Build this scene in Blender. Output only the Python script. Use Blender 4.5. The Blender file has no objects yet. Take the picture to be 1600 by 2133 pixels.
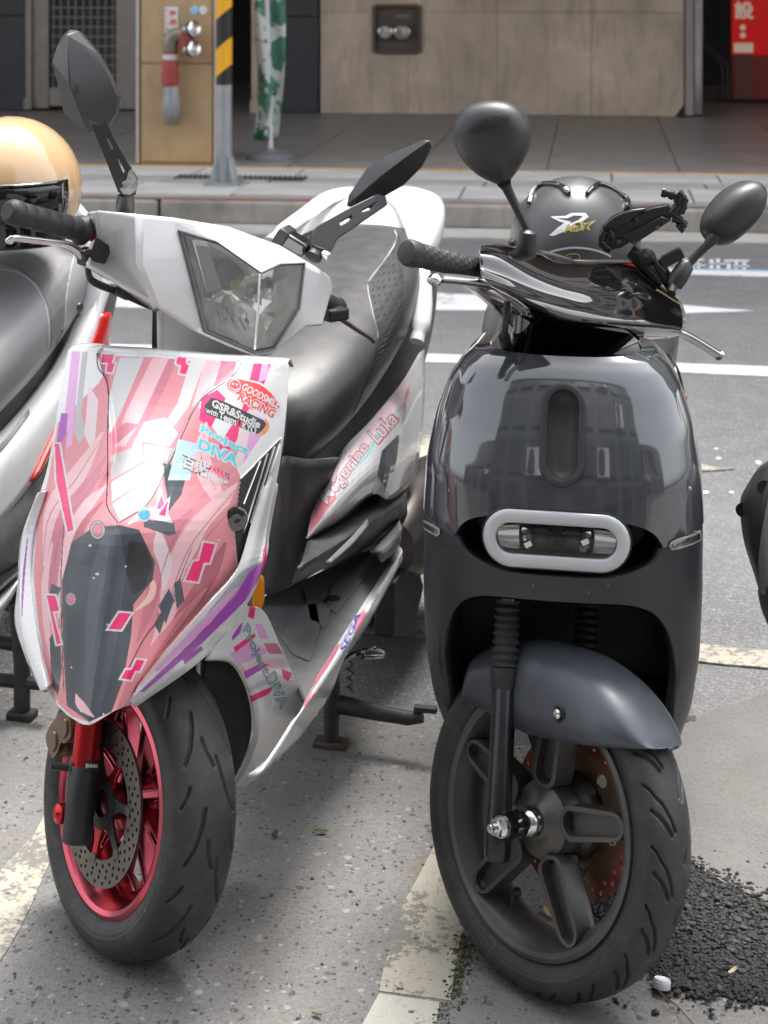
import bpy, bmesh, math, random
import numpy as np
from mathutils import Vector, Matrix
from mathutils.bvhtree import BVHTree
from mathutils.geometry import tessellate_polygon
random.seed(7); rng = np.random.default_rng(7)
scene = bpy.context.scene
COL = scene.collection
R = math.radians
pi = math.pi

# ------------------------------------------------------------------ camera, sky, sun, exposure
FPX, CAMH, HOR = 3600.0, 1.352, -60.0          # focal length in photo pixels, lens height, horizon row
cam_data = bpy.data.cameras.new('camera'); cam = bpy.data.objects.new('camera', cam_data); COL.objects.link(cam)
cam.location = (0, 0, CAMH); cam.rotation_euler = (R(90), 0, 0)
cam_data.sensor_fit = 'VERTICAL'; cam_data.sensor_height = 36.0; cam_data.sensor_width = 27.0
cam_data.lens = FPX / 2133 * 36; cam_data.shift_y = (HOR - 1066.5) / 2133
cam_data.clip_start = 0.05; cam_data.clip_end = 500
cam_data.dof.use_dof = True; cam_data.dof.focus_distance = 2.45; cam_data.dof.aperture_fstop = 9.5
scene.camera = cam
SUN_EL, SUN_AZ = R(66), R(20)                  # azimuth from +Y towards +X: high sun beyond the scooters
world = bpy.data.worlds.new('World'); scene.world = world; world.use_nodes = True
wn = world.node_tree.nodes; wl = world.node_tree.links
sky = wn.new('ShaderNodeTexSky'); sky.sky_type = 'NISHITA'; sky.sun_disc = False
sky.sun_elevation = SUN_EL; sky.sun_rotation = SUN_AZ; sky.air_density = 1.0; sky.dust_density = 4.0; sky.ozone_density = 1.0
hs = wn.new('ShaderNodeHueSaturation'); hs.inputs['Saturation'].default_value = 0.22
wl.new(sky.outputs[0], hs.inputs['Color']); wl.new(hs.outputs[0], wn['Background'].inputs['Color'])
wn['Background'].inputs['Strength'].default_value = 0.15
sun_d = bpy.data.lights.new('sun', 'SUN'); sun_d.energy = 0.95; sun_d.angle = R(20); sun_d.color = (1.0, 0.96, 0.9)
sun_o = bpy.data.objects.new('sun', sun_d); COL.objects.link(sun_o)
sd = Vector((math.sin(SUN_AZ) * math.cos(SUN_EL), math.cos(SUN_AZ) * math.cos(SUN_EL), math.sin(SUN_EL)))
sun_o.rotation_euler = sd.to_track_quat('Z', 'Y').to_euler(); sun_o.location = (0, 0, 20)
vs = scene.view_settings; vs.view_transform = 'Standard'; vs.look = 'None'; vs.exposure = 1.92; vs.gamma = 1.0; vs.use_curve_mapping = False
scene.cycles.max_bounces = 8; scene.cycles.glossy_bounces = 5; scene.cycles.transmission_bounces = 8; scene.cycles.transparent_max_bounces = 12
scene.cycles.caustics_reflective = False; scene.cycles.caustics_refractive = False; scene.cycles.sample_clamp_indirect = 6.0
scene.cycles.use_denoising = True

# ------------------------------------------------------------------ frames: pixel <-> local metres
class Frame:
    """A thing's own axes: x to its side, y away from the lens, z up; standing at (X, Y) on the ground."""
    def __init__(s, X, Y, yaw, lean=0.0):
        s.X, s.Y, s.yaw, s.lean = X, Y, R(yaw), R(lean); s.s, s.c = math.sin(s.yaw), math.cos(s.yaw)
        s.M = Matrix.Translation((X, Y, 0)) @ Matrix.Rotation(-s.yaw, 4, 'Z') @ Matrix.Rotation(s.lean, 4, 'Y')
        s.I = s.M.inverted()
    def d(s, px, py, d):            # photo point at local depth d
        k = (px - 800) / FPX; Y = (d + s.X * s.s + s.Y * s.c) / (k * s.s + s.c)
        return s.I @ Vector((k * Y, Y, CAMH - (py - HOR) / FPX * Y))
    def x(s, px, py, x):            # photo point on local side plane x
        xx = x
        for i in range(4):
            k = (px - 800) / FPX; Y = (xx + s.X * s.c - s.Y * s.s) / (k * s.c - s.s)
            r = s.I @ Vector((k * Y, Y, CAMH - (py - HOR) / FPX * Y)); xx += x - r.x
        return r
    def ray(s, px, py):
        o = s.I @ cam.location
        return o, ((s.I.to_3x3()) @ Vector(((px - 800) / FPX, 1, -(py - HOR) / FPX))).normalized()
    def place(s, o):
        o.location = (s.X, s.Y, 0); o.rotation_euler = (0, s.lean, -s.yaw); return o
def gnd(px, py, z=0.0):             # photo point on the ground, world metres
    Y = FPX * (CAMH - z) / (py - HOR); return Vector(((px - 800) / FPX * Y, Y, z))

# ------------------------------------------------------------------ mesh building
class MB:
    def __init__(s): s.v = []; s.f = []
    def add(s, v, f):
        b = len(s.v); s.v += [tuple(p) for p in v]; s.f += [tuple(i + b for i in q) for q in f]; return s
    def grid(s, P, cu=False, cv=False, flip=False):       # P[row][col]
        n, m = len(P), len(P[0]); v = [p for r in P for p in r]; f = []
        for i in range(n if cu else n - 1):
            for j in range(m if cv else m - 1):
                a, b, c, d = i * m + j, i * m + (j + 1) % m, ((i + 1) % n) * m + (j + 1) % m, ((i + 1) % n) * m + j
                f.append((a, d, c, b) if flip else (a, b, c, d))
        return s.add(v, f)
    def rings(s, Rg, cap=True):                            # closed rings lofted, capped
        s.grid(Rg, cv=True)
        if cap:
            m = len(Rg[0])
            for r, fl in ((Rg[0], True), (Rg[-1], False)):
                q = tuple(range(m)); s.add(r, [q[::-1] if fl else q])
        return s
    def box(s, c, sz, M=None):
        x, y, z = sz[0] / 2, sz[1] / 2, sz[2] / 2
        v = [Vector((a * x, b * y, d * z)) for a in (-1, 1) for b in (-1, 1) for d in (-1, 1)]
        if M is not None: v = [M @ p for p in v]
        c = Vector(c); v = [p + c for p in v]
        return s.add(v, [(0, 1, 3, 2), (4, 6, 7, 5), (0, 4, 5, 1), (2, 3, 7, 6), (0, 2, 6, 4), (1, 5, 7, 3)])
    def tube(s, pts, r, n=12, cap=True, flat=None):
        pts = [Vector(p) for p in pts]; k = len(pts); rr = r if hasattr(r, '__len__') else [r] * k
        Rg = []; up = None
        for i, p in enumerate(pts):
            t = (pts[min(i + 1, k - 1)] - pts[max(i - 1, 0)]).normalized()
            if up is None: up = Vector((0, 0, 1)) if abs(t.z) < .9 else Vector((0, 1, 0))
            a = t.cross(up).normalized(); b = a.cross(t).normalized(); up = b
            fl = flat or 1.0
            Rg.append([p + a * (rr[i] * math.cos(2 * pi * q / n)) + b * (rr[i] * fl * math.sin(2 * pi * q / n)) for q in range(n)])
        return s.rings(Rg, cap)
    def lathe(s, prof, o=(0, 0, 0), ax=(0, 0, 1), n=32, cap=False, close=False):   # prof [(radius, along)]
        ax = Vector(ax).normalized(); u = ax.orthogonal().normalized(); w = ax.cross(u); o = Vector(o)
        Rg = [[o + ax * h + (u * math.cos(2 * pi * q / n) + w * math.sin(2 * pi * q / n)) * r for q in range(n)] for r, h in prof]
        if close: return s.grid(Rg, cu=True, cv=True)
        return s.rings(Rg, cap)
    def prism(s, poly, o, ex, ey, ez, t0=0.0, t1=0.01, holes=()):    # polygon (2-D) in plane ex, ey from t0 to t1 along ez
        o, ex, ey, ez = Vector(o), Vector(ex), Vector(ey), Vector(ez)
        loops = [list(poly)] + [list(h) for h in holes]
        tris = tessellate_polygon([[Vector((p[0], p[1], 0)) for p in l] for l in loops])
        flat = [p for l in loops for p in l]; n = len(flat)
        P = lambda p, t: o + ex * p[0] + ey * p[1] + ez * t
        v = [P(p, t0) for p in flat] + [P(p, t1) for p in flat]
        f = [tuple(t)[::-1] for t in tris] + [tuple(i + n for i in t) for t in tris]; b = 0
        for l in loops:
            m = len(l)
            f += [(b + i, b + (i + 1) % m, n + b + (i + 1) % m, n + b + i) for i in range(m)]; b += m
        return s.add(v, f)
    def xf(s, fn): s.v = [tuple(fn(Vector(p))) for p in s.v]; return s

def sharp(me, ang):
    me.shade_smooth()
    try: me.set_sharp_from_angle(angle=R(ang))
    except Exception: pass
def obj(name, mb, mat, parent=None, ang=35, bevel=0, seg=2, sub=0, solid=0, soff=-1, fix=True):
    me = bpy.data.meshes.new(name); me.from_pydata([tuple(p) for p in mb.v], [], mb.f)
    if fix:
        bm = bmesh.new(); bm.from_mesh(me); bmesh.ops.remove_doubles(bm, verts=bm.verts, dist=1e-6)
        bmesh.ops.recalc_face_normals(bm, faces=bm.faces); bm.to_mesh(me); bm.free()
    me.materials.append(mat); sharp(me, ang)
    o = bpy.data.objects.new(name, me); COL.objects.link(o)
    if parent: o.parent = parent
    if sub:
        m = o.modifiers.new('sub', 'SUBSURF'); m.levels = m.render_levels = sub
    if solid:
        m = o.modifiers.new('solid', 'SOLIDIFY'); m.thickness = solid; m.offset = soff
    if bevel:
        m = o.modifiers.new('bevel', 'BEVEL'); m.width = bevel; m.segments = seg; m.limit_method = 'ANGLE'; m.angle_limit = R(30); m.harden_normals = False
    return o
def bake(o):                                   # replace modifiers by their result
    dg = bpy.context.evaluated_depsgraph_get(); me = bpy.data.meshes.new_from_object(o.evaluated_get(dg), depsgraph=dg)
    o.modifiers.clear(); o.data = me; return o
def cut(o, cutter_mb):                         # boolean difference with a throw-away solid
    c = obj('cutter', cutter_mb, bpy.data.materials[0], o.parent)
    m = o.modifiers.new('cut', 'BOOLEAN'); m.operation = 'DIFFERENCE'; m.object = c; m.solver = 'EXACT'
    bpy.context.view_layer.update(); bake(o); bpy.data.objects.remove(c); sharp(o.data, 35); return o
def thing(name, label, cat, loc=(0, 0, 0), group=None):
    o = bpy.data.objects.new(name, None); COL.objects.link(o); o.location = loc; o.empty_display_size = .1
    o['label'] = label; o['category'] = cat
    if group: o['group'] = group
    return o
def tag(o, label, cat, group=None):
    o['label'] = label; o['category'] = cat
    if group: o['group'] = group
    return o
def struct(o): o['kind'] = 'structure'; return o
def stuff(o, label=None, cat=None):
    o['kind'] = 'stuff'
    if label: o['label'] = label
    if cat: o['category'] = cat
    return o

def cr(P, n=6, closed=False):                  # Catmull-Rom through points
    P = [np.array(p, float) for p in P]; k = len(P); out = []
    for i in range(k if closed else k - 1):
        g = (lambda j: P[j % k]) if closed else (lambda j: P[j] if 0 <= j < k else (2 * P[0] - P[1] if j < 0 else 2 * P[-1] - P[-2]))
        p0, p1, p2, p3 = g(i - 1), g(i), g(i + 1), g(i + 2)
        for q in range(n):
            t = q / n; out.append(.5 * (2 * p1 + (p2 - p0) * t + (2 * p0 - 5 * p1 + 4 * p2 - p3) * t * t + (3 * p1 - p0 - 3 * p2 + p3) * t ** 3))
    if not closed: out.append(P[-1])
    return out
def crgrid(C, nr=5, nc=5):
    rows = [cr(r, nc) for r in C]; m = len(rows[0])
    cols = [cr([rows[i][j] for i in range(len(rows))], nr) for j in range(m)]
    return [[Vector(cols[j][i]) for j in range(m)] for i in range(len(cols[0]))]
def stadium(hl, hw, n=10):                     # 2-D capsule, half length along x
    a = []
    for q in range(n + 1): t = -pi / 2 + pi * q / n; a.append((hl - hw + hw * math.cos(t), hw * math.sin(t)))
    for q in range(n + 1): t = pi / 2 + pi * q / n; a.append((-hl + hw + hw * math.cos(t), hw * math.sin(t)))
    return a
def rrect(w, h, r, n=5):
    a = []
    for cx, cy, t0 in ((w - r, h - r, 0), (-w + r, h - r, pi / 2), (-w + r, -h + r, pi), (w - r, -h + r, 1.5 * pi)):
        for q in range(n + 1): t = t0 + pi / 2 * q / n; a.append((cx + r * math.cos(t), cy + r * math.sin(t)))
    return a
def rot(axis, ang, piv):
    return Matrix.Translation(piv) @ Matrix.Rotation(ang, 4, Vector(axis)) @ Matrix.Translation(-Vector(piv))

# ------------------------------------------------------------------ decals: print that follows a surface
def bvh_of(objs):
    V = []; F = []
    dg = bpy.context.evaluated_depsgraph_get()
    for o in objs:
        e = o.evaluated_get(dg); me = e.to_mesh(); b = len(V)
        V += [v.co.copy() for v in me.vertices]; F += [[i + b for i in p.vertices] for p in me.polygons]; e.to_mesh_clear()
    return BVHTree.FromPolygons(V, F)
def subdiv2d(P, T, L):
    P = list(P); L2 = L * L
    for it in range(12):
        mid = {}; new = []; ch = False
        def md(a, b):
            k = (a, b) if a < b else (b, a)
            if k not in mid:
                d = (P[a][0] - P[b][0]) ** 2 + (P[a][1] - P[b][1]) ** 2
                if d > L2: P.append(((P[a][0] + P[b][0]) / 2, (P[a][1] + P[b][1]) / 2)); mid[k] = len(P) - 1
                else: mid[k] = None
            return mid[k]
        for a, b, c in T:
            x, y, z = md(a, b), md(b, c), md(c, a); s = (x is not None) + (y is not None) + (z is not None)
            if s == 0: new.append((a, b, c)); continue
            ch = True
            if s == 3: new += [(a, x, z), (x, b, y), (z, y, c), (x, y, z)]
            elif s == 1:
                if x is not None: new += [(a, x, c), (x, b, c)]
                elif y is not None: new += [(a, b, y), (a, y, c)]
                else: new += [(a, b, z), (z, b, c)]
            else:
                if x is None: new += [(a, b, y), (a, y, z), (z, y, c)]
                elif y is None: new += [(a, x, z), (x, b, z), (z, b, c)]
                else: new += [(x, b, y), (a, x, y), (a, y, c)]
        T = new
        if not ch: break
    return P, T
def tess(poly, holes=()):
    loops = [list(poly)] + [list(h) for h in holes]
    T = tessellate_polygon([[Vector((p[0], p[1], 0)) for p in l] for l in loops])
    return [tuple(p) for l in loops for p in l], [tuple(t) for t in T]
class Decals:
    """Collects flat print given in photo points and lays it on a surface of the thing in frame fr."""
    def __init__(s, fr, bvh, L=9.0, each=True): s.fr, s.b, s.L, s.items, s.k, s.each = fr, bvh, L, {}, 0, each
    def tris(s, P, T, mat, off=None):
        if off is None: s.k += 1; off = .0005 + .00011 * s.k
        P, T = subdiv2d(P, T, s.L); L3 = []
        for p in P:
            o, d = s.fr.ray(*p); h = s.b.ray_cast(o, d)
            if h[0] is None: L3.append(None); continue
            n = h[1] if h[1].dot(d) < 0 else -h[1]
            L3.append(h[0] + n * off - d * off * .5)
        s.n = getattr(s, 'n', 0) + 1; v, f = s.items.setdefault((mat.name, s.n if s.each else 0), ([], [])); idx = {}
        for t in T:
            if any(L3[i] is None for i in t): continue
            a, b, c = (L3[i] for i in t)
            if max((a - b).length, (b - c).length, (c - a).length) > .06: continue
            if ((b - a).cross(c - a)).dot(s.fr.ray(800, 1000)[1]) > 0: t = t[::-1]
            q = []
            for i in t:
                if i not in idx: idx[i] = len(v); v.append(L3[i])
                q.append(idx[i])
            f.append(tuple(q))
    def poly(s, poly, mat, holes=(), off=None): s.tris(*tess(poly, holes), mat, off)
    def edged(s, poly, mat, edge, w=4):                      # polygon with an outline
        s.poly(grow(poly, w), edge); s.poly(poly, mat)
    def ribbon(s, pts, w, mat, n=8):                         # pts px path, w widths
        c = cr(pts, n); ww = cr([(q, 0) for q in w], n); l = []; r = []
        for i, p in enumerate(c):
            t = c[min(i + 1, len(c) - 1)] - c[max(i - 1, 0)]; t = t / (np.linalg.norm(t) + 1e-9); nn = np.array((-t[1], t[0]))
            l.append(tuple(p + nn * ww[i][0] / 2)); r.append(tuple(p - nn * ww[i][0] / 2))
        P = l + r; k = len(l); T = []
        for i in range(k - 1): T += [(i, i + 1, k + i), (i + 1, k + i + 1, k + i)]
        s.tris(P, T, mat)
    def text(s, txt, quad, mat, bold=0.0, off=None, shear=0.0, font=None):   # quad: px of TL, TR, BR, BL
        P, T = text2d(txt, bold, shear)
        xs = [p[0] for p in P]; ys = [p[1] for p in P]; x0, x1, y0, y1 = min(xs), max(xs), min(ys), max(ys)
        TL, TR, BR, BL = [np.array(q, float) for q in quad]; out = []
        for p in P:
            u = (p[0] - x0) / (x1 - x0); w = (y1 - p[1]) / (y1 - y0)
            q = TL * (1 - u) * (1 - w) + TR * u * (1 - w) + BR * u * w + BL * (1 - u) * w; out.append(tuple(q))
        s.tris(out, T, mat, off)
    def build(s, parent, name='decal', rough=None):
        res = []
        for (mn, _), (v, f) in s.items.items():
            if not f: continue
            me = bpy.data.meshes.new(name); me.from_pydata([tuple(p) for p in v], [], f); me.materials.append(bpy.data.materials[mn]); me.shade_smooth()
            o = bpy.data.objects.new(name, me); COL.objects.link(o); o.parent = parent; res.append(o)
        return res
class Wrap(Decals):
    """Printed film: the same calls, but painted in order into ONE sheet laid on the surface, one material per small face."""
    def __init__(s, fr, bvh, base, g=1.6): super().__init__(fr, bvh); s.g, s.base, s.jobs = g, base, []
    def tris(s, P, T, mat, off=None): s.jobs.append((np.array(P, float), T, mat))
    def film(s, parent, name='graphic_film', off=.0005, box=None, skip=None):
        x0, y0, x1, y1 = box; g = s.g; nx, ny = int((x1 - x0) / g), int((y1 - y0) / g); idm = np.zeros((ny, nx), int); mats = [s.base]
        for P, T, m in s.jobs:
            if m not in mats: mats.append(m)
            k = mats.index(m)
            for t in T:
                a, b, c = P[t[0]], P[t[1]], P[t[2]]; lo = np.minimum(np.minimum(a, b), c); hi = np.maximum(np.maximum(a, b), c)
                i0, i1 = max(0, int((lo[0] - x0) / g - .5)), min(nx, int((hi[0] - x0) / g + 1.5)); j0, j1 = max(0, int((lo[1] - y0) / g - .5)), min(ny, int((hi[1] - y0) / g + 1.5))
                if i1 <= i0 or j1 <= j0: continue
                X, Y = np.meshgrid(x0 + (np.arange(i0, i1) + .5) * g, y0 + (np.arange(j0, j1) + .5) * g)
                d = (b[0] - a[0]) * (c[1] - a[1]) - (c[0] - a[0]) * (b[1] - a[1])
                if abs(d) < 1e-9: continue
                u = ((X - a[0]) * (c[1] - a[1]) - (c[0] - a[0]) * (Y - a[1])) / d; v = ((b[0] - a[0]) * (Y - a[1]) - (X - a[0]) * (b[1] - a[1])) / d
                idm[j0:j1, i0:i1][(u >= -1e-6) & (v >= -1e-6) & (u + v <= 1 + 1e-6)] = k
        if skip is not None:
            for j in range(ny):
                y = y0 + (j + .5) * g
                if y < min(p[1] for p in skip) or y > max(p[1] for p in skip): continue
                xs = sorted(a[0] + (b[0] - a[0]) * (y - a[1]) / (b[1] - a[1]) for a, b in zip(skip, skip[1:] + skip[:1]) if (a[1] > y) != (b[1] > y))
                for xa, xb in zip(xs[::2], xs[1::2]): idm[j, max(0, int((xa - x0) / g)):max(0, int((xb - x0) / g))] = -1
        V = {}; vl = []; F = []; mi = []; Mi = s.fr.I.to_3x3(); o = s.fr.I @ cam.location
        def vert(i, j):
            q = V.get((i, j), 0)
            if q == 0:
                d = (Mi @ Vector(((x0 + i * g - 800) / FPX, 1, -(y0 + j * g - HOR) / FPX))).normalized(); h = s.b.ray_cast(o, d)
                if h[0] is None: q = None
                else: n = h[1] if h[1].dot(d) < 0 else -h[1]; vl.append(h[0] + n * off - d * off * .5); q = len(vl) - 1
                V[(i, j)] = q
            return q
        for j in range(ny):
            for i in range(nx):
                if idm[j, i] < 0: continue
                q = (vert(i, j), vert(i, j + 1), vert(i + 1, j + 1), vert(i + 1, j))
                if None in q: continue
                if max((vl[q[0]] - vl[q[2]]).length_squared, (vl[q[1]] - vl[q[3]]).length_squared) > (g * .0045) ** 2: continue
                F.append(q); mi.append(idm[j, i])
        me = bpy.data.meshes.new(name); me.from_pydata([tuple(p) for p in vl], [], F)
        for m in mats: me.materials.append(m)
        me.polygons.foreach_set('material_index', mi); me.shade_smooth(); ob = bpy.data.objects.new(name, me); COL.objects.link(ob); ob.parent = parent; return ob
def grow(poly, w):
    n = len(poly); A = sum(poly[i][0] * poly[(i + 1) % n][1] - poly[(i + 1) % n][0] * poly[i][1] for i in range(n)); sg = 1 if A > 0 else -1; out = []
    for i in range(n):
        p0, p1, p2 = (np.array(poly[(i + k) % n], float) for k in (-1, 0, 1))
        a = p1 - p0; b = p2 - p1; a /= np.linalg.norm(a) + 1e-9; b /= np.linalg.norm(b) + 1e-9
        na = np.array((a[1], -a[0])) * sg; nb = np.array((b[1], -b[0])) * sg; m = na + nb; m /= max(np.linalg.norm(m), .3)
        out.append(tuple(p1 + m * w / max(m.dot(na), .5)))
    return out
_tc = {}
def text2d(txt, bold=0.0, shear=0.0, space=1.0):
    k = (txt, bold, shear, space)
    if k in _tc: return _tc[k]
    c = bpy.data.curves.new('txt', 'FONT'); c.body = txt; c.offset = bold; c.shear = shear; c.resolution_u = 3; c.space_character = space
    o = bpy.data.objects.new('txt', c); COL.objects.link(o); dg = bpy.context.evaluated_depsgraph_get(); dg.update()
    me = bpy.data.meshes.new_from_object(o.evaluated_get(dg)); me.calc_loop_triangles()
    P = [(v.co.x, v.co.y) for v in me.vertices]; T = [tuple(t.vertices) for t in me.loop_triangles]
    bpy.data.objects.remove(o); bpy.data.curves.remove(c); bpy.data.meshes.remove(me); _tc[k] = (P, T); return P, T

# ------------------------------------------------------------------ materials
def node(nt, t, **k):
    n = nt.nodes.new(t)
    for a, b in k.items():
        if a in ('operation', 'blend_type', 'data_type', 'feature', 'noise_dimensions', 'interpolation_type', 'distance', 'wave_type', 'bands_direction', 'clamp', 'use_clamp', 'invert'): setattr(n, a, b)
        else: n.inputs[a.replace('_', ' ')].default_value = b
    return n
def mixc(nt, fac, a, b, bt='MIX'):
    m = nt.nodes.new('ShaderNodeMix'); m.data_type = 'RGBA'; m.blend_type = bt; m.clamp_factor = True
    for sock, val in ((m.inputs[0], fac), (m.inputs[6], a), (m.inputs[7], b)):
        if hasattr(val, 'is_output'): nt.links.new(val, sock)
        else: sock.default_value = val if not isinstance(val, tuple) else (*val, 1)[:4]
    return m.outputs[2]
def ramp(nt, fac, stops):
    r = nt.nodes.new('ShaderNodeValToRGB'); e = r.color_ramp.elements
    while len(e) < len(stops): e.new(0.5)
    for q, (p, c) in zip(e, stops): q.position = p; q.color = (*c, 1) if isinstance(c, tuple) else (c, c, c, 1)
    nt.links.new(fac, r.inputs[0]); return r.outputs[0]
def noise(nt, co, scale, det=4, rough=.55, dist=0):
    n = node(nt, 'ShaderNodeTexNoise', Scale=scale, Detail=det, Roughness=rough, Distortion=dist); nt.links.new(co, n.inputs['Vector']); return n.outputs['Fac']
def mat(name, col, rough=.5, metal=0.0, var=.08, vscale=9.0, bump=0.0, bscale=300.0, coat=0.0, trans=0.0, ior=1.5, alpha=1.0, rvar=.12, dust=0.0, spec=.5, emit=None, sheen=0.0, cior=1.5):
    m = bpy.data.materials.new(name); m.use_nodes = True; nt = m.node_tree; p = nt.nodes['Principled BSDF']
    tc = nt.nodes.new('ShaderNodeTexCoord').outputs['Object']
    nz = noise(nt, tc, vscale, 5, .6)
    dark = tuple(c * (1 - var) for c in col); lite = tuple(min(1, c * (1 + var * .6)) for c in col)
    c = mixc(nt, ramp(nt, nz, [(.3, 0.), (.7, 1.)]), dark, lite)
    if dust:
        d = noise(nt, tc, vscale * 2.3, 8, .7); c = mixc(nt, ramp(nt, d, [(.48, 0.), (.75, dust)]), c, (.33, .31, .28))
    nt.links.new(c, p.inputs['Base Color'])
    n2 = noise(nt, tc, vscale * 4, 6, .65)
    rr = nt.nodes.new('ShaderNodeMapRange'); nt.links.new(n2, rr.inputs[0]); rr.inputs[1].default_value = .3; rr.inputs[2].default_value = .7
    rr.inputs[3].default_value = max(.01, rough * (1 - rvar)); rr.inputs[4].default_value = min(1, rough * (1 + rvar)); nt.links.new(rr.outputs[0], p.inputs['Roughness'])
    p.inputs['Metallic'].default_value = metal; p.inputs['Coat Weight'].default_value = coat; p.inputs['Coat Roughness'].default_value = .03; p.inputs['Coat IOR'].default_value = cior
    p.inputs['Transmission Weight'].default_value = trans; p.inputs['IOR'].default_value = ior; p.inputs['Alpha'].default_value = alpha
    p.inputs['Specular IOR Level'].default_value = spec
    if sheen: p.inputs['Sheen Weight'].default_value = sheen
    if emit: p.inputs['Emission Color'].default_value = (*emit[0], 1); p.inputs['Emission Strength'].default_value = emit[1]
    if bump:
        b = nt.nodes.new('ShaderNodeBump'); b.inputs['Strength'].default_value = bump; b.inputs['Distance'].default_value = .001
        nt.links.new(noise(nt, tc, bscale, 3, .6), b.inputs['Height']); nt.links.new(b.outputs[0], p.inputs['Normal'])
    return m
def glass(name, col=(1, 1, 1), rough=.02, haze=0.0):
    """thin clear plastic: mostly see-through with a real surface reflection; haze = share of flat white mixed in to brighten a lens"""
    m = bpy.data.materials.new(name); m.use_nodes = True; nt = m.node_tree; nt.nodes.clear()
    o = nt.nodes.new('ShaderNodeOutputMaterial'); t = nt.nodes.new('ShaderNodeBsdfTransparent'); t.inputs[0].default_value = (*col, 1)
    g = nt.nodes.new('ShaderNodeBsdfGlossy'); g.inputs['Roughness'].default_value = rough
    d = nt.nodes.new('ShaderNodeBsdfDiffuse'); d.inputs[0].default_value = (.84, .84, .8, 1); m2 = nt.nodes.new('ShaderNodeMixShader'); m2.inputs[0].default_value = haze
    fr = nt.nodes.new('ShaderNodeFresnel'); fr.inputs[0].default_value = 1.5; mx = nt.nodes.new('ShaderNodeMixShader')
    nt.links.new(t.outputs[0], m2.inputs[1]); nt.links.new(d.outputs[0], m2.inputs[2])
    nt.links.new(fr.outputs[0], mx.inputs[0]); nt.links.new(m2.outputs[0], mx.inputs[1]); nt.links.new(g.outputs[0], mx.inputs[2]); nt.links.new(mx.outputs[0], o.inputs[0]); return m
# ------------------------------------------------------------------ ground materials
def ground_mat(name, base, kind):
    m = bpy.data.materials.new(name); m.use_nodes = True; nt = m.node_tree; p = nt.nodes['Principled BSDF']
    co = nt.nodes.new('ShaderNodeNewGeometry').outputs['Position']
    def vor(scale, feat='F1'):
        v = node(nt, 'ShaderNodeTexVoronoi', Scale=scale, feature=feat); nt.links.new(co, v.inputs['Vector']); return v
    big = noise(nt, co, 1.3, 6, .6); mid = noise(nt, co, 9, 6, .65); fine = noise(nt, co, 160, 3, .7)
    if kind == 'asphalt':
        c = mixc(nt, ramp(nt, mid, [(.3, 0.), (.7, 1.)]), tuple(b * .8 for b in base), tuple(b * 1.18 for b in base))
        v = vor(170); c = mixc(nt, ramp(nt, v.outputs['Color'], [(.55, 0.), (.9, .75)]), c, tuple(min(1, b * 1.9) for b in base))
        c = mixc(nt, ramp(nt, fine, [(.35, .6), (.55, 0.)]), c, tuple(b * .45 for b in base))
        c = mixc(nt, ramp(nt, big, [(.42, 0.), (.7, .4)]), c, tuple(b * 1.35 for b in base))
        p.inputs['Roughness'].default_value = .82; bs, bd = .9, .004; hgt = v.outputs['Distance']
    else:
        c = mixc(nt, ramp(nt, mid, [(.3, 0.), (.7, 1.)]), tuple(b * .86 for b in base), tuple(b * 1.1 for b in base))
        c = mixc(nt, ramp(nt, fine, [(.3, .7), (.5, 0.)]), c, tuple(b * .55 for b in base))
        wv = nt.nodes.new('ShaderNodeVectorMath'); wv.operation = 'ADD'; nz = node(nt, 'ShaderNodeTexNoise', Scale=60.0); nt.links.new(co, nz.inputs['Vector'])
        sc = nt.nodes.new('ShaderNodeVectorMath'); sc.operation = 'SCALE'; sc.inputs['Scale'].default_value = .012; nt.links.new(nz.outputs['Color'], sc.inputs[0])
        nt.links.new(co, wv.inputs[0]); nt.links.new(sc.outputs[0], wv.inputs[1])
        for s, lo, dk, lt, am in () if kind == 'smooth' else ((95.0, .34, (.05, .055, .065), (.34, .335, .33), .85), (42.0, .27, (.07, .075, .085), (.32, .32, .325), .9), (210.0, .42, (.08, .08, .09), (.3, .3, .3), .6)):
            v = node(nt, 'ShaderNodeTexVoronoi', Scale=s); nt.links.new(wv.outputs[0], v.inputs['Vector'])
            sp = nt.nodes.new('ShaderNodeSeparateColor'); nt.links.new(v.outputs['Color'], sp.inputs[0])
            inside = ramp(nt, v.outputs['Distance'], [(lo - .06, am), (lo, 0.)])
            for sel, colr in ((ramp(nt, sp.outputs[0], [(.24 if s != 42. else .13, 1.), (.26 if s != 42. else .15, 0.)]), dk), (ramp(nt, sp.outputs[0], [(.9, 0.), (.92, 1.)]), lt)):
                mu = nt.nodes.new('ShaderNodeMath'); mu.operation = 'MULTIPLY'; nt.links.new(inside, mu.inputs[0]); nt.links.new(sel, mu.inputs[1])
                c = mixc(nt, mu.outputs[0], c, colr)
        c = mixc(nt, ramp(nt, big, [(.48, 0.), (.72, .6)]), c, tuple(b * .58 for b in base))
        ru = noise(nt, co, 3.1, 7, .7, .6); c = mixc(nt, ramp(nt, ru, [(.6, 0.), (.78, .6)]), c, (.25, .15, .085))
        p.inputs['Roughness'].default_value = .8; bs, bd = .8, .003; hgt = fine
    nt.links.new(c, p.inputs['Base Color'])
    b = nt.nodes.new('ShaderNodeBump'); b.inputs['Strength'].default_value = bs; b.inputs['Distance'].default_value = bd
    nt.links.new(hgt, b.inputs['Height']); nt.links.new(b.outputs[0], p.inputs['Normal']); return m
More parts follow.
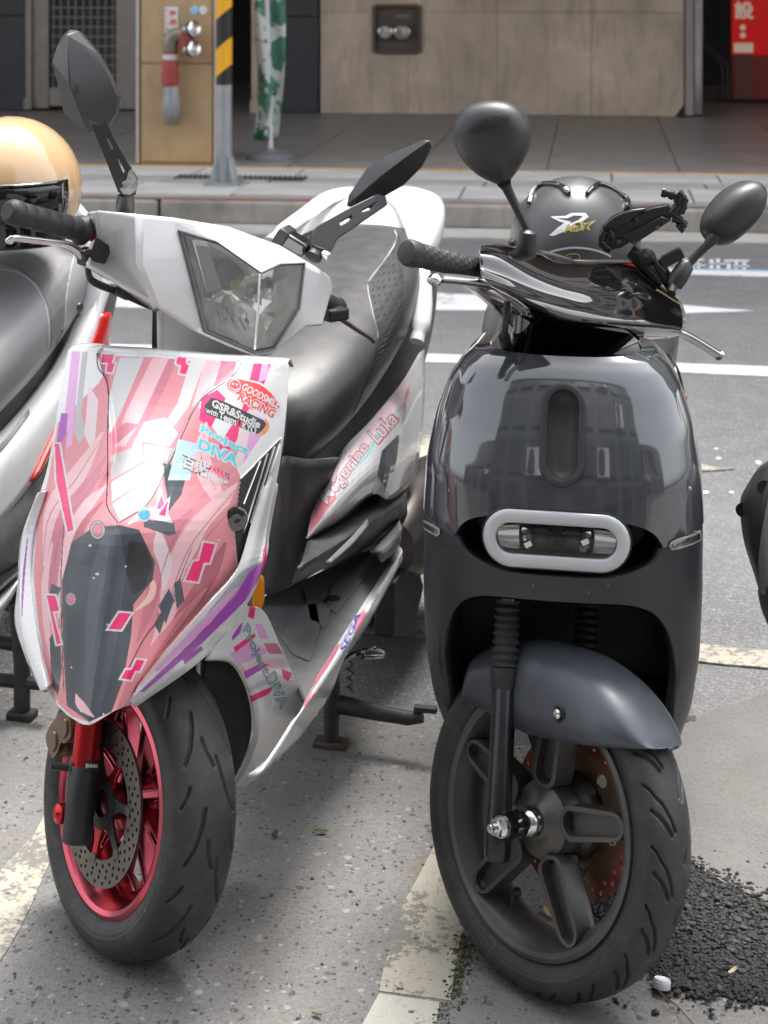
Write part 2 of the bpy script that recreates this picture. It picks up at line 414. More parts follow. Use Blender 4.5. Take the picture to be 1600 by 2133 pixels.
def paint_mat(name, col, under, wear=.55):
    m = bpy.data.materials.new(name); m.use_nodes = True; nt = m.node_tree; p = nt.nodes['Principled BSDF']
    co = nt.nodes.new('ShaderNodeNewGeometry').outputs['Position']
    n1 = noise(nt, co, 70, 8, .75); n2 = noise(nt, co, 6, 5, .6)
    a = nt.nodes.new('ShaderNodeMath'); a.operation = 'ADD'; nt.links.new(n1, a.inputs[0]); nt.links.new(n2, a.inputs[1]); hv = nt.nodes.new('ShaderNodeMath'); hv.operation = 'MULTIPLY'; hv.inputs[1].default_value = .5; nt.links.new(a.outputs[0], hv.inputs[0])
    c = mixc(nt, ramp(nt, noise(nt, co, 14, 5, .6), [(.3, 0.), (.7, 1.)]), tuple(q * .86 for q in col), col)
    c = mixc(nt, ramp(nt, hv.outputs[0], [(wear, .92), (wear + .035, 0.)]), c, under)
    st = noise(nt, co, 240, 3, .8); c = mixc(nt, ramp(nt, st, [(.3, .5), (.42, 0.)]), c, tuple(q * .4 for q in under))
    nt.links.new(c, p.inputs['Base Color']); p.inputs['Roughness'].default_value = .7
    b = nt.nodes.new('ShaderNodeBump'); b.inputs['Strength'].default_value = .6; b.inputs['Distance'].default_value = .003
    nt.links.new(n1, b.inputs['Height']); nt.links.new(b.outputs[0], p.inputs['Normal']); return m
ASPH = ground_mat('asphalt', (.165, .164, .166), 'asphalt'); CONC = ground_mat('washed_concrete', (.205, .199, .19), 'conc')
CONC2_ = mat('patch_concrete_plain', (.19, .183, .172), .8, var=.38, vscale=2.2, bump=.7, bscale=120, dust=.35)
CONC2 = ground_mat('patch_concrete', (.165, .159, .15), 'smooth')
BLACKA = mat('fresh_asphalt', (.03, .0285, .028), .75, var=.5, vscale=60, bump=.8, bscale=220)
WHITEP = paint_mat('road_paint', (.72, .72, .72), (.2, .2, .2), .40)
CREAMP = paint_mat('parking_paint', (.45, .415, .34), (.17, .16, .145), .475)
BLUEP = paint_mat('blue_road_paint', (.25, .42, .62), (.2, .2, .2), .4)

def jag(poly, step, amp, seed=1):
    r = random.Random(seed); out = []
    for i, p in enumerate(poly):
        q = poly[(i + 1) % len(poly)]; p = np.array(p, float); q2 = np.array(q, float); n = max(1, int(np.linalg.norm(q2 - p) / step)); w = 0
        for k in range(n):
            w = w * .6 + r.uniform(-amp, amp); t = (q2 - p) / (np.linalg.norm(q2 - p) + 1e-9)
            out.append(tuple(p + (q2 - p) * k / n + np.array((-t[1], t[0])) * (w if k else 0)))
    return out
def sheet(name, pts, z0, z1, m, step=0, amp=0, seed=1, parent=None):
    poly = [(p.x, p.y) if hasattr(p, 'x') else p for p in pts]
    if step: poly = jag(poly, step, amp, seed)
    return obj(name, MB().prism(poly, (0, 0, 0), (1, 0, 0), (0, 1, 0), (0, 0, 1), z0, z1), m, parent, ang=60)
G_ = gnd
# the sheets: asphalt to the horizon, the concrete strip the front wheels stand on, a smoother patch, paint
mb = MB(); mb.add([(-150, -60, 0), (150, -60, 0), (150, 150, 0), (-150, 150, 0)], [(0, 1, 2, 3)])
road = struct(obj('road', mb, ASPH))
edge = [G_(x, y) for x, y in ((-900, 1370), (-300, 1405), (0, 1432), (300, 1462), (520, 1475), (700, 1482), (870, 1492), (1200, 1512), (1440, 1503), (1600, 1440), (2300, 1330))]
apron = struct(sheet('gutter_pavement', edge + [Vector((9, .2, 0)), Vector((9, -30, 0)), Vector((-9, -30, 0)), Vector((-9, .2, 0))], -.05, .004, CONC, .05, .006, 3))
struct(sheet('patched_pavement', [G_(x, y) for x, y in ((1330, 1560), (1440, 1512), (1600, 1450), (2100, 1420), (2200, 1900), (1600, 1890), (1520, 1858), (1450, 1815), (1380, 1700))], .002, .009, CONC2, .04, .006, 5))
def line(name, pts, m, z=.0045, amp=.003, seed=1): return struct(sheet(name, [G_(*p) for p in pts], .0005, z, m, .05, amp, seed))
line('road_marking', [(-300, 600), (235, 616), (890, 611), (1430, 638), (1570, 649), (1430, 654), (1000, 648), (235, 642), (-300, 620)], WHITEP)
line('road_marking', [(-400, 700), (235, 719), (1000, 743), (1600, 766), (2400, 800), (2400, 826), (1600, 786), (1000, 759), (235, 737), (-400, 716)], WHITEP, seed=2)
line('road_marking', [(1300, 560), (1700, 570), (2600, 594), (2600, 604), (1700, 581), (1300, 569)], WHITEP, seed=3)
line('road_marking', [(1300, 557), (1700, 566.5), (2600, 590), (2600, 593), (1700, 569), (1300, 559.5)], BLUEP, seed=3)
line('road_marking', [(870, 908), (1100, 915), (1380, 962), (1530, 979), (1380, 990), (1100, 985), (860, 968), (500, 940), (500, 890)], CREAMP, seed=4)
line('parking_marking', [(-600, 1180), (300, 1252), (800, 1292), (1150, 1315), (1440, 1343), (1700, 1366), (2600, 1440), (2600, 1520), (1700, 1405), (1440, 1380), (1150, 1352), (790, 1322), (300, 1282), (-600, 1205)], CREAMP, seed=5)
line('parking_marking', [(1010, 1560), (1120, 1560), (1010, 1800), (962, 1950), (945, 2040), (938, 2092), (790, 2072), (800, 2020), (830, 1930), (868, 1840), (915, 1750)], CREAMP, .0055, .006, 6)
line('parking_marking', [(790, 2078), (916, 2096), (906, 2150), (860, 2500), (610, 2500), (745, 2160)], paint_mat('pale_parking_paint', (.5, .48, .42), (.22, .21, .19), .42), .0057, .005, 7)
line('parking_marking', [(150, 1600), (260, 1540), (105, 1800), (62, 1900), (10, 1995), (-150, 2300), (-420, 2300), (-200, 2050), (0, 1822), (95, 1700)], CREAMP, .0055, .006, 8)
# writing on the road, upside down as seen from here, worn
mb = MB()
def stroke(x0, y0, x1, y1):
    a, b, c, d = G_(x0, y0, .003), G_(x1, y0, .003), G_(x1, y1, .003), G_(x0, y1, .003); mb.add([a, b, c, d], [(0, 1, 2, 3)])
for x0, y0, x1, y1 in ((1420, 539, 1466, 543), (1428, 546, 1436, 561), (1440, 546, 1447, 561), (1452, 546, 1458, 561), (1415, 551, 1470, 554), (1478, 540, 1486, 561), (1492, 539, 1500, 560), (1476, 548, 1516, 551), (1508, 541, 1560, 545), (1514, 548, 1522, 561), (1530, 546, 1537, 560), (1526, 553, 1562, 556), (1547, 546, 1554, 561)): stroke(x0, y0, x1, y1)
struct(obj('road_lettering', mb, WHITEP))
for i, (x, y, w, h) in enumerate(((1465, 1028, 20, 6), (1497, 957, 9, 4), (1492, 937, 7, 3), (1524, 1028, 8, 4), (1580, 966, 10, 7)  )):
    line('paint_fleck', [(x - w * .7, y), (x - w * .2, y - h * .6), (x + w * .6, y - h * .4), (x + w * .5, y + h * .3), (x, y + h * .6)], CREAMP if i > 4 else WHITEP, .0062 if i > 4 else .0036, .001, i)

# rough black asphalt patch: real lumps
patch = [G_(x, y) for x, y in ((1230, 1820), (1300, 1790), (1380, 1795), (1445, 1815), (1520, 1862), (1600, 1900), (1760, 1930), (1800, 2110), (1620, 2078), (1490, 2080), (1405, 2066), (1350, 2010), (1320, 1985), (1270, 1960), (1240, 1900))]
sheet('broken_asphalt', patch, .003, .007, BLACKA, .02, .008, 9)['kind'] = 'structure'
def inside(p, poly):
    c = False; n = len(poly)
    for i in range(n):
        a, b = poly[i], poly[(i + 1) % n]
        if (a.y > p[1]) != (b.y > p[1]) and p[0] < (b.x - a.x) * (p[1] - a.y) / (b.y - a.y) + a.x: c = not c
    return c
ICO = bmesh.new(); bmesh.ops.create_icosphere(ICO, subdivisions=1, radius=1); ICO.verts.ensure_lookup_table()
IV = np.array([v.co[:] for v in ICO.verts]); IF = [tuple(v.index for v in f.verts) for f in ICO.faces]; ICO.free()
def lumps(name, pts, m, r0, r1, flat=.7):
    V = []; F = []
    for (x, y, z) in pts:
        r = r0 + (r1 - r0) * random.random() ** 2.5; jit = 1 + rng.uniform(-.28, .28, (len(IV), 1)); a = random.random() * 6.3; ca, sa = math.cos(a), math.sin(a)
        q = IV * jit * r * np.array((1, random.uniform(.6, 1), flat)); q = np.stack((q[:, 0] * ca - q[:, 1] * sa + x, q[:, 0] * sa + q[:, 1] * ca + y, q[:, 2] + z), 1)
        b = len(V); V += [tuple(t) for t in q]; F += [tuple(i + b for i in f) for f in IF]
    mb = MB(); mb.v, mb.f = V, F; return obj(name, mb, m, fix=False, ang=80)
xs = [p.x for p in patch]; ys = [p.y for p in patch]; pts = []
while len(pts) < 22000:
    p = (random.uniform(min(xs) - .02, max(xs)), random.uniform(min(ys) - .02, max(ys) + .01))
    if inside(p, patch) or random.random() < .012: pts.append((*p, .005 + random.random() * .004))
for i in range(len(patch)):
    a_, b_ = patch[i], patch[(i + 1) % len(patch)]
    for k in range(int((b_ - a_).length * 3200)):
        q_ = a_.lerp(b_, random.random()); pts.append((q_.x + random.gauss(0, .016), q_.y + random.gauss(0, .016), .007 + random.random() * .003))
stuff(lumps('asphalt_crumbs', pts, BLACKA, .0010, .0062, .5), 'loose black asphalt crumbs on the broken patch beside the dark scooter wheel', 'rubble')
pts = []
while len(pts) < 420:
    p = (random.uniform(min(xs), max(xs)), random.uniform(min(ys), max(ys)))
    if inside(p, patch): pts.append((*p, .008 + random.random() * .004))
stuff(lumps('asphalt_stones', pts, mat('asphalt_stone', (.07, .068, .066), .8, var=.6, vscale=40), .0015, .008, .45), 'larger grey stones bedded in the broken black asphalt patch', 'stones')
pts = []
for i in range(420):
    g = gnd(random.uniform(0, 1600), random.uniform(1500, 2133)); pts.append((g.x, g.y, .006))
STONE = mat('grit', (.2, .19, .18), .85, var=.6, vscale=30)
stuff(lumps('grit', pts, STONE, .0012, .0042, .55), 'small dark grit scattered over the concrete pavement', 'grit')
# moss and soil along the stripe edges
MOSS = mat('moss', (.07, .08, .03), .95, var=.5, vscale=80); pts = []
for a, b, n, w in (((940, 2092), (965, 1955), 330, .012), ((965, 1955), (985, 1990), 60, .02), ((930, 2098), (900, 2140), 60, .008), ):
    A, B = gnd(*a), gnd(*b)
    for i in range(n):
        t = random.random(); q = A.lerp(B, t); pts.append((q.x + random.gauss(.004, w * .6), q.y + random.gauss(0, w), .006))
stuff(lumps('moss', pts, MOSS, .0008, .0032, .6), 'green moss growing along the cream parking line edge', 'moss')
# litter
CAPM = mat('cap_white', (.7, .72, .75), .35)
g = gnd(1379, 2066, .006); t = thing('bottle_cap', 'small white plastic bottle cap lying on broken black asphalt', 'bottle cap', (g.x, g.y, .016))
mb = MB(); mb.lathe([(.0001, .006), (.0095, .006), (.0105, .007), (.0112, .005), (.0112, -.004), (.0105, -.005)], n=28); obj('shell', mb, CAPM, t, 40)
mb = MB()
for i in range(28):
    a = 2 * pi * i / 28; mb.box((.0113 * math.cos(a), .0113 * math.sin(a), 0), (.0006, .001, .008), Matrix.Rotation(a, 3, 'Z'))
obj('ribs', mb, CAPM, t); t.rotation_euler = (R(-14), R(8), 0)
LEAF = mat('dry_leaf', (.16, .085, .035), .8, var=.4, vscale=40); GRN = mat('green_leaf', (.09, .13, .03), .7)
for i, (x, y, s, m, lb) in enumerate(((668, 1735, .008, GRN, 'tiny green leaf scrap between the two scooters'), (572, 1741, .008, LEAF, 'tiny curled brown leaf scrap beside the pink scooter tyre'), (660, 2116, .006, GRN, 'tiny green leaf scrap near the pale parking line'), (1527, 2052, .007, mat('straw_scrap', (.5, .42, .28), .8), 'tiny straw coloured scrap on the black asphalt crumbs'), (1146, 1906, .012, mat('yellow_leaf', (.5, .36, .2), .8), 'small yellowish leaf on the ground behind the dark wheel rim'))):
    g = gnd(x, y, .006); mb = MB(); P = [[Vector((s * u * 1.3, s * .55 * v * math.sqrt(max(0, 1 - u * u)) + s * .1 * u * u, s * .3 * (v * v + u * u * .5))) for v in (-1, -.4, .4, 1)] for u in (-1, -.7, -.3, .2, .6, .9, 1)]
    mb.grid(P); o = obj('leaf_scrap', mb, m, solid=.0004, soff=0); o.location = (g.x, g.y, .0075 if i != 3 else .024); o.rotation_euler = (.2, .1, i * 1.3); tag(o, lb, 'leaf')
g1 = gnd(1412, 2100, .012); mb = MB(); mb.tube([g1 + Vector((-.02, .03, .004)), g1 + Vector((0, 0, .002)), g1 + Vector((.018, -.05, .002))], .0009, 6); tag(obj('twig', mb, LEAF), 'thin dry twig lying below the white bottle cap', 'twig')

# ------------------------------------------------------------------ far side of the street
B = Frame(0, 0, 7.0)
def dep(py, z=0.0): return B.c * FPX * (CAMH - z) / (py - HOR)
KZ = .13; dk = dep(476); da = dep(357, KZ); dw = dep(237, KZ + .006)
bgroot = lambda name, **k: B.place(struct(bpy.data.objects.new(name, None)))
KERB = mat('kerb_stone', (.31, .29, .26), .85, var=.45, vscale=4, bump=.5, bscale=60, dust=.6)
PAVE = mat('paving', (.5, .49, .475), .8, var=.22, vscale=3, bump=.3, bscale=80, dust=.25)
PAVE2 = mat('paving_dark', (.37, .365, .355), .8, var=.25, vscale=3, bump=.3, bscale=80, dust=.25)
ARC = mat('arcade_tile', (.26, .243, .23), .42, var=.2, vscale=2, rvar=.3); YEL = mat('yellow_tile', (.66, .42, .17), .7, var=.25, vscale=6)
mb = MB().box((0, (dk + da + 1.2) / 2, KZ / 2 - .06), (30, da - dk + 1.0, KZ + .1)); base = struct(obj('sidewalk', mb, PAVE2)); B.place(base)
REDK = paint_mat('red_kerb_paint', (.34, .12, .1), (.22, .2, .18), .5)
o = struct(obj('kerb_marking', MB().box((0, dk + .05, KZ + .006), (30, .07, .004)), REDK)); B.place(o)
mb = MB().box((0, 0, 0), (.985, .2, KZ)); k0 = None
for i in range(-7, 8):
    if k0 is None: o = k0 = obj('kerb_stone', mb, KERB, base, bevel=.018, seg=3)
    else: o = k0.copy(); COL.objects.link(o)
    o.location = (i * 1.0 + .18, dk + .1, KZ / 2 + .002 * (i % 3))
GUT = mat('gutter_concrete', (.42, .405, .38), .85, var=.3, vscale=3, dust=.3)
o = struct(obj('gutter', MB().box((0, dk - .16, .004), (30, .32, .012)), GUT)); B.place(o)
s0 = None; rowd = [dk + .21, dk + .21 + .5, dk + .21 + .8, da - .02]
for r in range(3):
    d0, d1 = rowd[r], rowd[r + 1]; wd = .62 if r == 0 else .62; src = None
    for i in range(-9, 10):
        if src is None: src = o = obj('paving_slab', MB().box((0, 0, 0), (wd - .012, d1 - d0 - .012, .03)), PAVE if r != 1 else PAVE2, base, bevel=.004)
        else: o = src.copy(); COL.objects.link(o)
        o.location = (i * wd + .2 + .1 * r, (d0 + d1) / 2, KZ - .006 + .0015 * ((i * 7 + r * 3) % 4))
arc = struct(obj('arcade_floor', MB().box((0, (da + dw + 6) / 2 + .02, KZ - .05), (30, dw - da + 6, .1)), ARC)); B.place(arc)
src = None
for i in range(-40, 41):
    if src is None: src = o = obj('yellow_tile', MB().box((0, 0, 0), (.146, .085, .012)), YEL, arc)
    else: o = src.copy(); COL.objects.link(o)
    o.location = (i * .15, da + .03, KZ + .004)
src = None
for r in range(5):
    for i in range(-5, 6):
        if src is None: src = o = obj('floor_tile', MB().box((0, 0, 0), (.79, .79, .012)), ARC, arc)
        else: o = src.copy(); COL.objects.link(o)
        o.location = (i * .8 + .1, da + .48 + r * .8, KZ + .003 + .001 * ((i + r) % 2))
# rusty trench cover
RUST = mat('rusty_steel', (.085, .06, .048), .8, var=.4, vscale=8)
t = thing('drain_cover', 'rusty brown drain grating in the pavement beside the striped pole', 'drain cover'); B.place(t)
a, b = B.d(362, 386, dep(382, KZ)), B.d(640, 382, dep(378, KZ)); cx = (a.x + b.x) / 2; cy = (a.y + b.y) / 2; L_ = b.x - a.x
obj('frame', MB().box((cx, cy, KZ + .006), (L_, .20, .014)), RUST, t)
src = None
for i in range(26):
    if src is None: src = o = obj('bar', MB().box((0, 0, 0), (.012, .17, .012)), RUST, t)
    else: o = src.copy(); COL.objects.link(o)
    o.location = (a.x + L_ * (i + .5) / 26, cy, KZ + .016)
# pillar with the fire hose inlet
TAN = mat('pillar_tile', (.46, .31, .165), .5, var=.18, vscale=3.5, dust=.2); TRIM = mat('pillar_trim', (.5, .44, .38), .6)
dp = da + .09; pl, pr = B.d(287, 350, dp), B.d(449, 350, dp)
t = thing('arcade_pillar', 'tan tiled pillar carrying the red fire hose inlet', 'pillar'); B.place(t)
pw = pr.x - pl.x; pc = (pl.x + pr.x) / 2
obj('core', MB().box((pc, dp + .22, 1.8), (pw - .03, .42, 3.6 - .02)), TAN, t, bevel=.006)
for z in np.arange(.16, 3.3, .62): obj('tile_panel', MB().box((pc, dp + .004, z + .305), (pw - .045, .012, .61)), TAN, t, bevel=.003)
for x in (pl.x, pr.x): obj('corner_trim', MB().box((x, dp + .02, 1.85), (.02, .06, 3.4)), TRIM, t, bevel=.004)
BRASS = mat('old_brass', (.28, .24, .19), .5, .6, var=.3); REDP = mat('red_pipe_paint', (.36, .06, .05), .45, var=.25); GALV = mat('galvanised', (.36, .38, .39), .5, .55, var=.15); CHR = mat('chrome', (.75, .75, .75), .12, 1.0, var=.04)
t = thing('fire_hose_inlet', 'red and brass fire hose inlet pipe with two caps on tan pillar', 'fire inlet'); B.place(t)
q = lambda x, y, o=.1: B.d(x, y, dp - o)
sc_ = B.d(800, 300, dp).x - B.d(700, 300, dp).x; u = sc_ / 100
mb = MB(); mb.tube([q(357, 242, -.02), q(357, 238, .04), q(357, 228, .085), q(357, 212), q(357, 198)], [.055, .058, .058, .052, .05], 16); obj('elbow', mb, GALV, t)
mb = MB(); mb.tube([q(357, 198), q(356, 180)], .048, 16); obj('pipe', mb, GALV, t)
mb = MB(); mb.tube([q(355, 180), q(355, 172), q(355, 171.5), q(355, 152), q(355, 151.5), q(355, 130), q(355, 120), q(355, 108)], [.05, .05, .058, .058, .05, .05, .046, .046], 16); obj('valve', mb, REDP, t)
mb = MB(); mb.tube([q(355, 126), q(355, 113)], .0475, 16); obj('label_band', mb, mat('pipe_label', (.6, .6, .6), .6), t)
mb = MB(); mb.tube([q(355, 108), q(355, 92), q(357, 80), q(366, 73), q(382, 71)], [.045, .05, .052, .048, .042], 16); obj('bend', mb, BRASS, t)
mb = MB(); mb.box(q(390, 90, .1), (26 * u, .09, 48 * u)); obj('branch_body', mb, REDP, t, bevel=.01)
mb = MB(); mb.box(q(392, 54, .1), (22 * u, .07, 16 * u)); obj('bracket', mb, BRASS, t, bevel=.006)
for y in (60, 102):
    c = q(402, y, .16); mb = MB(); mb.lathe([(.0001, -.06), (.035, -.06), (.04, -.02), (.05, -.018), (.05, .016), (.038, .02), (.036, .03), (.0001, .032)], c, (.8, -.55, .1), 24); cap = obj('inlet_cap', mb, CHR, t)
    mb = MB().lathe([(.052, -.012), (.0535, -.008), (.0535, .002), (.052, .006)], c, (.8, -.55, .1), 24); obj('gasket', mb, mat('rubber_band_%d' % y, (.02, .02, .02), .6), cap)
WSIGN = mat('sign_white', (.72, .68, .66), .5); RSIGN = mat('sign_red', (.6, .07, .06), .5)
c = B.d(358, 48, dp); sg = tag(obj('notice_plate', MB().box((c.x, dp - .008, c.z), (28 * u, .006, 68 * u)), WSIGN), 'white notice plate with red writing above the fire hose inlet', 'notice'); B.place(sg)
def flat_text(txt, o, ex, ez, w, h, m, parent, name='lettering', bold=0, nrm=(0, -1, 0), t=.0015):
    P, T = text2d(txt, bold); xs = [p[0] for p in P]; ys = [p[1] for p in P]; x0, x1, y0, y1 = min(xs), max(xs), min(ys), max(ys); o = Vector(o); ex = Vector(ex); ez = Vector(ez); nn = Vector(nrm)
    V = [o + ex * ((p[0] - x0) / (x1 - x0) - .5) * w + ez * ((p[1] - y0) / (y1 - y0) - .5) * h + nn * t for p in P]
    mb = MB(); mb.add(V, T); return obj(name, mb, m, parent, fix=False)
for i, ch in enumerate('使用中'): flat_text(ch, (c.x + 3 * u, dp - .011, c.z + (20 - i * 19) * u), (1, 0, 0), (0, 0, 1), 15 * u, 14 * u, RSIGN, sg, bold=.03)
for i, ch in enumerate('送水口專用'): flat_text(ch, (c.x - 9 * u, dp - .011, c.z + (26 - i * 13) * u), (1, 0, 0), (0, 0, 1), 6 * u, 8 * u, RSIGN, sg)
for x, colr, lb in ((405, (.35, .58, .8), 'round pale blue sticker on the tan pillar'), (424, (.7, .7, .74), 'round white sticker on the tan pillar')):
    c = B.d(x, 21, dp); mb = MB().lathe([(.0001, -.002), (9 * u, -.002), (9 * u, .0015), (.0001, .002)], (c.x, dp - .005, c.z), (0, -1, 0), 24); tag(B.place(obj('sticker', mb, mat('sticker_%d' % x, colr, .5, var=.3, vscale=60))), lb, 'sticker')
# striped pole
m = bpy.data.materials.new('hazard_stripes'); m.use_nodes = True; nt = m.node_tree; pb = nt.nodes['Principled BSDF']; tc = nt.nodes.new('ShaderNodeTexCoord').outputs['Object']
sx = nt.nodes.new('ShaderNodeSeparateXYZ'); nt.links.new(tc, sx.inputs[0])
e1 = nt.nodes.new('ShaderNodeMath'); e1.operation = 'MULTIPLY_ADD'; nt.links.new(sx.outputs['X'], e1.inputs[0]); e1.inputs[1].default_value = -.85; nt.links.new(sx.outputs['Z'], e1.inputs[2])
e2 = nt.nodes.new('ShaderNodeMath'); e2.operation = 'MULTIPLY_ADD'; nt.links.new(e1.outputs[0], e2.inputs[0]); e2.inputs[1].default_value = 1 / .325; e2.inputs[2].default_value = .285
e3 = nt.nodes.new('ShaderNodeMath'); e3.operation = 'FRACT'; nt.links.new(e2.outputs[0], e3.inputs[0])
pc_ = mixc(nt, ramp(nt, e3.outputs[0], [(.52, 0.), (.525, 1.)]), (.02, .02, .02), (.85, .42, .01)); nt.links.new(pc_, pb.inputs['Base Color']); pb.inputs['Roughness'].default_value = .45
dpole = dep(392, KZ); c = B.d(467, 392, dpole); pr_ = 16.5 * (B.d(800, 300, dpole).x - B.d(700, 300, dpole).x) / 100
t = thing('striped_pole', 'grey steel pole with yellow and black hazard stripes on the pavement', 'pole'); B.place(t)
zs = B.d(467, 176, dpole).z
mb = MB().lathe([(pr_, KZ + .01), (pr_, zs + .02), (pr_ * .98, 5)], (c.x, c.y, 0), (0, 0, 1), 28, True); obj('post', mb, GALV, t)
mb = MB().lathe([(pr_, 0), (pr_ + .0015, .0), (pr_ + .0015, 1.4), (pr_, 1.4)], (0, 0, 0), (0, 0, 1), 28); o = obj('reflective_wrap', mb, m, t); o.location = (c.x, c.y, zs)
obj('base_plate', MB().prism(rrect(.1, .1, .015), (c.x, c.y, KZ), (1, 0, 0), (0, 1, 0), (0, 0, 1), .003, .022), GALV, t, bevel=.003)
for i in range(4):
    a = i * pi / 2 + pi / 4; M_ = Matrix.Rotation(a, 3, 'Z'); ex = M_ @ Vector((1, 0, 0)); ez = M_ @ Vector((0, 1, 0))
    obj('gusset', MB().prism([(pr_ * .9, .022), (.098, .022), (.098, .035), (pr_ + .012, .17), (pr_ * .9, .17)], (c.x, c.y, KZ), ex, (0, 0, 1), ez, -.004, .004), GALV, t)
    p_ = Vector((c.x, c.y, KZ + .02)) + (Matrix.Rotation(i * pi / 2, 3, 'Z') @ Vector((.078, .078, 0))); obj('anchor_nut', MB().lathe([(.014, 0), (.014, .016), (.007, .016), (.007, .03)], p_, (0, 0, 1), 6, True), GALV, t)
# feather flag
df = dep(338, KZ); c = B.d(563, 338, df); uu = (B.d(800, 300, df).x - B.d(700, 300, df).x) / 100
BASEP = mat('flag_base_plastic', (.16, .165, .18), .55); PVC = mat('white_pvc', (.68, .68, .72), .4)
t = thing('banner_stand', 'green and white advertising banner on white pole with round base', 'banner stand'); B.place(t)
mb = MB().lathe([(.0001, .075), (.05, .075), (.06, .06), (.115, .052), (.125, .045), (.15, .04), (.16, .025), (.16, 0)], (c.x, c.y, KZ + .004), (0, 0, 1), 36, False); obj('base', mb, BASEP, t)
zt = B.d(557, -300, df).z
mb = MB().tube([Vector((c.x + .002, c.y, KZ + .05)), B.d(556, 0, df), Vector((B.d(553, 0, df).x, c.y, zt))], [.019, .018, .014], 14); obj('mast', mb, PVC, t)
mf = bpy.data.materials.new('banner_print'); mf.use_nodes = True; nt = mf.node_tree; pb = nt.nodes['Principled BSDF']; tc = nt.nodes.new('ShaderNodeTexCoord').outputs['Object']
gn = noise(nt, tc, 4.5, 3, .5, 1.0); cc = mixc(nt, ramp(nt, gn, [(.47, 0.), (.5, 1.)]), (.06, .2, .13), (.55, .58, .57)); g2 = noise(nt, tc, 17, 2, .5, .8); cc = mixc(nt, ramp(nt, g2, [(.36, 1.), (.39, 0.)]), cc, (.08, .08, .1)); nt.links.new(cc, pb.inputs['Base Color']); pb.inputs['Roughness'].default_value = .8
rows = []
for i in range(26):
    f = i / 25; py = 292 - f * 420; l = B.d(528 + 14 * f + 6 * math.sin(f * 7), py, df); r_ = B.d(578 + 10 * math.sin(f * 4) + 20 * f, py, df); row = []
    for j in range(13):
        s_ = j / 12; row.append(Vector((l.x + (r_.x - l.x) * s_, c.y - .01 + .035 * math.sin(s_ * 9 + f * 5) * (1 - .4 * f), l.z)))
    rows.append(row)
obj('banner', MB().grid(rows), mf, t, solid=.0015, soff=0, ang=80)
# arcade back wall
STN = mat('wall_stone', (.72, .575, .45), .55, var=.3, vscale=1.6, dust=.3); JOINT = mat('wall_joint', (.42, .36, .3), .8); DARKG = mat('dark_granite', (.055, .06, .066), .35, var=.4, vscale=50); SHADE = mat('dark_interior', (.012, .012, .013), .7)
X = lambda px, d=dw: B.d(px, 200, d).x
Z = lambda py, d=dw: B.d(800, py, d).z
t = thing('stone_wall', 'beige stone panel wall of the shop across the road', 'wall'); B.place(t); zf = KZ + .006
x0, x1 = X(668), X(1425)
obj('backing', MB().prism([(x0, zf), (X(1408), zf), (x1 - .005, zf + .1), (x1 - .005, 3.5), (x0, 3.5)], (0, dw, 0), (1, 0, 0), (0, 0, 1), (0, 1, 0), .02, .4), JOINT, t)
cols = [668, 850, 1035, 1232, 1425]; zl = [zf, Z(24), Z(24) + .75, 2.8, 3.48]
bx0, bx1, bz0, bz1 = X(780), X(875), Z(108), Z(12)
for i in range(4):
    for j in range(4):
        a, b, z0, z1 = X(cols[i]) + .0016, X(cols[i + 1]) - .0016, zl[j] + .0016, zl[j + 1] - .0016
        poly = [(a, z0), (b, z0), (b, z1), (a, z1)]
        if i == 3 and j == 0: poly = [(a, z0), (b - .075, z0), (b, z0 + .1), (b, z1), (a, z1)]
        if i < 2 and j < 2:    # around the recessed box
            e0, e1 = max(a, bx0), min(b, bx1)
            for pz0, pz1, pa, pb_ in ((z0, min(z1, bz0), a, b), (max(z0, bz1), z1, a, b), (max(z0, bz0), min(z1, bz1), a, bx0 if i == 0 else a), (max(z0, bz0), min(z1, bz1), bx1 if i == 1 else b, b)):
                if pz1 - pz0 > .01 and pb_ - pa > .01: obj('stone_panel', MB().box(((pa + pb_) / 2, dw + .01, (pz0 + pz1) / 2), (pb_ - pa, .03, pz1 - pz0)), STN, t)
        else: obj('stone_panel', MB().prism(poly, (0, dw, 0), (1, 0, 0), (0, 0, 1), (0, 1, 0), -.005, .024), STN, t, bevel=.003)
def stain_mat(mm, amt):
    nt = mm.node_tree; pb = nt.nodes['Principled BSDF']; old = pb.inputs['Base Color'].links[0].from_socket; tc = nt.nodes.new('ShaderNodeTexCoord').outputs['Object']
    mp = nt.nodes.new('ShaderNodeMapping'); mp.inputs['Scale'].default_value = (5, 5, .9); nt.links.new(tc, mp.inputs[0])
    c = mixc(nt, ramp(nt, noise(nt, mp.outputs[0], 1.6, 8, .7, .4), [(.5, 0.), (.72, amt)]), old, (.2, .16, .12)); cr_ = noise(nt, tc, 5.0, 6, .6, 2.5)
    c = mixc(nt, ramp(nt, cr_, [(.492, 0.), (.5, .55), (.508, 0.)]), c, (.25, .2, .16)); nt.links.new(c, pb.inputs['Base Color'])
stain_mat(STN, .55); stain_mat(TAN, .35); stain_mat(KERB, .6)
t = thing('hydrant_box', 'recessed dark box with two round hose outlets in stone wall', 'hydrant box'); B.place(t)
BRN = mat('box_brown', (.13, .1, .08), .6); cx, cz = (bx0 + bx1) / 2, (bz0 + bz1) / 2
obj('back_plate', MB().box((cx, dw + .012, cz), (bx1 - bx0 - .01, .012, bz1 - bz0 - .01)), BRN, t)
for a, b, c_, d_ in ((bx0, cz, .03, bz1 - bz0), (bx1, cz, .03, bz1 - bz0), (cx, bz0, bx1 - bx0 - .032, .03), (cx, bz1, bx1 - bx0 - .032, .03)): obj('frame_bar', MB().box((a, dw - .01, b), (c_, .05, d_)), BRN, t, bevel=.004)
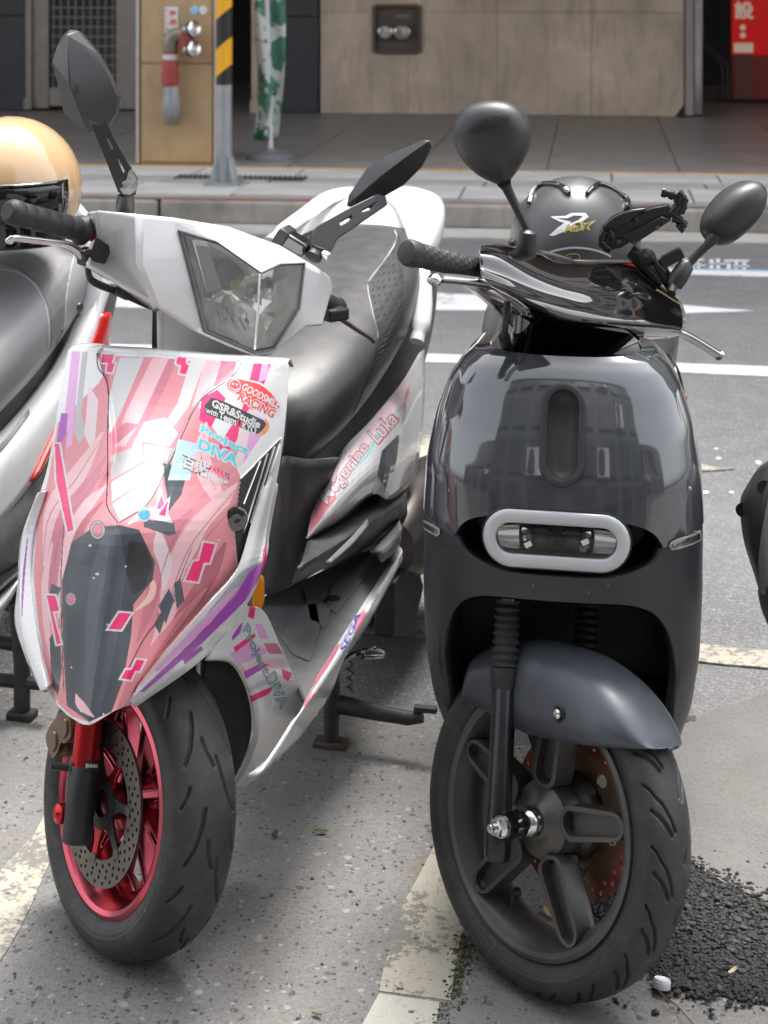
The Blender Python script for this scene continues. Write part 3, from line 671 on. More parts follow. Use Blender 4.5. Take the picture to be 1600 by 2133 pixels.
for px, rr_ in ((804, 17), (839, 19)):
    c = Vector((X(px), dw - .005, Z(66))); r_ = rr_ * uu * 1.15
    o = obj('outlet', MB().lathe([(r_, 0), (r_, -.05), (r_ * .86, -.055), (r_ * .84, -.03), (r_ * .5, -.03), (r_ * .45, -.05), (.0001, -.052)], c, (0, 1, 0), 28), CHR, t); obj('cross_bar', MB().box(c + Vector((0, -.05, 0)), (r_ * .5, .02, r_ * 1.5)), CHR, o, bevel=.004)
obj('name_plate', MB().box((X(838), dw + .003, Z(34)), (.12, .004, .03)), CHR, t)
# left part: dark granite pier, door with grille, narrow dark passage, granite pier
def pier(p0, p1, lb):
    t = thing('granite_pier', lb, 'pier'); B.place(t); a, b = X(p0), X(p1); n = 3
    obj('core', MB().box(((a + b) / 2, dw + .2, 1.8), (b - a - .01, .36, 3.4)), DARKG, t)
    for j in range(4): obj('granite_panel', MB().box(((a + b) / 2, dw + .01, zf + .41 + j * .83), (b - a, .03, .82)), DARKG, t, bevel=.004)
pier(-260, 52, 'dark granite wall pier left of the metal grille door'); pier(572, 664, 'dark granite wall pier beside the beige stone wall')
STEEL = mat('brushed_steel', (.3, .27, .24), .4, .6, var=.15); DGL = mat('dark_glass', (.02, .025, .03), .12)
t = thing('grille_door', 'metal framed glass door with square wire grille', 'door'); B.place(t)
for p0, p1 in ((62, 100), (240, 284)): obj('stile', MB().box((X((p0 + p1) / 2), dw + .05, 1.3), (X(p1) - X(p0), .06, 2.3)), STEEL, t, bevel=.005)
obj('bottom_rail', MB().box((X(170), dw + .05, (Z(228) + Z(188)) / 2), (X(240) - X(100) - .004, .055, Z(188) - Z(228))), STEEL, t, bevel=.005)
obj('top_rail', MB().box((X(170), dw + .05, 2.35), (X(240) - X(100) - .004, .055, .15)), STEEL, t, bevel=.005)
obj('pane', MB().box((X(170), dw + .075, (Z(188) + 2.27) / 2), (X(240) - X(100) - .006, .01, 2.27 - Z(188) - .006)), DGL, t)
src = None
for i in range(9):
    x = X(100) + (X(240) - X(100)) * (i + .5) / 9
    obj('grille_bar', MB().box((x, dw + .055, (Z(188) + 2.27) / 2), (.009, .009, 2.27 - Z(188) - .006)), STEEL, t)
for i in range(12):
    z = Z(188) + .11 + i * (X(240) - X(100)) / 9 * 1.25
    if z < 2.26: obj('grille_bar', MB().box((X(170), dw + .044, z), (X(240) - X(100) - .006, .009, .009)), STEEL, t)
t = thing('door_jamb', 'narrow steel jamb beside the dark passage', 'door jamb'); B.place(t); obj('post', MB().box((X(60), dw + .04, 1.8), (.06, .1, 3.3)), STEEL, t, bevel=.006); obj('foot', MB().box((X(60), dw + .03, zf + .06), (.07, .13, .11)), STEEL, t, bevel=.004)
t = thing('passage_jamb', 'pale jamb at the edge of the dark passage behind the banner', 'door jamb'); B.place(t); obj('post', MB().box((X(534), dw - .02, 1.8), (.055, .12, 3.3)), STN, t, bevel=.006); obj('foot', MB().box((X(534), dw - .03, zf + .06), (.07, .15, .11)), STN, t, bevel=.004)
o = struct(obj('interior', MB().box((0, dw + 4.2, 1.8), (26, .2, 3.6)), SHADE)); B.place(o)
# right: steel door frame, open shop front with a red lit sign panel
t = thing('shop_door_frame', 'polished steel door frame of the open shop front', 'door frame'); B.place(t)
CHR2 = mat('polished_steel', (.55, .54, .54), .22, 1.0, var=.15, vscale=5)
obj('outer_post', MB().box((X(1436), dw + .03, 1.8), (X(1445) - X(1428), .1, 3.3)), mat('beige_frame', (.42, .37, .33), .5), t, bevel=.004); obj('inner_post', MB().box((X(1455), dw + .08, 1.8), (X(1464) - X(1447), .12, 3.3)), CHR2, t, bevel=.006)
ds = dw + 1.6; X2 = lambda px: B.d(px, 100, ds).x; Z2 = lambda py: B.d(1500, py, ds).z
RED = mat('red_sign', (.55, .01, .008), .3, var=.1, emit=((.6, .006, .004), .1)); CREAM = mat('sign_letters', (.62, .55, .45), .5, emit=((.6, .5, .38), .1))
t = thing('red_sign_panel', 'red lit sign panel with pale characters inside the shop', 'sign'); B.place(t)
obj('panel', MB().box(((X2(1524) + X2(1680)) / 2, ds, (Z2(114) + 2.4) / 2), (X2(1680) - X2(1524), .05, 2.4 - Z2(114))), RED, t, bevel=.004)
obj('floor_reflection', MB().box(((X2(1524) + X2(1680)) / 2, ds + .004, (Z2(205) + Z2(115)) / 2), (X2(1680) - X2(1524), .04, Z2(115) - Z2(205))), mat('reflection_red', (.34, .06, .04), .25), t)  # red-brown panel stands in for the sign's warm reflection on the floor
us = (X2(1500) - X2(1400)) / 100
flat_text('設', (X2(1550), ds - .03, Z2(21)), (1, 0, 0), (0, 0, 1), 40 * us, 38 * us, CREAM, t, bold=.035)
for y in (57, 73): obj('dot', MB().lathe([(.0001, 0), (6 * us, 0), (6 * us, .006), (.0001, .006)], (X2(1547), ds - .027, Z2(y)), (0, -1, 0), 20), CREAM, t)
obj('bar', MB().box((X2(1548), ds - .03, Z2(99)), (40 * us, .01, 20 * us)), CREAM, t, bevel=.006); obj('lower_band', MB().box((X2(1547), ds - .028, (Z2(112) + Z2(204)) / 2), (34 * us, .006, Z2(112) - Z2(204))), mat('sign_brown', (.2, .09, .06), .5), t)
BLK = mat('black_tube', (.01, .01, .01), .5)
t = thing('tube_chair', 'black bent tube chair frame just inside the shop door', 'chair'); B.place(t); dc = dw + .9; c_ = lambda x, y, o=0: B.d(x, y, dc + o)
for o_ in (0, .4):
    k = o_ * -26
    obj('tube_leg', MB().tube([c_(1455 + k, -60, o_), c_(1463 + k, 85, o_), c_(1470 + k, 95, o_), c_(1506 + k, 127, o_), c_(1513 + k, 140, o_), c_(1515 + k, 205, o_)], .014, 10), BLK, t)
obj('seat', MB().box(c_(1480, -70, .2), (.42, .42, .05)), BLK, t, bevel=.015); obj('backrest', MB().box(c_(1450, -150, .38), (.4, .04, .3)), BLK, t, bevel=.015)
# arcade soffit and upper storeys
CEIL = mat('soffit', (.5, .49, .47), .8); FAC = mat('facade_tile', (.34, .31, .28), .6, var=.15, vscale=2)
def building(name, lb, fr, x0, x1, yf, depth, z0, zt, fm, floors, bays, face=-1, ac=()):
    TR_, PN_ = (TRIM, DGL) if face < 0 else (DTRIM, DPANE)
    t = thing(name, lb, 'building'); fr.place(t); fh = (zt - z0) / floors; bw = (x1 - x0) / bays
    obj('wall', MB().box(((x0 + x1) / 2, yf - face * depth / 2, (z0 + zt) / 2), (x1 - x0, depth, zt - z0)), fm, t)
    obj('parapet', MB().box(((x0 + x1) / 2, yf - face * depth / 2, zt + .25), (x1 - x0 + .2, depth + .2, .5)), fm, t)
    src = None
    for i in range(floors):
        for j in range(bays):
            c = (x0 + bw * (j + .5), yf + face * .04, z0 + fh * (i + .55))
            if src is None:
                w0 = obj('window', MB().box((0, 0, 0), (bw * .66, .09, fh * .52)), TR_, t); p0 = obj('pane', MB().box((0, face * .03, 0), (bw * .6, .06, fh * .46)), PN_, w0); s0_ = obj('sill', MB().box((0, face * .08, -fh * .28), (bw * .72, .2, .06)), TR_, w0); src = (w0, p0, s0_); w0.location = c; continue
            w = src[0].copy(); COL.objects.link(w); w.location = c
            for s_ in src[1:]: q_ = s_.copy(); COL.objects.link(q_); q_.parent = w
    for (x, z) in ac:
        o = obj('air_conditioner', MB().box((x, yf + face * .3, z), (.85, .36, .58)), WSIGN, t, bevel=.02); obj('fan', MB().lathe([(.0001, 0), (.2, 0), (.22, .02), (.23, 0)], (x - .15, yf + face * .485, z), (0, face, 0), 20), BLK, o)
    return t
building('tower_block', 'tiled building above the arcade across the road', B, -16, 16, da + .1, 9, 3.6, 11.6, FAC, 3, 14)
for i in (-3, -2, -1, 1, 2, 3):
    t = thing('arcade_pillar', 'tan tiled arcade pillar further along the far pavement', 'pillar', group='plain arcade pillars'); B.place(t); x = pc + i * 4.8
    obj('core', MB().box((x, dp + .22, 1.85), (pw, .42, 3.46)), TAN, t, bevel=.006); obj('plinth', MB().box((x, dp + .22, KZ + .09), (pw + .04, .46, .16)), TAN, t, bevel=.006)
# the houses behind the lens, seen mirrored in the paint
Bk = Frame(0, 0, 7.0)
FB = mat('rear_facade_grey', (.085, .085, .09), .6, var=.2, vscale=1.5); DTRIM = mat('dark_window_trim', (.075, .075, .08), .6); DPANE = mat('rear_pane', (.045, .048, .055), .35); FB2 = mat('rear_facade_tan', (.15, .135, .12), .6, var=.2, vscale=1.5)
building('apartment_house', 'grey apartment house with air conditioners behind the parking row', Bk, -5.4, 6.4, -4.8, 8, 0, 10.8, FB, 4, 7, 1, ((-1.4, 3.4), (1.6, 3.5), (3.6, 6.6), (.2, 6.5), (2.4, 9.4)))
building('apartment_house', 'tan house left of the grey apartment house behind the parking row', Bk, -14.5, -5.8, -5.2, 8, 0, 4.2, FB2, 1, 4, 1, ((-6.4, 3.4),))
building('apartment_house', 'low tan house right of the grey apartment house behind the parking row', Bk, 6.9, 15.5, -5.0, 8, 0, 4.4, FB2, 1, 4, 1, ((7.5, 3.3),))
# ------------------------------------------------------------------ shared scooter materials and builders
RUB = mat('tyre_rubber', (.024, .024, .025), .56, var=.2, vscale=14, bump=.25, bscale=500, dust=.09, rvar=.2)
GRIP = mat('grip_rubber', (.022, .022, .023), .55, var=.15, dust=.08); MBLK = mat('matte_black', (.016, .016, .017), .5, var=.2, dust=.06); GBLK = mat('gloss_black', (.005, .005, .006), .06, var=.1, coat=1.0, rvar=.3, spec=.8, cior=1.75)
GREYG = mat('gloss_charcoal_paint', (.045, .05, .059), .09, var=.05, coat=1.0, rvar=.25, spec=.6, cior=1.65, dust=.05); GREYM = mat('matte_charcoal', (.027, .029, .034), .42, var=.08, vscale=5, rvar=.12, dust=.03)
GREYF = mat('satin_charcoal', (.062, .07, .082), .33, .25, var=.06, rvar=.15); LINER = mat('wheel_liner', (.009, .009, .01), .8)
MIRB = mat('mirror_plastic', (.03, .03, .032), .42, var=.12, bump=.08, bscale=700); RIMD = mat('gunmetal_rim', (.09, .085, .08), .38, .5, var=.12, dust=.1)
ALU = mat('cast_aluminium', (.62, .62, .62), .25, 1.0, var=.12); STEELB = mat('bright_steel', (.7, .69, .67), .18, 1.0, var=.1); DSTEEL = mat('dark_steel', (.14, .13, .125), .42, .8, var=.3)
DISCS = mat('disc_steel', (.16, .145, .13), .4, .85, var=.3, dust=.1); RUSTR = mat('rusty_disc', (.22, .13, .08), .6, .4, var=.45, vscale=25); REDD = mat('red_disc_paint', (.27, .075, .06), .5, .2, var=.4, vscale=30)
FROST = mat('frosted_acrylic', (.62, .64, .66), .22, var=.05, trans=.25, coat=.6); CLEAR = glass('clear_lens', (.96, .96, .95)); MIRG = mat('mirror_glass', (.9, .9, .9), .02, 1.0, var=0)
LEATH = mat('seat_vinyl', (.038, .038, .04), .38, var=.15, vscale=7, bump=.35, bscale=420, rvar=.18, dust=.05); AMBER = mat('amber_lens', (.85, .3, .02), .25, trans=.3)
WHITE = mat('white_paint', (.76, .76, .765), .22, var=.05, coat=.6, dust=.05); REDL = mat('red_plastic', (.6, .015, .01), .25, coat=.5)

def tyre(Rr, w, h, grooves, N, gw=.0022, gd=.0042, nt=820, ns=150):
    """one tyre about the x axis; grooves: polylines (fraction of the period, metres across the tread)"""
    th = np.linspace(0, 2 * pi, nt, endpoint=False); uu_ = np.linspace(-1, 1, ns); ph = R(148) * (.6 * uu_ + .4 * uu_ ** 3); T, P_ = np.meshgrid(th, ph, indexing='ij')
    rc = Rr - h * .52; bx = w / 2; sq = .86
    sn = np.sign(np.sin(P_)) * np.abs(np.sin(P_)) ** sq; cs = np.sign(np.cos(P_)) * np.abs(np.cos(P_)) ** .92
    x = bx * sn; r = rc + (Rr - rc) * cs; q = P_ * bx * .98; per = 2 * pi / N; a = ((T / per) % 1.0) * per * Rr; D = np.zeros_like(a)
    for g, wd in grooves:
        for (a0, q0), (a1, q1) in zip(g[:-1], g[1:]):
            for sh in (-1, 0, 1):
                ax_, ay, bx_, by = (a0 + sh) * per * Rr, q0, (a1 + sh) * per * Rr, q1; dx, dy = bx_ - ax_, by - ay; L2 = dx * dx + dy * dy + 1e-12
                t = np.clip(((a - ax_) * dx + (q - ay) * dy) / L2, 0, 1); dd = np.hypot(a - ax_ - t * dx, q - ay - t * dy)
                D = np.maximum(D, np.clip((wd * 1.35 - dd) / (wd * .7), 0, 1))
    r = r - gd * D * np.abs(cs) ** .3; x = x - gd * D * sn * .7
    rib = .0006 * (np.sin((np.abs(P_) - R(96)) * 40) > .2) * (np.abs(P_) > R(84)) * (np.abs(P_) < R(104)); x = x + rib * sn
    V = np.stack((x, -r * np.cos(T), r * np.sin(T)), -1).reshape(-1, 3); mb = MB(); mb.v = [tuple(v) for v in V]
    i = np.arange(nt)[:, None]; j = np.arange(ns - 1)[None, :]; n2 = (i + 1) % nt
    mb.f = [tuple(t) for t in np.stack((i * ns + j, n2 * ns + j, n2 * ns + j + 1, i * ns + j + 1), -1).reshape(-1, 4).tolist()]
    return mb
def ring_plate(r0, r1, x0, x1, holes=(), n=64, outer=None):       # annulus about x with round holes
    c = lambda r, k, cx=0, cy=0: [(cx + r * math.cos(2 * pi * q / k), cy + r * math.sin(2 * pi * q / k)) for q in range(k)]
    return MB().prism(outer or c(r1, n), (0, 0, 0), (0, -1, 0), (0, 0, 1), (1, 0, 0), x0, x1, [c(r0, n)[::-1]] + [c(hr, 8, hx, hy)[::-1] for hx, hy, hr in holes])
def polar(r, a): return (r * math.cos(a), r * math.sin(a))
def pillow(outl, front, n=10, flat=.55, back=None):              # dome over an outline; front: offset vector
    c = sum(outl, Vector()) / len(outl); Rg = []
    for i in range(n + 1):
        t = i / n * pi / 2; s = math.cos(t) ** flat if i < n else 0.0; Rg.append([c + (p - c) * max(s, .002) + front * math.sin(t) for p in outl])
    mb = MB(); mb.grid(Rg, cv=True)
    if back is not None:
        Rg = [outl, [p + back for p in outl], [c + (p - c) * .93 + back * 1.4 for p in outl]]; mb.grid(Rg, cv=True); mb.add(Rg[-1], [tuple(range(len(outl)))])
    return mb
def steer_group(delta, rake):
    a = Vector((0, math.sin(R(rake)), math.cos(R(rake)))); return a, Matrix.Rotation(R(delta), 3, a)
def wheel_pose(contact, S, Rr, rt):
    e = S @ Vector((1, 0, 0)); dn = (Vector((0, 0, -1)) + e * e.z).normalized(); sn = math.sqrt(1 - e.z ** 2)
    c = Vector((contact.x, contact.y, 0)) - dn * (Rr - rt); c.z = (Rr - rt) * sn + rt; return c
def side_text(txt, r, a0, a1, h, x, m, parent, cw=True, t=.0007, name='sidewall_lettering', bold=.01):   # raised letters round a sidewall
    P, T = text2d(txt, bold); xs = [p[0] for p in P]; ys = [p[1] for p in P]; x0, x1, y0, y1 = min(xs), max(xs), min(ys), max(ys); V = []
    for p in P:
        u = (p[0] - x0) / (x1 - x0); a = a0 + (a1 - a0) * u; rr = r + (p[1] - y0) / (y1 - y0) * h if cw else r + h - (p[1] - y0) / (y1 - y0) * h
        V.append((x(rr) - t, -rr * math.cos(a), rr * math.sin(a)))
    mb = MB(); mb.add(V, T); return mb

def specks(mm, scale=55.0, thr=.09, colr=(.45, .44, .42)):          # stray dust and grit specks
    nt = mm.node_tree; pb = nt.nodes['Principled BSDF']; old = pb.inputs['Base Color'].links[0].from_socket; tc = nt.nodes.new('ShaderNodeTexCoord').outputs['Object']
    v = node(nt, 'ShaderNodeTexVoronoi', Scale=scale); nt.links.new(tc, v.inputs['Vector']); sp = nt.nodes.new('ShaderNodeSeparateColor'); nt.links.new(v.outputs['Color'], sp.inputs[0])
    mu = nt.nodes.new('ShaderNodeMath'); mu.operation = 'MULTIPLY'; nt.links.new(ramp(nt, v.outputs['Distance'], [(thr * .7, 1.), (thr, 0.)]), mu.inputs[0]); nt.links.new(ramp(nt, sp.outputs[1], [(.72, 0.), (.76, 1.)]), mu.inputs[1])
    nt.links.new(mixc(nt, mu.outputs[0], old, colr), pb.inputs['Base Color'])
for mm in (GREYF, GREYM, RUB): specks(mm, 55.0, .07, (.3, .29, .28))
# ------------------------------------------------------------------ the dark electric scooter
GF = Frame(.22, 2.296, 8.5, .9)
gs = thing('electric_scooter', 'charcoal electric scooter with rounded front shield and white pill shaped headlight', 'scooter'); GF.place(gs); gd_ = GF.d
_z = [.22, .25, .30, .38, .48, .585, .66, .72, .77, .795, .81, .818]
_w = [.166, .174, .188, .197, .199, .197, .191, .179, .161, .145, .127, .1]
_y = [.125, .115, .09, .06, .038, .022, .034, .055, .08, .095, .108, .12]
_D = [.15, .15, .155, .16, .16, .155, .14, .125, .105, .095, .085, .07]
zz = np.linspace(.22, .818, 300)
def _sm(v):
    c = np.interp(zz, _z, v); k = np.ones(13) / 13; return np.convolve(np.pad(c, 6, 'edge'), k, 'valid')
_W, _Y, _DD = np.interp(zz, _z, _w), _sm(_y), _sm(_D)
_W[:260] = _sm(_w)[:260]
def gS(s, z, out=0.0):
    w, y, D = (float(np.interp(z, zz, q)) for q in (_W, _Y, _DD)); n = 2.5; t = max(-1, min(1, s)) * pi / 2
    sx_ = math.copysign(abs(math.sin(t)) ** (2 / n), t); cy = abs(math.cos(t)) ** (2 / n)
    x = (w + out) * sx_; yy = y - out + (D + out) * (1 - cy)
    if abs(s) > 1: e = abs(s) - 1; yy += e * .5; x *= 1 - e * .25
    return Vector((x, yy, z))
S_ = [s for s in np.concatenate((np.linspace(-1.16, -1.02, 4), np.linspace(-1, -.52, 40), np.linspace(-.5, .5, 60), np.linspace(.52, 1, 40), np.linspace(1.02, 1.16, 4)))]
def xs_(s): return abs(gS(s, .578).x)
def z_up(s):
    x = xs_(s); return .578 + .0395 * math.sqrt(max(0, 1 - (x / .137) ** 4)) if x < .137 else .578 + (x - .137) * .2
def z_lo(s):
    x = xs_(s); return .578 - .0395 * math.sqrt(max(0, 1 - (x / .137) ** 4)) if x < .137 else .578 + (x - .137) * .2 - .0015
def z_arch(s):
    x = abs(gS(s, .40).x); return .25 + .252 * (1 - (x / .166) ** 6) ** .3 if x < .166 else .25 - (x - .166) * .4
def zrows(lo, hi, n): return [lo + (hi - lo) * i / n for i in range(n + 1)]
top = .8165
P = []
for i in range(45):
    f = i / 44; f = 1 - (1 - f) ** 1.6; P.append([gS(s, z_up(s) + (top - z_up(s)) * f, .003) for s in S_])
upper = obj('front_panel', MB().grid(P), GREYG, gs, ang=50, solid=.006)
badge_c = gd_(1172, 905, .052); bn = Vector((0, -.925, .38)).normalized(); bu = Vector((0, .38, .925)).normalized(); bx_ = Vector((1, 0, 0))
bpy.context.view_layer.update(); bake(upper)
cut(upper, MB().prism(stadium(.0665, .0275, 12), badge_c, bu, bx_, bn, -.05, .05))
bv = bvh_of([upper]); hit = bv.ray_cast(badge_c + bn * .1 + bx_ * .031, -bn)[0]; off = (hit - badge_c).dot(bn) if hit else 0
mb = MB(); st = stadium(.0665, .0275, 12); Rg = []
for k, dz in ((1.0, -.012), (1.12, .0005), (1.08, .004), (.98, .005), (.78, .004), (.72, .0), (.72, -.010)):
    hw = .0275 - .0275 * (1 - k) * 1.0; hl = .0665 - .0275 * (1 - k); Rg.append([badge_c + bu * p[0] + bx_ * p[1] + bn * (off + dz) for p in stadium(hl, hw, 12)])
ring = obj('emblem_frame', MB().grid(Rg, cv=True), GREYM, gs, ang=40)
Rg = []
for k, dz in ((.74, .001), (.71, -.018), (.62, -.027), (.3, -.030), (.05, -.0305)):
    hw = .0275 * k; hl = .0665 - .0275 * (1 - k); Rg.append([badge_c + bu * p[0] + bx_ * p[1] + bn * (off + dz) for p in stadium(hl, hw, 12)])
mb = MB().grid(Rg, cv=True); mb.add(Rg[-1], [tuple(range(len(Rg[-1])))]); obj('emblem_recess', mb, mat('emblem_grey', (.11, .11, .107), .5), ring, ang=60)
P = [[gS(s, z_arch(s) + (z_lo(s) - z_arch(s)) * i / 30) for s in S_] for i in range(31)]
lower = obj('front_cover', MB().grid(P), GREYM, gs, ang=50, solid=.014)
# wheel arch lining and the pocket round the lamp
bd = [gS(s, z_arch(s)) for s in S_ if abs(gS(s, .4).x) < .169]
Rg = [[p + Vector((-p.x * k, .006 + dy, -.0 if k == 0 else -.004)) for p in bd] for k, dy in ((.03, .0), (.05, .08), (.09, .2), (.12, .30))]
mb = MB().grid(Rg); mb.add(Rg[-1] , [tuple(range(len(Rg[-1])))]); obj('wheel_arch_liner', mb, LINER, gs, ang=70)
pk = [s for s in S_ if xs_(s) <= .1372]
lu, ll = [gS(s, z_up(s)) for s in pk], [gS(s, z_lo(s)) for s in pk[::-1]]
rim_ = lu + ll; cpk = Vector((0, .03, .578)); Rg = []
for k, dy in ((1.0, .004), (.985, .02), (.93, .05), (.85, .07)):
    Rg.append([Vector((p.x * k, p.y * (1 if k == 1 else .4) + .03 * (k < 1) + dy, .578 + (p.z - .578) * k)) for p in rim_])
mb = MB().grid(Rg, cv=True); mb.add(Rg[-1], [tuple(range(len(rim_)))]); obj('lamp_pocket', mb, MBLK, gs, ang=60)
# headlight
LREF = mat('lamp_chrome', (.9, .9, .9), .16, .6, var=.05)
hl_ = obj('headlight', MB(), MBLK, gs); hc = gd_(1158, 1128, .018); hx, hz, hn = Vector((1, 0, 0)), Vector((0, .06, 1)).normalized(), Vector((0, -1, .06)).normalized()
def stad(hl, hw, dn): return [hc + hx * (p[0]) + hz * p[1] + hn * (dn - (p[0] / .1) ** 2 * .012) for p in stadium(hl, hw, 14)]
obj('housing', MB().rings([stad(.1015, .041, -.05), stad(.1015, .041, -.004), stad(.1005, .040, .0), stad(.098, .0375, -.001)], False), MBLK, hl_)
obj('light_ring', MB().grid([stad(.0995, .039, -.006), stad(.0985, .038, .001), stad(.0965, .036, .0035), stad(.090, .0295, .0042), stad(.083, .0225, .0035), stad(.0805, .020, .0005), stad(.0795, .019, -.012)], cv=True), FROST, hl_, ang=60)
mb = MB(); r0 = stad(.0795, .019, -.03); mb.add(r0, [tuple(range(len(r0)))]); mb.grid([stad(.0795, .019, -.012), stad(.0795, .019, -.03)], cv=True); obj('reflector_back', mb, MBLK, hl_)
for sg in (-1, 1):
    Rg = []
    for k in range(9):
        a = -pi / 2 + pi * k / 8; Rg.append([hc + hx * sg * (.047 + .030 * f + .004 * math.cos(a)) + hz * .0165 * math.sin(a) * (1 - .15 * f) + hn * (-.012 - .012 * math.cos(a) * (1 - .3 * f)) for f in np.linspace(0, 1, 6)])
    obj('reflector', MB().grid(Rg), LREF, hl_, ang=40)
    mb = MB(); c = hc + hx * sg * .021 + hn * -.012; mb.add([], []); mb.lathe([(.0165, -.014), (.0165, -.002), (.0145, .0), (.011, .003), (.005, .0055), (.0001, .006)], c, hn, 28); obj('projector_lens', mb, DGL, hl_)
    for k in range(3): obj('facet', MB().box(hc + hx * sg * (.041 - .002 * k) + hz * (.008 - .008 * k) + hn * -.011, (.008, .01, .007), Matrix.Rotation(.5 * sg + k, 3, 'Z') @ Matrix.Rotation(-.5, 3, 'X')), LREF, hl_)
c0 = stad(.079, .0185, .003); mb = MB(); Rg = [stad(.079, .0185, .002), stad(.07, .0095, .0035)]; mb.grid(Rg, cv=True); mb.add(Rg[-1], [tuple(range(len(Rg[-1])))]); obj('cover_lens', mb, CLEAR, hl_)
# turn signals and shut lines laid on the shield
bv = bvh_of([upper, lower]); SIG = mat('clear_signal', (.5, .5, .48), .2, var=.3, vscale=200, coat=.5)
for poly, inner in (([(866, 1068), (880, 1080), (905, 1092), (918, 1100), (919, 1111), (912, 1117), (895, 1108), (868, 1090)], (868, 1082, 914, 1109)), ([(1457, 1103), (1440, 1112), (1410, 1121), (1396, 1128), (1392, 1137), (1398, 1145), (1415, 1142), (1440, 1134), (1459, 1124)], (1397, 1137, 1458, 1114))):
    D = Decals(GF, bv, 5); D.poly(poly, SIG, off=.002); D.poly(grow(poly, -4), ALU, off=.0034); D.build(gs, 'turn_signal')
    D = Decals(GF, bv, 5); x0, y0, x1, y1 = inner
    for k in range(14):
        f = k / 13 * .8; x = x0 + (x1 - x0) * f + 3; y = y0 + (y1 - y0) * f; D.poly([(x - .8, y - 4), (x + .8, y - 4), (x + .8, y + 5), (x - .8, y + 5)], DSTEEL, off=.0037)
    D.build(gs, 'lens_rib')
# ---- steered front end
FBLK = mat('fork_black', (.008, .008, .01), .3, var=.2, dust=.05)
GA, GS = steer_group(50, 14); tR, tW, tH = .216, .084, .056
gc = wheel_pose(GF.I @ gnd(1112, 2052), GS, tR, tW / 2 * .95); gx = lambda v: GS @ v + gc
wh = obj('front_wheel', MB(), RIMD, gs)
gr = [([(.05, -.006), (.25, -.011), (.5, -.021), (.62, -.030)], .0017), ([(.55, .006), (.75, .011), (1.0, .021), (1.12, .030)], .0017), ([(.0, -.012), (.16, -.019), (.3, -.028), (.42, -.040)], .0023), ([(.5, .012), (.66, .019), (.8, .028), (.92, .040)], .0023),
      ([(.62, -.03), (.75, -.036), (.85, -.045)], .0016), ([(.12, .03), (.25, .036), (.35, .045)], .0016)]
ty = obj('tyre', tyre(tR, tW, tH, gr, 18).xf(gx), RUB, wh, fix=False, ang=75)
rc_ = tR - tH * .52; GLEG = GS.inverted() @ Vector((0, math.sin(R(22)), math.cos(R(22))))
def sx_of(r): c = max(-1, min(1, (r - rc_) / (tR - rc_))); return -tW / 2 * max(.2, (1 - abs(c) ** 2.1)) ** .43
for txt, a0, a1, h, r in (('100/80-12', -R(122), -R(96), .0105, .172), ('56J  TUBELESS', -R(90), -R(66), .006, .174), ('SPORT', R(186), R(205), .008, .172), ('MADE IN TAIWAN', R(-40), R(-12), .005, .176)):
    obj('sidewall_lettering', side_text(txt, r, a0, a1, h, sx_of, RUB, ty, cw=False).xf(gx), mat('lettering_rubber_' + txt[:2], (.05, .05, .05), .6), ty, fix=False)
mb = MB().lathe([(r_ + .009, x_ * .93) for r_, x_ in [(.152, -.043), (.1575, -.041), (.159, -.036), (.153, -.032), (.149, -.03), (.141, -.022), (.137, -.01), (.137, .014), (.143, .026), (.15, .032), (.159, .036), (.1575, .042), (.150, .042), (.138, .036), (.131, .02), (.130, -.006), (.133, -.018), (.141, -.030), (.146, -.040)]], (0, 0, 0), (1, 0, 0), 96, close=True)
obj('rim', mb.xf(gx), RIMD, wh, ang=30)
mb = MB().lathe([(.0001, -.040), (.018, -.040), (.024, -.036), (.03, -.030), (.047, -.026), (.05, -.02), (.05, .01), (.058, .018), (.058, .034), (.0001, .036)], (0, 0, 0), (1, 0, 0), 48); obj('hub', mb.xf(gx), RIMD, wh)
for k, a in enumerate((94, 22, -50, -122, 166)):
    a = R(a); u = Vector((0, -math.cos(a), math.sin(a))); v = Vector((0, math.sin(a), math.cos(a))); ex = Vector((1, 0, 0)); cc = u * .098
    st_o = stadium(.055, .0200, 10); st_i = stadium(.050, .0135, 10)
    st_o = [(p[0], p[1] * (1 + .16 * (-p[0] / .051))) for p in st_o]; st_i = [(p[0], p[1] * (1 + .16 * (-p[0] / .051))) for p in st_i]
    sp = obj('spoke', MB().prism(st_o, cc, u, v, ex, -.034, -.006, [st_i[::-1]]).xf(gx), RIMD, wh, bevel=.0014, seg=2)
    obj('spoke_web', MB().prism([(-.05, .0185), (.05, .0145), (.05, -.0145), (-.05, -.0185)], cc, u, v, ex, -.019, .008).xf(gx), RIMD, sp, bevel=.004)
hs_ = [(*polar(.101, 2 * pi * k / 24), .0036) for k in range(24)] + [(*polar(.093, 2 * pi * (k + .5) / 24), .0028) for k in range(24)]
bd_ = obj('brake_disc', ring_plate(.086, .108, .040, .044, hs_, 72).xf(gx), REDD, wh, ang=30); obj('disc_carrier', ring_plate(.05, .0858, .041, .045, [(*polar(.07, 2 * pi * k / 6), .009) for k in range(6)], 60).xf(gx), RUSTR, bd_, ang=30)
obj('valve_stem', MB().tube([Vector((-.004, .035, -.134)), Vector((-.006, .034, -.118)), Vector((-.008, .030, -.110)), Vector((-.014, .022, -.106)), Vector((-.02, .016, -.107))], [.0045, .004, .0038, .0038, .0045], 10).xf(gx), MBLK, wh)
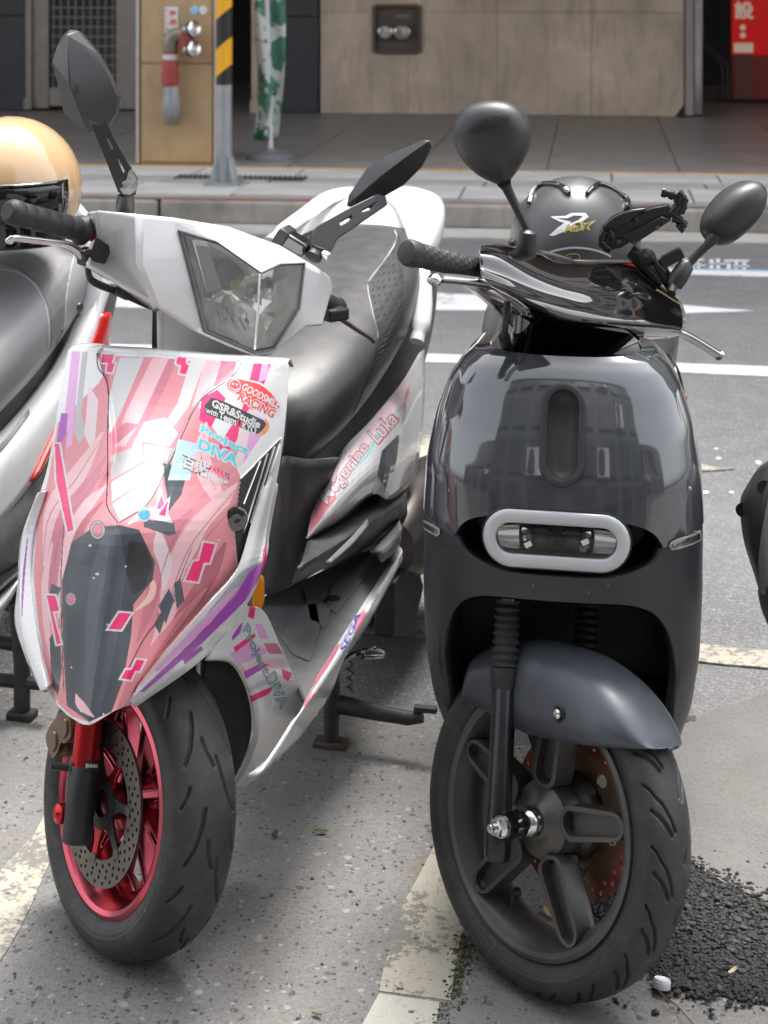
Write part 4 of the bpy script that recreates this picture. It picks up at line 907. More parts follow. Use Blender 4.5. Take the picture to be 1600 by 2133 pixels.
for sgn in (-1, 1):
    fk = obj('fork_leg', MB(), MBLK, gs); fx = sgn * .082; ba = lambda t, dy=.022: Vector((fx, dy, 0)) + Vector((0, math.sin(R(2)), 1)) * t
    dirv = GS.inverted() @ GA; up = lambda t: Vector((fx, .022, -.005)) + GLEG * t
    obj('slider', MB().tube([up(-.048), up(-.042), up(.0), up(.03), up(.165), up(.168)], [.014, .0175, .0185, .0165, .0165, .015], 22, flat=1.0).xf(gx), FBLK, fk, ang=50)
    obj('clamp', MB().tube([up(.162), up(.166), up(.188), up(.19)], [.0172, .0192, .0192, .017], 22).xf(gx), MBLK, fk)
    pts, rs = [], []
    for k in range(33): pts.append(up(.19 + .085 * k / 32)); rs.append(.0155 + .0045 * (.5 + .5 * math.cos(k * pi / 2.0)) - .002 * k / 32)
    obj('bellows', MB().tube(pts, rs, 24).xf(gx), RUB, fk, ang=50); obj('stanchion', MB().tube([up(.27), up(.30)], .0125, 18).xf(gx), STEELB, fk)
    obj('axle_boss', MB().lathe([(.0001, -.018), (.0165, -.018), (.018, -.012), (.018, .012), (.0165, .018), (.0001, .018)], Vector((fx, 0, 0)), (1, 0, 0), 24).xf(gx), GBLK, fk); obj('boss_web', MB().box(Vector((fx, .012, -.005)), (.026, .03, .03)).xf(gx), GBLK, fk, bevel=.006)
    if sgn < 0:
        obj('spacer', MB().lathe([(.0001, -.068), (.0085, -.068), (.0085, -.06), (.014, -.058), (.0185, -.052), (.0195, -.046), (.0195, -.041), (.012, -.038), (.0001, -.038)], (0, 0, 0), (1, 0, 0), 32).xf(gx), STEELB, fk)
        obj('washer', MB().lathe([(.0001, 0), (.014, 0), (.014, -.003), (.0001, -.003)], Vector((fx - .018, 0, 0)), (1, 0, 0), 24).xf(gx), STEELB, fk)
        nt_ = obj('axle_nut', MB().lathe([(.0115, 0), (.0115, -.009), (.0105, -.0105), (.006, -.0105)], Vector((fx - .021, 0, 0)), (1, 0, 0), 6, True).xf(gx), STEELB, fk, ang=20); obj('axle_end', MB().lathe([(.0055, 0), (.0055, -.008), (.0045, -.009)], Vector((fx - .0315, 0, 0)), (1, 0, 0), 16, True).xf(gx), STEELB, nt_)
# fender: domed shell over the tyre, its lower edge cut level
P = []; Rf = tR + .005; zb0 = zb = .112
y_e = math.sqrt(Rf * Rf - zb * zb)
for i in range(57):
    f = i / 56; y = -y_e + (y_e + .165) * (.5 - .5 * math.cos(pi * f)) if False else -y_e + (y_e + .135) * f; zb = zb0 + .032 * max(0, -y / y_e) ** 1.2; zc = max(zb, math.sqrt(max(0, Rf * Rf - y * y)) + .018 * max(0, -y / y_e)); hgt = max(.0005, zc - zb); g_ = min(1, (y + y_e) / .10)
    hw = .066 * math.sqrt(max(.002, 1 - (1 - g_) ** 2)) ** .8 if g_ < 1 else .066 - .012 * max(0, (y - .02) / .15); row = []
    for k in range(29):
        q_ = -pi / 2 + pi * k / 28; row.append(Vector((hw * math.copysign(abs(math.sin(q_)) ** .72, q_), y + .006, zb + .010 * max(0, y) / .16 + hgt * abs(math.cos(q_)) ** .62)))
    P.append(row)
FR = Matrix.Rotation(R(-7.5), 3, 'X')
fd = obj('front_fender', MB().grid([[FR @ p for p in r] for r in P]).xf(gx), GREYF, gs, ang=60, solid=.004)
for sgn, aa in ((-1, 74), (-1, 112)):
    p = Vector((sgn * .066, {74: -.028, 112: .075}[aa], .152 - {74: -.028, 112: .075}[aa] * .19)); b_ = obj('fender_bolt', MB().lathe([(.0001, .003), (.003, .003), (.0035, .006), (.0062, .005), (.0068, .0), (.0068, -.004)], p, (sgn, 0, 0), 20).xf(gx), STEELB, fd)
    obj('bolt_seat', MB().lathe([(.0095, -.003), (.0105, .001), (.0095, .002), (.007, .0)], p, (sgn, 0, 0), 20).xf(gx), MBLK, fd)
# caliper on the far side
obj('brake_caliper', MB().prism(rrect(.03, .018, .008), Vector((.05, .07, .065)), (0, .7, .7), (0, -.7, .7), (1, 0, 0), -.022, .03).xf(gx), MBLK, gs, bevel=.004)
# handlebar
gp = Vector((-.014, .265, .872)); GH = Matrix.Rotation(R(55), 3, steer_group(55, 19)[0]); gh = lambda v: GH @ v + gp
hb = obj('handlebar_cover', MB(), GBLK, gs)
gfw = Vector((math.sin(R(52)), -math.cos(R(52)), 0))
def ghp(px, py, f):
    o, d = GF.ray(px, py); t = ((gp - o).dot(gfw) + f) / d.dot(gfw); return o + d * t
cols = [[(1006, 518, -.04), (1003, 511, 0), (1000, 530, .025), (1001, 560, .03), (1004, 586, .02), (1006, 592, 0)],
        [(1060, 516, -.05), (1050, 510, -.01), (1044, 535, .036), (1046, 575, .046), (1056, 606, .034), (1078, 640, .0)],
        [(1125, 530, -.055), (1120, 530, -.01), (1112, 566, .055), (1112, 602, .07), (1122, 642, .05), (1134, 700, .01)],
        [(1195, 540, -.06), (1190, 545, -.01), (1180, 586, .07), (1180, 622, .09), (1186, 668, .065), (1170, 742, .02)],
        [(1262, 540, -.06), (1258, 548, -.005), (1252, 593, .08), (1252, 636, .105), (1256, 681, .075), (1216, 750, .03)],
        [(1320, 546, -.055), (1318, 556, .0), (1318, 594, .075), (1326, 642, .1), (1326, 688, .07), (1262, 744, .03)],
        [(1372, 586, -.05), (1370, 591, .0), (1376, 612, .05), (1386, 652, .065), (1376, 692, .045), (1292, 725, .02)],
        [(1416, 622, -.04), (1418, 626, -.01), (1424, 641, .015), (1428, 662, .02), (1414, 698, .015), (1322, 712, .0)]]
obj('shell', MB().grid(crgrid([[ghp(x_, y_, f_ + (0, 0, .0, .005, .048, .012)[i_]) for i_, (x_, y_, f_) in enumerate(c)] + [ghp(*c[-1]) - gfw * .07] for c in cols], 6, 6)), GBLK, hb, ang=60, solid=.004)
C = [[Vector((rx * math.cos(2 * pi * k / 28), yc + ry * math.sin(2 * pi * k / 28), z)) for k in range(28)] for z, rx, ry, yc in ((-.03, .07, .05, -.0), (-.055, .062, .046, -.0), (-.08, .055, .045, -.0), (-.105, .052, .045, -.0), (-.135, .05, .044, -.0))]
G2 = [[Vector(p) for p in cr([C[i][j] for i in range(len(C))], 5)] for j in range(28)]; Rg = [[G2[j][i] for j in range(28)] for i in range(len(G2[0]))]
obj('neck', MB().rings(Rg).xf(gh), GBLK, hb, ang=50)
obj('dash_pad', MB().rings([[GH.inverted() @ (ghp(1158, 541, -.025) - gp) + Vector((p[0], p[1], dz + .002)) for p in stadium(.034 * k, .02 * k, 10)] for k, dz in ((1, -.012), (1, .002), (.93, .005), (.6, .006))]).xf(gh), MBLK, hb, ang=40)
obj('indicator_amber', MB().rings([[ghp(1346, 681, .066) + gfw * d_ + GH @ Vector((p[0], 0, p[1])) for p in stadium(.014 * k, .006 * k, 6)] for k, d_ in ((1, -.01), (1, .006), (.7, .01))]), AMBER, hb)
for sgn in (-1, 1):
    gp_ = obj('grip', MB(), GRIP, gs); n_ = 40; Rg = []
    for i in range(61):
        f = i / 60; x = sgn * (.185 + (.135 if sgn < 0 else .10) * f); ring = []
        for k in range(n_):
            a = 2 * pi * k / n_; dm = .0 if i % 4 in (0, 1) or (k + (i // 4 % 2) * 2) % 4 in (0,) else .0017
            ring.append(Vector((x, (.0172 - .0012 * math.sin(pi * f) - dm) * math.cos(a), (.0172 - .0012 * math.sin(pi * f) - dm) * math.sin(a) + .008)))
        Rg.append(ring)
    obj('sleeve', MB().rings(Rg).xf(gh), GRIP, gp_, ang=50)
    obj('end_cap', MB().lathe([(.0178, 0), (.0185, .004), (.0188, .016), (.016, .022), (.008, .0245), (.0001, .025)], Vector((-.32 if sgn < 0 else .285, 0, .008)), (sgn, 0, 0), 28).xf(gh), GRIP, gp_); obj('collar', MB().lathe([(.0001, -.006), (.024, -.006), (.026, .0), (.0245, .006), (.0185, .012), (.0175, .018)], Vector((sgn * .17, 0, .008)), (sgn, 0, 0), 32).xf(gh), GRIP, gp_)
for P_, rr in (([(902, 590, -.01), (912, 580, .0), (960, 583, .035), (1020, 592, .08), (1070, 606, .12), (1108, 608, .15)], .0096), ([(1400, 688, .40), (1425, 696, .42), (1460, 716, .45), (1492, 736, .475), (1503, 742, .48)], .0092)):
    q_ = [Vector(p) for p in cr([gd_(*p) for p in P_], 5)]; n_ = len(q_); left = P_[0][0] < 1000
    obj('brake_lever', MB().tube(q_, [(.0105 if (i < 5 if left else i > n_ - 5) else rr - .001) * (.6 if i in (0, n_ - 1) else 1) for i in range(n_)], 14, flat=.8), ALU, gs, ang=60)
obj('lever_perch', MB().box(ghp(1100, 606, .03), (.05, .03, .022), Matrix.Rotation(.9, 3, 'Z')), MBLK, gs, bevel=.005)
# brake hose left
obj('brake_hose', MB().tube(cr([gh(Vector((-.17, -.05, -.02))), gh(Vector((-.165, -.055, -.05))), gh(Vector((-.14, -.04, -.075))), gh(Vector((-.08, -.01, -.10))), gh(Vector((-.05, 0, -.12)))], 6), .0045, 10), MBLK, gs)
obj('hose_sleeve', MB().tube(cr([gh(Vector((-.145, -.043, -.07))), gh(Vector((-.10, -.02, -.093))), gh(Vector((-.055, 0, -.118)))], 6), .0085, 12), MBLK, gs)
# mirrors
mr = obj('mirror', MB(), MIRB, gs); D1 = .215
o1 = [gd_(x, y, D1) for x, y in cr([(1042, 386), (1000, 368), (966, 338), (947, 300), (944, 264), (958, 234), (985, 217), (1022, 210), (1058, 214), (1087, 230), (1104, 256), (1107, 288), (1098, 322), (1082, 350), (1066, 372), (1056, 384)], 4, True)]
o1 = [Vector(p) for p in o1]; obj('mirror_shell', pillow(o1, Vector((0, -.042, .006)), 12, .75, Vector((0, .008, 0))), MIRB, mr, ang=60); cm = sum(o1, Vector()) / len(o1); obj('mirror_glass', MB().add([cm + (p - cm) * .9 + Vector((0, .0122, 0)) for p in o1], [tuple(range(len(o1)))]), MIRG, mr)
st1 = [gd_(1050, 380, D1 - .008), gd_(1056, 392, D1), gd_(1072, 425, D1 + .003), gd_(1090, 462, D1 + .003), gd_(1101, 484, D1 + .002)]
obj('stalk', MB().tube(st1, [.0105, .0075, .0062, .0062, .007], 16), MIRB, mr, ang=60); obj('mount', MB().tube([gd_(1101, 478, D1), gd_(1100, 484, D1), gd_(1096, 520, D1), gd_(1095, 560, D1 + .01)], [.006, .0125, .0145, .0155], 20), MIRB, mr, ang=50)
bvm = bvh_of([o for o in mr.children if o.name.startswith('mirror_shell')]); D = Decals(GF, bvm, 6); DIM = mat('mirror_plate', (.02, .02, .021), .35)
pl_ = cr([(980, 272), (985, 262), (1010, 248), (1045, 240), (1060, 243), (1060, 254), (1040, 264), (1005, 274), (986, 277)], 4, True); D.poly([tuple(p) for p in pl_], DIM, off=.0006)
D.text('E', [(1022, 247), (1033, 245), (1034, 258), (1023, 260)], MIRB, off=.0012); D.text('001053', [(1038, 245), (1056, 242), (1057, 248), (1039, 252)], MIRB, off=.0012); D.text('MIRROR', [(988, 262), (1014, 254), (1015, 260), (989, 269)], MIRB, off=.0012); D.build(mr, 'mould_plate')
mr2 = obj('mirror', MB(), MIRB, gs); d2 = lambda x, y, o=0: gd_(x, y, .43 + (x - 1530) / 1200 * .45 + o)
o2 = [Vector(p) for p in cr([d2(1484, 506), d2(1468, 486), d2(1468, 458), d2(1486, 425), d2(1515, 396), d2(1550, 379), d2(1576, 379), d2(1589, 396), d2(1586, 426), d2(1568, 460), d2(1538, 492), d2(1508, 511)], 4, True)]
obj('mirror_shell', pillow(o2, Vector((.02, -.034, .006)), 12, .75, Vector((-.006, .006, 0))), MIRB, mr2, ang=60); cm = sum(o2, Vector()) / len(o2); obj('mirror_glass', MB().add([cm + (p - cm) * .9 + Vector((-.0085, .0092, 0)) for p in o2], [tuple(range(len(o2)))]), MIRG, mr2)
obj('stalk', MB().tube([d2(1500, 480, -.01), d2(1482, 500, -.012), d2(1472, 512, -.01), d2(1445, 538), d2(1420, 568)], [.012, .0095, .0065, .0062, .007], 16), MIRB, mr2, ang=60); obj('mount', MB().tube([d2(1436, 546), d2(1430, 552), d2(1412, 580), d2(1404, 596)], [.006, .0125, .0145, .012], 20), MIRB, mr2, ang=50); obj('mount_stud', MB().tube([d2(1404, 590), d2(1398, 612, -.02)], .007, 12), MBLK, mr2)
# seat, body behind the shield, rear wheel, stand
def loft(secs, n=28, e=2.4, nr=5):      # secs: (y, xc, zc, rx, rz_top, rz_bot)
    C = []
    for y, xc, zc, rx, r1, r2 in secs: C.append([Vector((xc + rx * math.copysign(abs(math.cos(2 * pi * k / n)) ** (2 / e), math.cos(2 * pi * k / n)), y, zc + (r1 if math.sin(2 * pi * k / n) > 0 else r2) * math.copysign(abs(math.sin(2 * pi * k / n)) ** (2 / e), math.sin(2 * pi * k / n)))) for k in range(n)])
    G2 = [[Vector(p) for p in cr([C[i][j] for i in range(len(C))], nr)] for j in range(n)]; return MB().rings([[G2[j][i] for j in range(n)] for i in range(len(G2[0]))])
seat = obj('seat', loft([(.60, 0, .66, .09, .05, .1), (.64, 0, .68, .135, .065, .12), (.74, 0, .70, .168, .07, .14), (.9, 0, .71, .178, .065, .12), (1.1, 0, .715, .165, .055, .09), (1.3, 0, .72, .13, .05, .07), (1.42, 0, .725, .08, .03, .05)]), LEATH, gs, ang=60)
SEAM = mat('seam_thread', (.06, .06, .062), .7)
bvs = bvh_of([seat]); D = Decals(GF, bvs, 6); D.ribbon([(1018, 790), (1020, 740), (1035, 690), (1060, 650), (1100, 635)], [2.5] * 5, SEAM); D.ribbon([(1330, 712), (1362, 722), (1385, 745), (1400, 780)], [2.5] * 4, SEAM); D.build(seat, 'seam')
obj('rear_body', loft([(.62, 0, .45, .11, .12, .12), (.68, 0, .45, .15, .14, .14), (.9, 0, .47, .175, .15, .15), (1.2, 0, .52, .17, .13, .14), (1.45, 0, .58, .12, .1, .1), (1.62, 0, .62, .06, .05, .06)]), GREYM, gs, ang=60)
obj('leg_shield', MB().prism([(-.17, .28), (.17, .28), (.185, .6), (.12, .785), (-.12, .785), (-.185, .6)], (0, .26, 0), (1, 0, 0), (0, 0, 1), (0, 1, .0), 0, .03), MBLK, gs, bevel=.008)
obj('floor_board', MB().prism(rrect(.17, .27, .04), (0, .5, .29), (1, 0, 0), (0, 1, 0), (0, 0, 1), -.05, .03), MBLK, gs, bevel=.01)
rw = obj('rear_wheel', MB(), RIMD, gs); rxf = lambda v: v + Vector((0, 1.3, .225)); obj('tyre', MB().lathe([(.14, -.03), (.15, -.05), (.185, -.052), (.215, -.035), (.225, 0), (.215, .035), (.185, .052), (.15, .05), (.14, .03)], (0, 0, 0), (1, 0, 0), 64).xf(rxf), RUB, rw, ang=60); obj('rim', MB().lathe([(.145, -.045), (.13, -.03), (.05, -.02), (.05, .02), (.13, .03), (.145, .045)], (0, 0, 0), (1, 0, 0), 48, True).xf(rxf), RIMD, rw)
sd_ = obj('centre_stand', MB(), MBLK, gs); STAND = mat('stand_steel', (.025, .025, .028), .6, dust=.15)
for sgn in (-1, 1): obj('stand_leg', MB().tube([Vector((sgn * .07, 1.0, .2)), Vector((sgn * .12, .98, .06)), Vector((sgn * .15, .97, .012))], .012, 12), STAND, sd_); obj('stand_foot', MB().box(Vector((sgn * .155, .965, .008)), (.05, .04, .014)), STAND, sd_, bevel=.004)
obj('stand_lever', MB().tube(cr([gd_(1395, 1552, .85), gd_(1420, 1540, .85), gd_(1438, 1532, .85), gd_(1443, 1520, .85), gd_(1441, 1503, .85)], 4), .0085, 12), STAND, sd_); obj('lever_pad', MB().rings([[gd_(1431 + p[0], 1501 + p[1], .85) + Vector((0, dy, 0)) for p in stadium(20, 4.5, 6)] for dy in (-.012, .012)]), STAND, sd_, bevel=.002)
obj('seat_strap', MB().tube(cr([gd_(1375, 728, .62), gd_(1398, 745, .62), gd_(1412, 770, .6), gd_(1420, 800, .6), gd_(1426, 828, .6)], 5), .0022, 8), MBLK, gs); obj('strap_tip', MB().tube([gd_(1426, 826, .6), gd_(1428, 838, .6)], [.0045, .003], 8), REDL, gs)
# ---- helmet on the seat
hcw = GF.d(1198, 507, 1.0); hr = .1185
t = thing('open_face_helmet', 'matte dark grey helmet with white and gold star logo behind the handlebar', 'helmet'); GF.place(t); HSH = mat('helmet_matte', (.062, .062, .066), .38, var=.1, rvar=.2, dust=.05)
Rg = []
for i in range(25):
    th = R(112) * i / 24; Rg.append([hcw + Vector((hr * math.sin(th) * math.cos(2 * pi * k / 48) * 1.0, hr * 1.18 * math.sin(th) * math.sin(2 * pi * k / 48) + .01, hr * 1.02 * math.cos(th))) if i else hcw + Vector((0, .01, hr * 1.02)) + Vector((1e-4 * math.cos(k), 1e-4 * math.sin(k), 0)) for k in range(48)])
hsh = obj('shell', MB().grid(Rg, cv=True), HSH, t, ang=60, solid=.006, fix=False); obj('liner', MB().grid([[hcw + (p - hcw) * .93 for p in r_] for r_ in Rg], cv=True), MBLK, t, fix=False)
bvx = bvh_of([hsh]); hp = lambda x, y, o=.004: (lambda h: h[0] + h[1] * o)(bvx.ray_cast(*GF.ray(x, y)))
for pts in ([(1105, 425), (1112, 402), (1130, 387), (1158, 384), (1172, 392), (1186, 406)], [(1222, 406), (1236, 392), (1252, 386), (1280, 392), (1298, 412), (1304, 432)]):
    ok = []
    for p in pts:
        h = bvx.ray_cast(*GF.ray(p[0], max(p[1], 386)))
        if h[0] is not None: ok.append(h[0] + h[1].normalized() * .004)
    if len(ok) > 2: obj('vent_bracket', MB().tube(cr(ok, 5), [.0042] * (len(cr(ok, 5)) - 6) + [.005, .0058, .0065, .0068, .006, .004], 10), GBLK, t)
WHT = mat('print_white', (.75, .75, .75), .4); GOLD = mat('print_gold', (.45, .36, .1), .4)
D = Decals(GF, bvx, 5)
D.poly([(1146, 451), (1178, 450), (1190, 444), (1220, 444), (1226, 452), (1212, 462), (1196, 466), (1200, 472), (1190, 478), (1172, 484), (1155, 491), (1144, 491), (1160, 476), (1176, 464), (1166, 462)], WHT, [[(1158, 454), (1176, 459), (1190, 462), (1170, 478), (1156, 487), (1166, 480), (1188, 466), (1206, 458), (1215, 450), (1196, 449), (1182, 455)][::-1]])
D.text('Max', [(1178, 468), (1222, 462), (1220, 480), (1174, 486)], GOLD, .02, shear=.3); D.poly([(1205, 462), (1222, 465), (1243, 458), (1226, 472), (1230, 481), (1218, 475), (1200, 484), (1212, 471)], GOLD, [[(1212, 465), (1220, 468), (1232, 463), (1222, 472), (1224, 477), (1217, 473), (1208, 478), (1216, 471)][::-1]])
D.ribbon([(1136, 532), (1150, 524), (1175, 518), (1200, 516), (1230, 519), (1255, 526), (1272, 534)], [4] * 7, mat('helmet_trim', (.55, .55, .56), .3)); D.ribbon([(1178, 536), (1184, 530), (1200, 529), (1208, 534), (1204, 541), (1190, 544), (1182, 540), (1190, 534)], [2.2] * 8, GOLD); D.build(hsh, 'helmet_print')
obj('side_knob', MB().lathe([(.0001, .012), (.012, .012), (.015, .008), (.016, 0)], hcw + Vector((-hr * .99, -.01, -.02)), (-1, -.3, 0), 24), MBLK, t); obj('side_plate', MB().box(hcw + Vector((-hr * .96, -.03, -.02)), (.02, .05, .06)), MBLK, t, bevel=.006)
# ---- phone holder clamped to the mirror stem
t = thing('phone_holder', 'black articulated phone holder with clawed fingers clamped by the mirror', 'phone holder'); GF.place(t); dh = .40; hq = lambda x, y, o=0: gd_(x, y, dh + o)
PH = mat('holder_plastic', (.01, .01, .011), .32, var=.2)
ax0, ax1 = hq(1262, 512), hq(1412, 432); ux = (ax1 - ax0).normalized(); uy = Vector((0, -1, 0)); uz = ux.cross(uy).normalized()
obj('cradle', MB().prism([(0, -.012), (.012, -.02), (.05, -.022), (.09, -.02), (.115, -.012), (.118, .006), (.09, .012), (.05, .01), (.02, .012), (0, .006)], ax0, ux, uz, uy, -.012, .014), PH, t, bevel=.003)
obj('cradle_rib', MB().prism([(.01, -.03), (.03, -.036), (.06, -.034), (.085, -.024), (.06, -.018), (.02, -.02)], ax0, ux, uz, uy, -.006, .022), PH, t, bevel=.003)
obj('cradle_plate', MB().prism([(.03, -.004), (.1, -.002), (.11, .01), (.04, .016)], ax0, ux, uz, uy, .012, .022), PH, t, bevel=.002)
for pts, rs in (([(1272, 522), (1260, 515), (1252, 505), (1254, 490), (1262, 480)], .0055), ([(1278, 500), (1270, 485), (1262, 466)], .0058), ([(1325, 462), (1316, 445), (1306, 430)], .0055), ([(1398, 445), (1415, 428), (1412, 412), (1395, 404), (1378, 400)], .006), ([(1405, 450), (1424, 432), (1424, 412), (1412, 402)], .006), ([(1400, 455), (1418, 458), (1424, 470), (1414, 478)], .006)):
    P_ = [hq(*p, -.012) for p in pts]; f_ = obj('finger', MB().tube(P_, rs, 12), PH, t, ang=40)
    for k in range(1, len(P_)): obj('joint', MB().lathe([(rs * 1.25, -.003), (rs * 1.3, 0), (rs * 1.25, .003)], P_[k] + (P_[k - 1] - P_[k]) * .3, P_[k - 1] - P_[k], 12, True), PH, f_)
obj('ball_joint', MB().lathe([(.0001, -.016), (.009, -.014), (.016, -.006), (.017, 0), (.016, .006), (.009, .014), (.0001, .016)], hq(1345, 540), (0, -1, .4), 22), PH, t); obj('arm', MB().tube([hq(1312, 522), hq(1330, 535), hq(1352, 558), hq(1380, 590)], [.01, .014, .013, .009], 14), PH, t)
obj('clamp_arm', MB().tube([hq(1362, 548), hq(1375, 562), hq(1392, 585), hq(1400, 600)], [.011, .012, .01, .009], 12), PH, t); obj('wing_nut', MB().prism(rrect(.018, .0085, .004), hq(1400, 536), ux, uz, uy, -.008, .01), PH, t, bevel=.002); obj('nut_stem', MB().tube([hq(1385, 545), hq(1366, 548)], .006, 10), PH, t)
for x, y in ((1323, 503), (1290, 498), (1370, 470)): obj('screw', MB().lathe([(.0001, .002), (.003, .002), (.0034, 0)], hq(x, y) + uy * .022, uy, 12), DSTEEL, t)
# ------------------------------------------------------------------ the pink and white scooter
WF = Frame(-.33, 2.375, 13.5)
ws = thing('decorated_scooter', 'white scooter wrapped in pink and dark graphics with red front wheel', 'scooter'); WF.place(ws); wd = WF.d; wx = WF.x
SILV = mat('pearl_white', (.66, .66, .67), .25, .0, var=.06, vscale=4, coat=.7, dust=.06)
c_ = {n: mat('print_' + n, v, .36, var=.06, coat=.12, dust=.08) for n, v in dict(salmon=(.66, .24, .27), pale=(.76, .46, .49), deep=(.42, .12, .15), rose=(.55, .18, .24), magenta=(.8, .02, .16), slate=(.045, .053, .068), slate2=(.075, .085, .105), ink=(.02, .02, .024), lilac=(.68, .35, .62), purple=(.36, .07, .42), white=(.6, .6, .61), grey=(.36, .35, .37), lgrey=(.46, .45, .46), cyan=(.1, .55, .66), sky=(.42, .62, .75), blue=(.02, .3, .62), red=(.72, .05, .05), orange=(.8, .3, .1), teal=(.03, .2, .2), navy=(.03, .06, .3), peach=(.8, .5, .42), blush=(.74, .58, .62)).items()}
rows = [[(143, 727, .168), (176, 728, .148), (201, 731, .134), (214, 733, .140), (290, 737, .128), (365, 743, .128), (440, 750, .134), (490, 753, .143), (506, 754, .136), (552, 757, .15), (602, 760, .172)],
        [(122, 840, .122), (180, 835, .086), (219, 830, .068), (235, 831, .075), (272, 836, .069), (325, 845, .073), (380, 850, .078), (412, 838, .082), (430, 829, .074), (510, 838, .098), (597, 852, .142)],
        [(100, 970, .085), (172, 965, .03), (221, 960, -.004), (240, 963, .001), (262, 966, -.011), (286, 970, -.012), (318, 972, -.008), (346, 970, .004), (362, 965, .0), (470, 960, .046), (584, 960, .115)],
        [(66, 1085, .058), (120, 1081, -.002), (165, 1079, -.04), (185, 1082, -.058), (215, 1087, -.082), (246, 1091, -.095), (292, 1088, -.084), (330, 1086, -.064), (380, 1082, -.038), (470, 1088, .02), (557, 1100, .085)],
        [(46, 1200, .032), (94, 1200, -.03), (134, 1200, -.070), (150, 1200, -.086), (190, 1200, -.107), (231, 1200, -.124), (284, 1200, -.103), (330, 1198, -.078), (380, 1196, -.050), (470, 1186, .01), (547, 1172, .055)],
        [(37, 1292, .004), (86, 1297, -.06), (125, 1300, -.094), (142, 1300, -.112), (174, 1300, -.128), (215, 1300, -.145), (270, 1300, -.123), (312, 1301, -.098), (352, 1302, -.070), (440, 1284, -.012), (506, 1262, .025)],
        [(64, 1372, -.03), (98, 1388, -.084), (124, 1398, -.114), (138, 1401, -.130), (164, 1402, -.148), (200, 1402, -.168), (258, 1402, -.147), (282, 1400, -.130), (304, 1396, -.114), (368, 1384, -.06), (420, 1368, -.02)],
        [(99, 1438, -.07), (111, 1455, -.10), (119, 1468, -.128), (130, 1480, -.142), (150, 1496, -.164), (185, 1510, -.19), (236, 1482, -.17), (250, 1476, -.155), (258, 1472, -.144), (268, 1470, -.12), (276, 1468, -.1)]]
C = [[wd(*p) for p in r] for r in rows]
P2 = crgrid(C, 5, 4)
apr = obj('front_apron', MB().grid(P2), SILV, ws, ang=20, solid=.006)
# raised shoulder plates beside the sunken centre plate
def plate(name, poly, m, off, th, parent, bv, fr=WF, L=14, bev=.0015):
    P_, T = tess(poly); D = Decals(fr, bv, L); D.tris(P_, T, m, off); o = D.build(parent, name)[0]
    md = o.modifiers.new('s', 'SOLIDIFY'); md.thickness = th; md.offset = -1; sharp(o.data, 30); return o
tp = P2[0]; obj('apron_top', MB().grid([[p + Vector((-p.x * (.012 + dy * .8), dy, dz)) for p in tp] for dy, dz in ((-.001, -.004), (.003, .0025), (.010, .0045), (.03, .003), (.05, -.012))]), SILV, ws, ang=50, solid=.003)
bva = bvh_of([apr])
sh = []
# side wings: white ridged strips down both edges
def wing(inner, outer, back, name='side_wing'):
    a = [Vector(p) for p in cr([wd(*p) for p in inner], 5)]; b = [Vector(p) for p in cr([wd(*p) for p in outer], 5)]; Rg = []
    for p, q in zip(a, b):
        m_ = p.lerp(q, .45) + Vector((0, -.014, .004)); Rg.append([p + Vector((0, .01, 0)), p + Vector((0, -.006, 0)), p.lerp(m_, .6) + Vector((0, -.002, 0)), m_, m_.lerp(q, .5) + Vector((0, -.004, 0)), q, q + Vector((-.012 if q.x > 0 else .012, .03, -.004)), q + Vector((-.03 if q.x > 0 else .03, .07, -.004))])
    return obj(name, MB().grid(Rg), SILV, ws, ang=28, solid=.004)
wr = wing([(563, 985, .105), (530, 1085, .06), (497, 1185, .012), (432, 1262, -.04), (352, 1352, -.09), (280, 1440, -.13)], [(574, 1010, .12), (556, 1110, .10), (548, 1165, .075), (506, 1262, .035), (420, 1366, -.01), (278, 1468, -.105)], .05)
wl_ = wing([(96, 1020, .06), (72, 1110, .04), (66, 1200, .01), (78, 1300, -.04), (92, 1380, -.08), (104, 1432, -.11)], [(88, 1030, .07), (52, 1120, .06), (44, 1210, .035), (36, 1295, .01), (62, 1372, -.03), (97, 1438, -.07)], .05)
# vent with bright slats between shoulder and wing
vent = plate('side_vent', [(585, 912), (500, 996), (488, 1100), (496, 1182), (530, 1085), (563, 985)], MBLK, .002, .002, ws, bva)
for a, b, w_ in (((580, 925), (560, 985), .003), ((570, 930), (520, 1090), .0022), ((555, 945), (505, 1110), .0018), ((540, 960), (505, 1050), .0018)):
    hs2 = [bva.ray_cast(*WF.ray(a[0] + (b[0] - a[0]) * t, a[1] + (b[1] - a[1]) * t)) for t in np.linspace(0, 1, 8)]; pts = [h[0] + h[1] * .002 if h[1].y < 0 else h[0] - h[1] * .002 for h in hs2 if h[0]]
    if len(pts) > 2: obj('vent_slat', MB().tube(pts, w_, 8), CHR, vent)
hh = bva.ray_cast(*WF.ray(493, 1078)); obj('horn', MB().lathe([(.0001, .004), (.012, .006), (.0165, .004), (.0165, -.004)], hh[0] + Vector((0, -.004, 0)), (.5, -.85, .1), 24), GBLK, vent)
# ---- livery: abstract print in the colours of the wrap (no figure)
bvl = bvh_of([apr, wr, wl_, vent] + sh); D = Wrap(WF, bvl, SILV, 1.1); K = c_
D.poly([(104, 985), (122, 880), (205, 800), (240, 742), (330, 745), (425, 755), (415, 850), (470, 930), (500, 990), (486, 1100), (494, 1183), (430, 1262), (350, 1352), (282, 1438), (262, 1468), (236, 1480), (186, 1505), (150, 1492), (122, 1465), (104, 1430), (82, 1310), (70, 1200), (78, 1095)], K['salmon'])
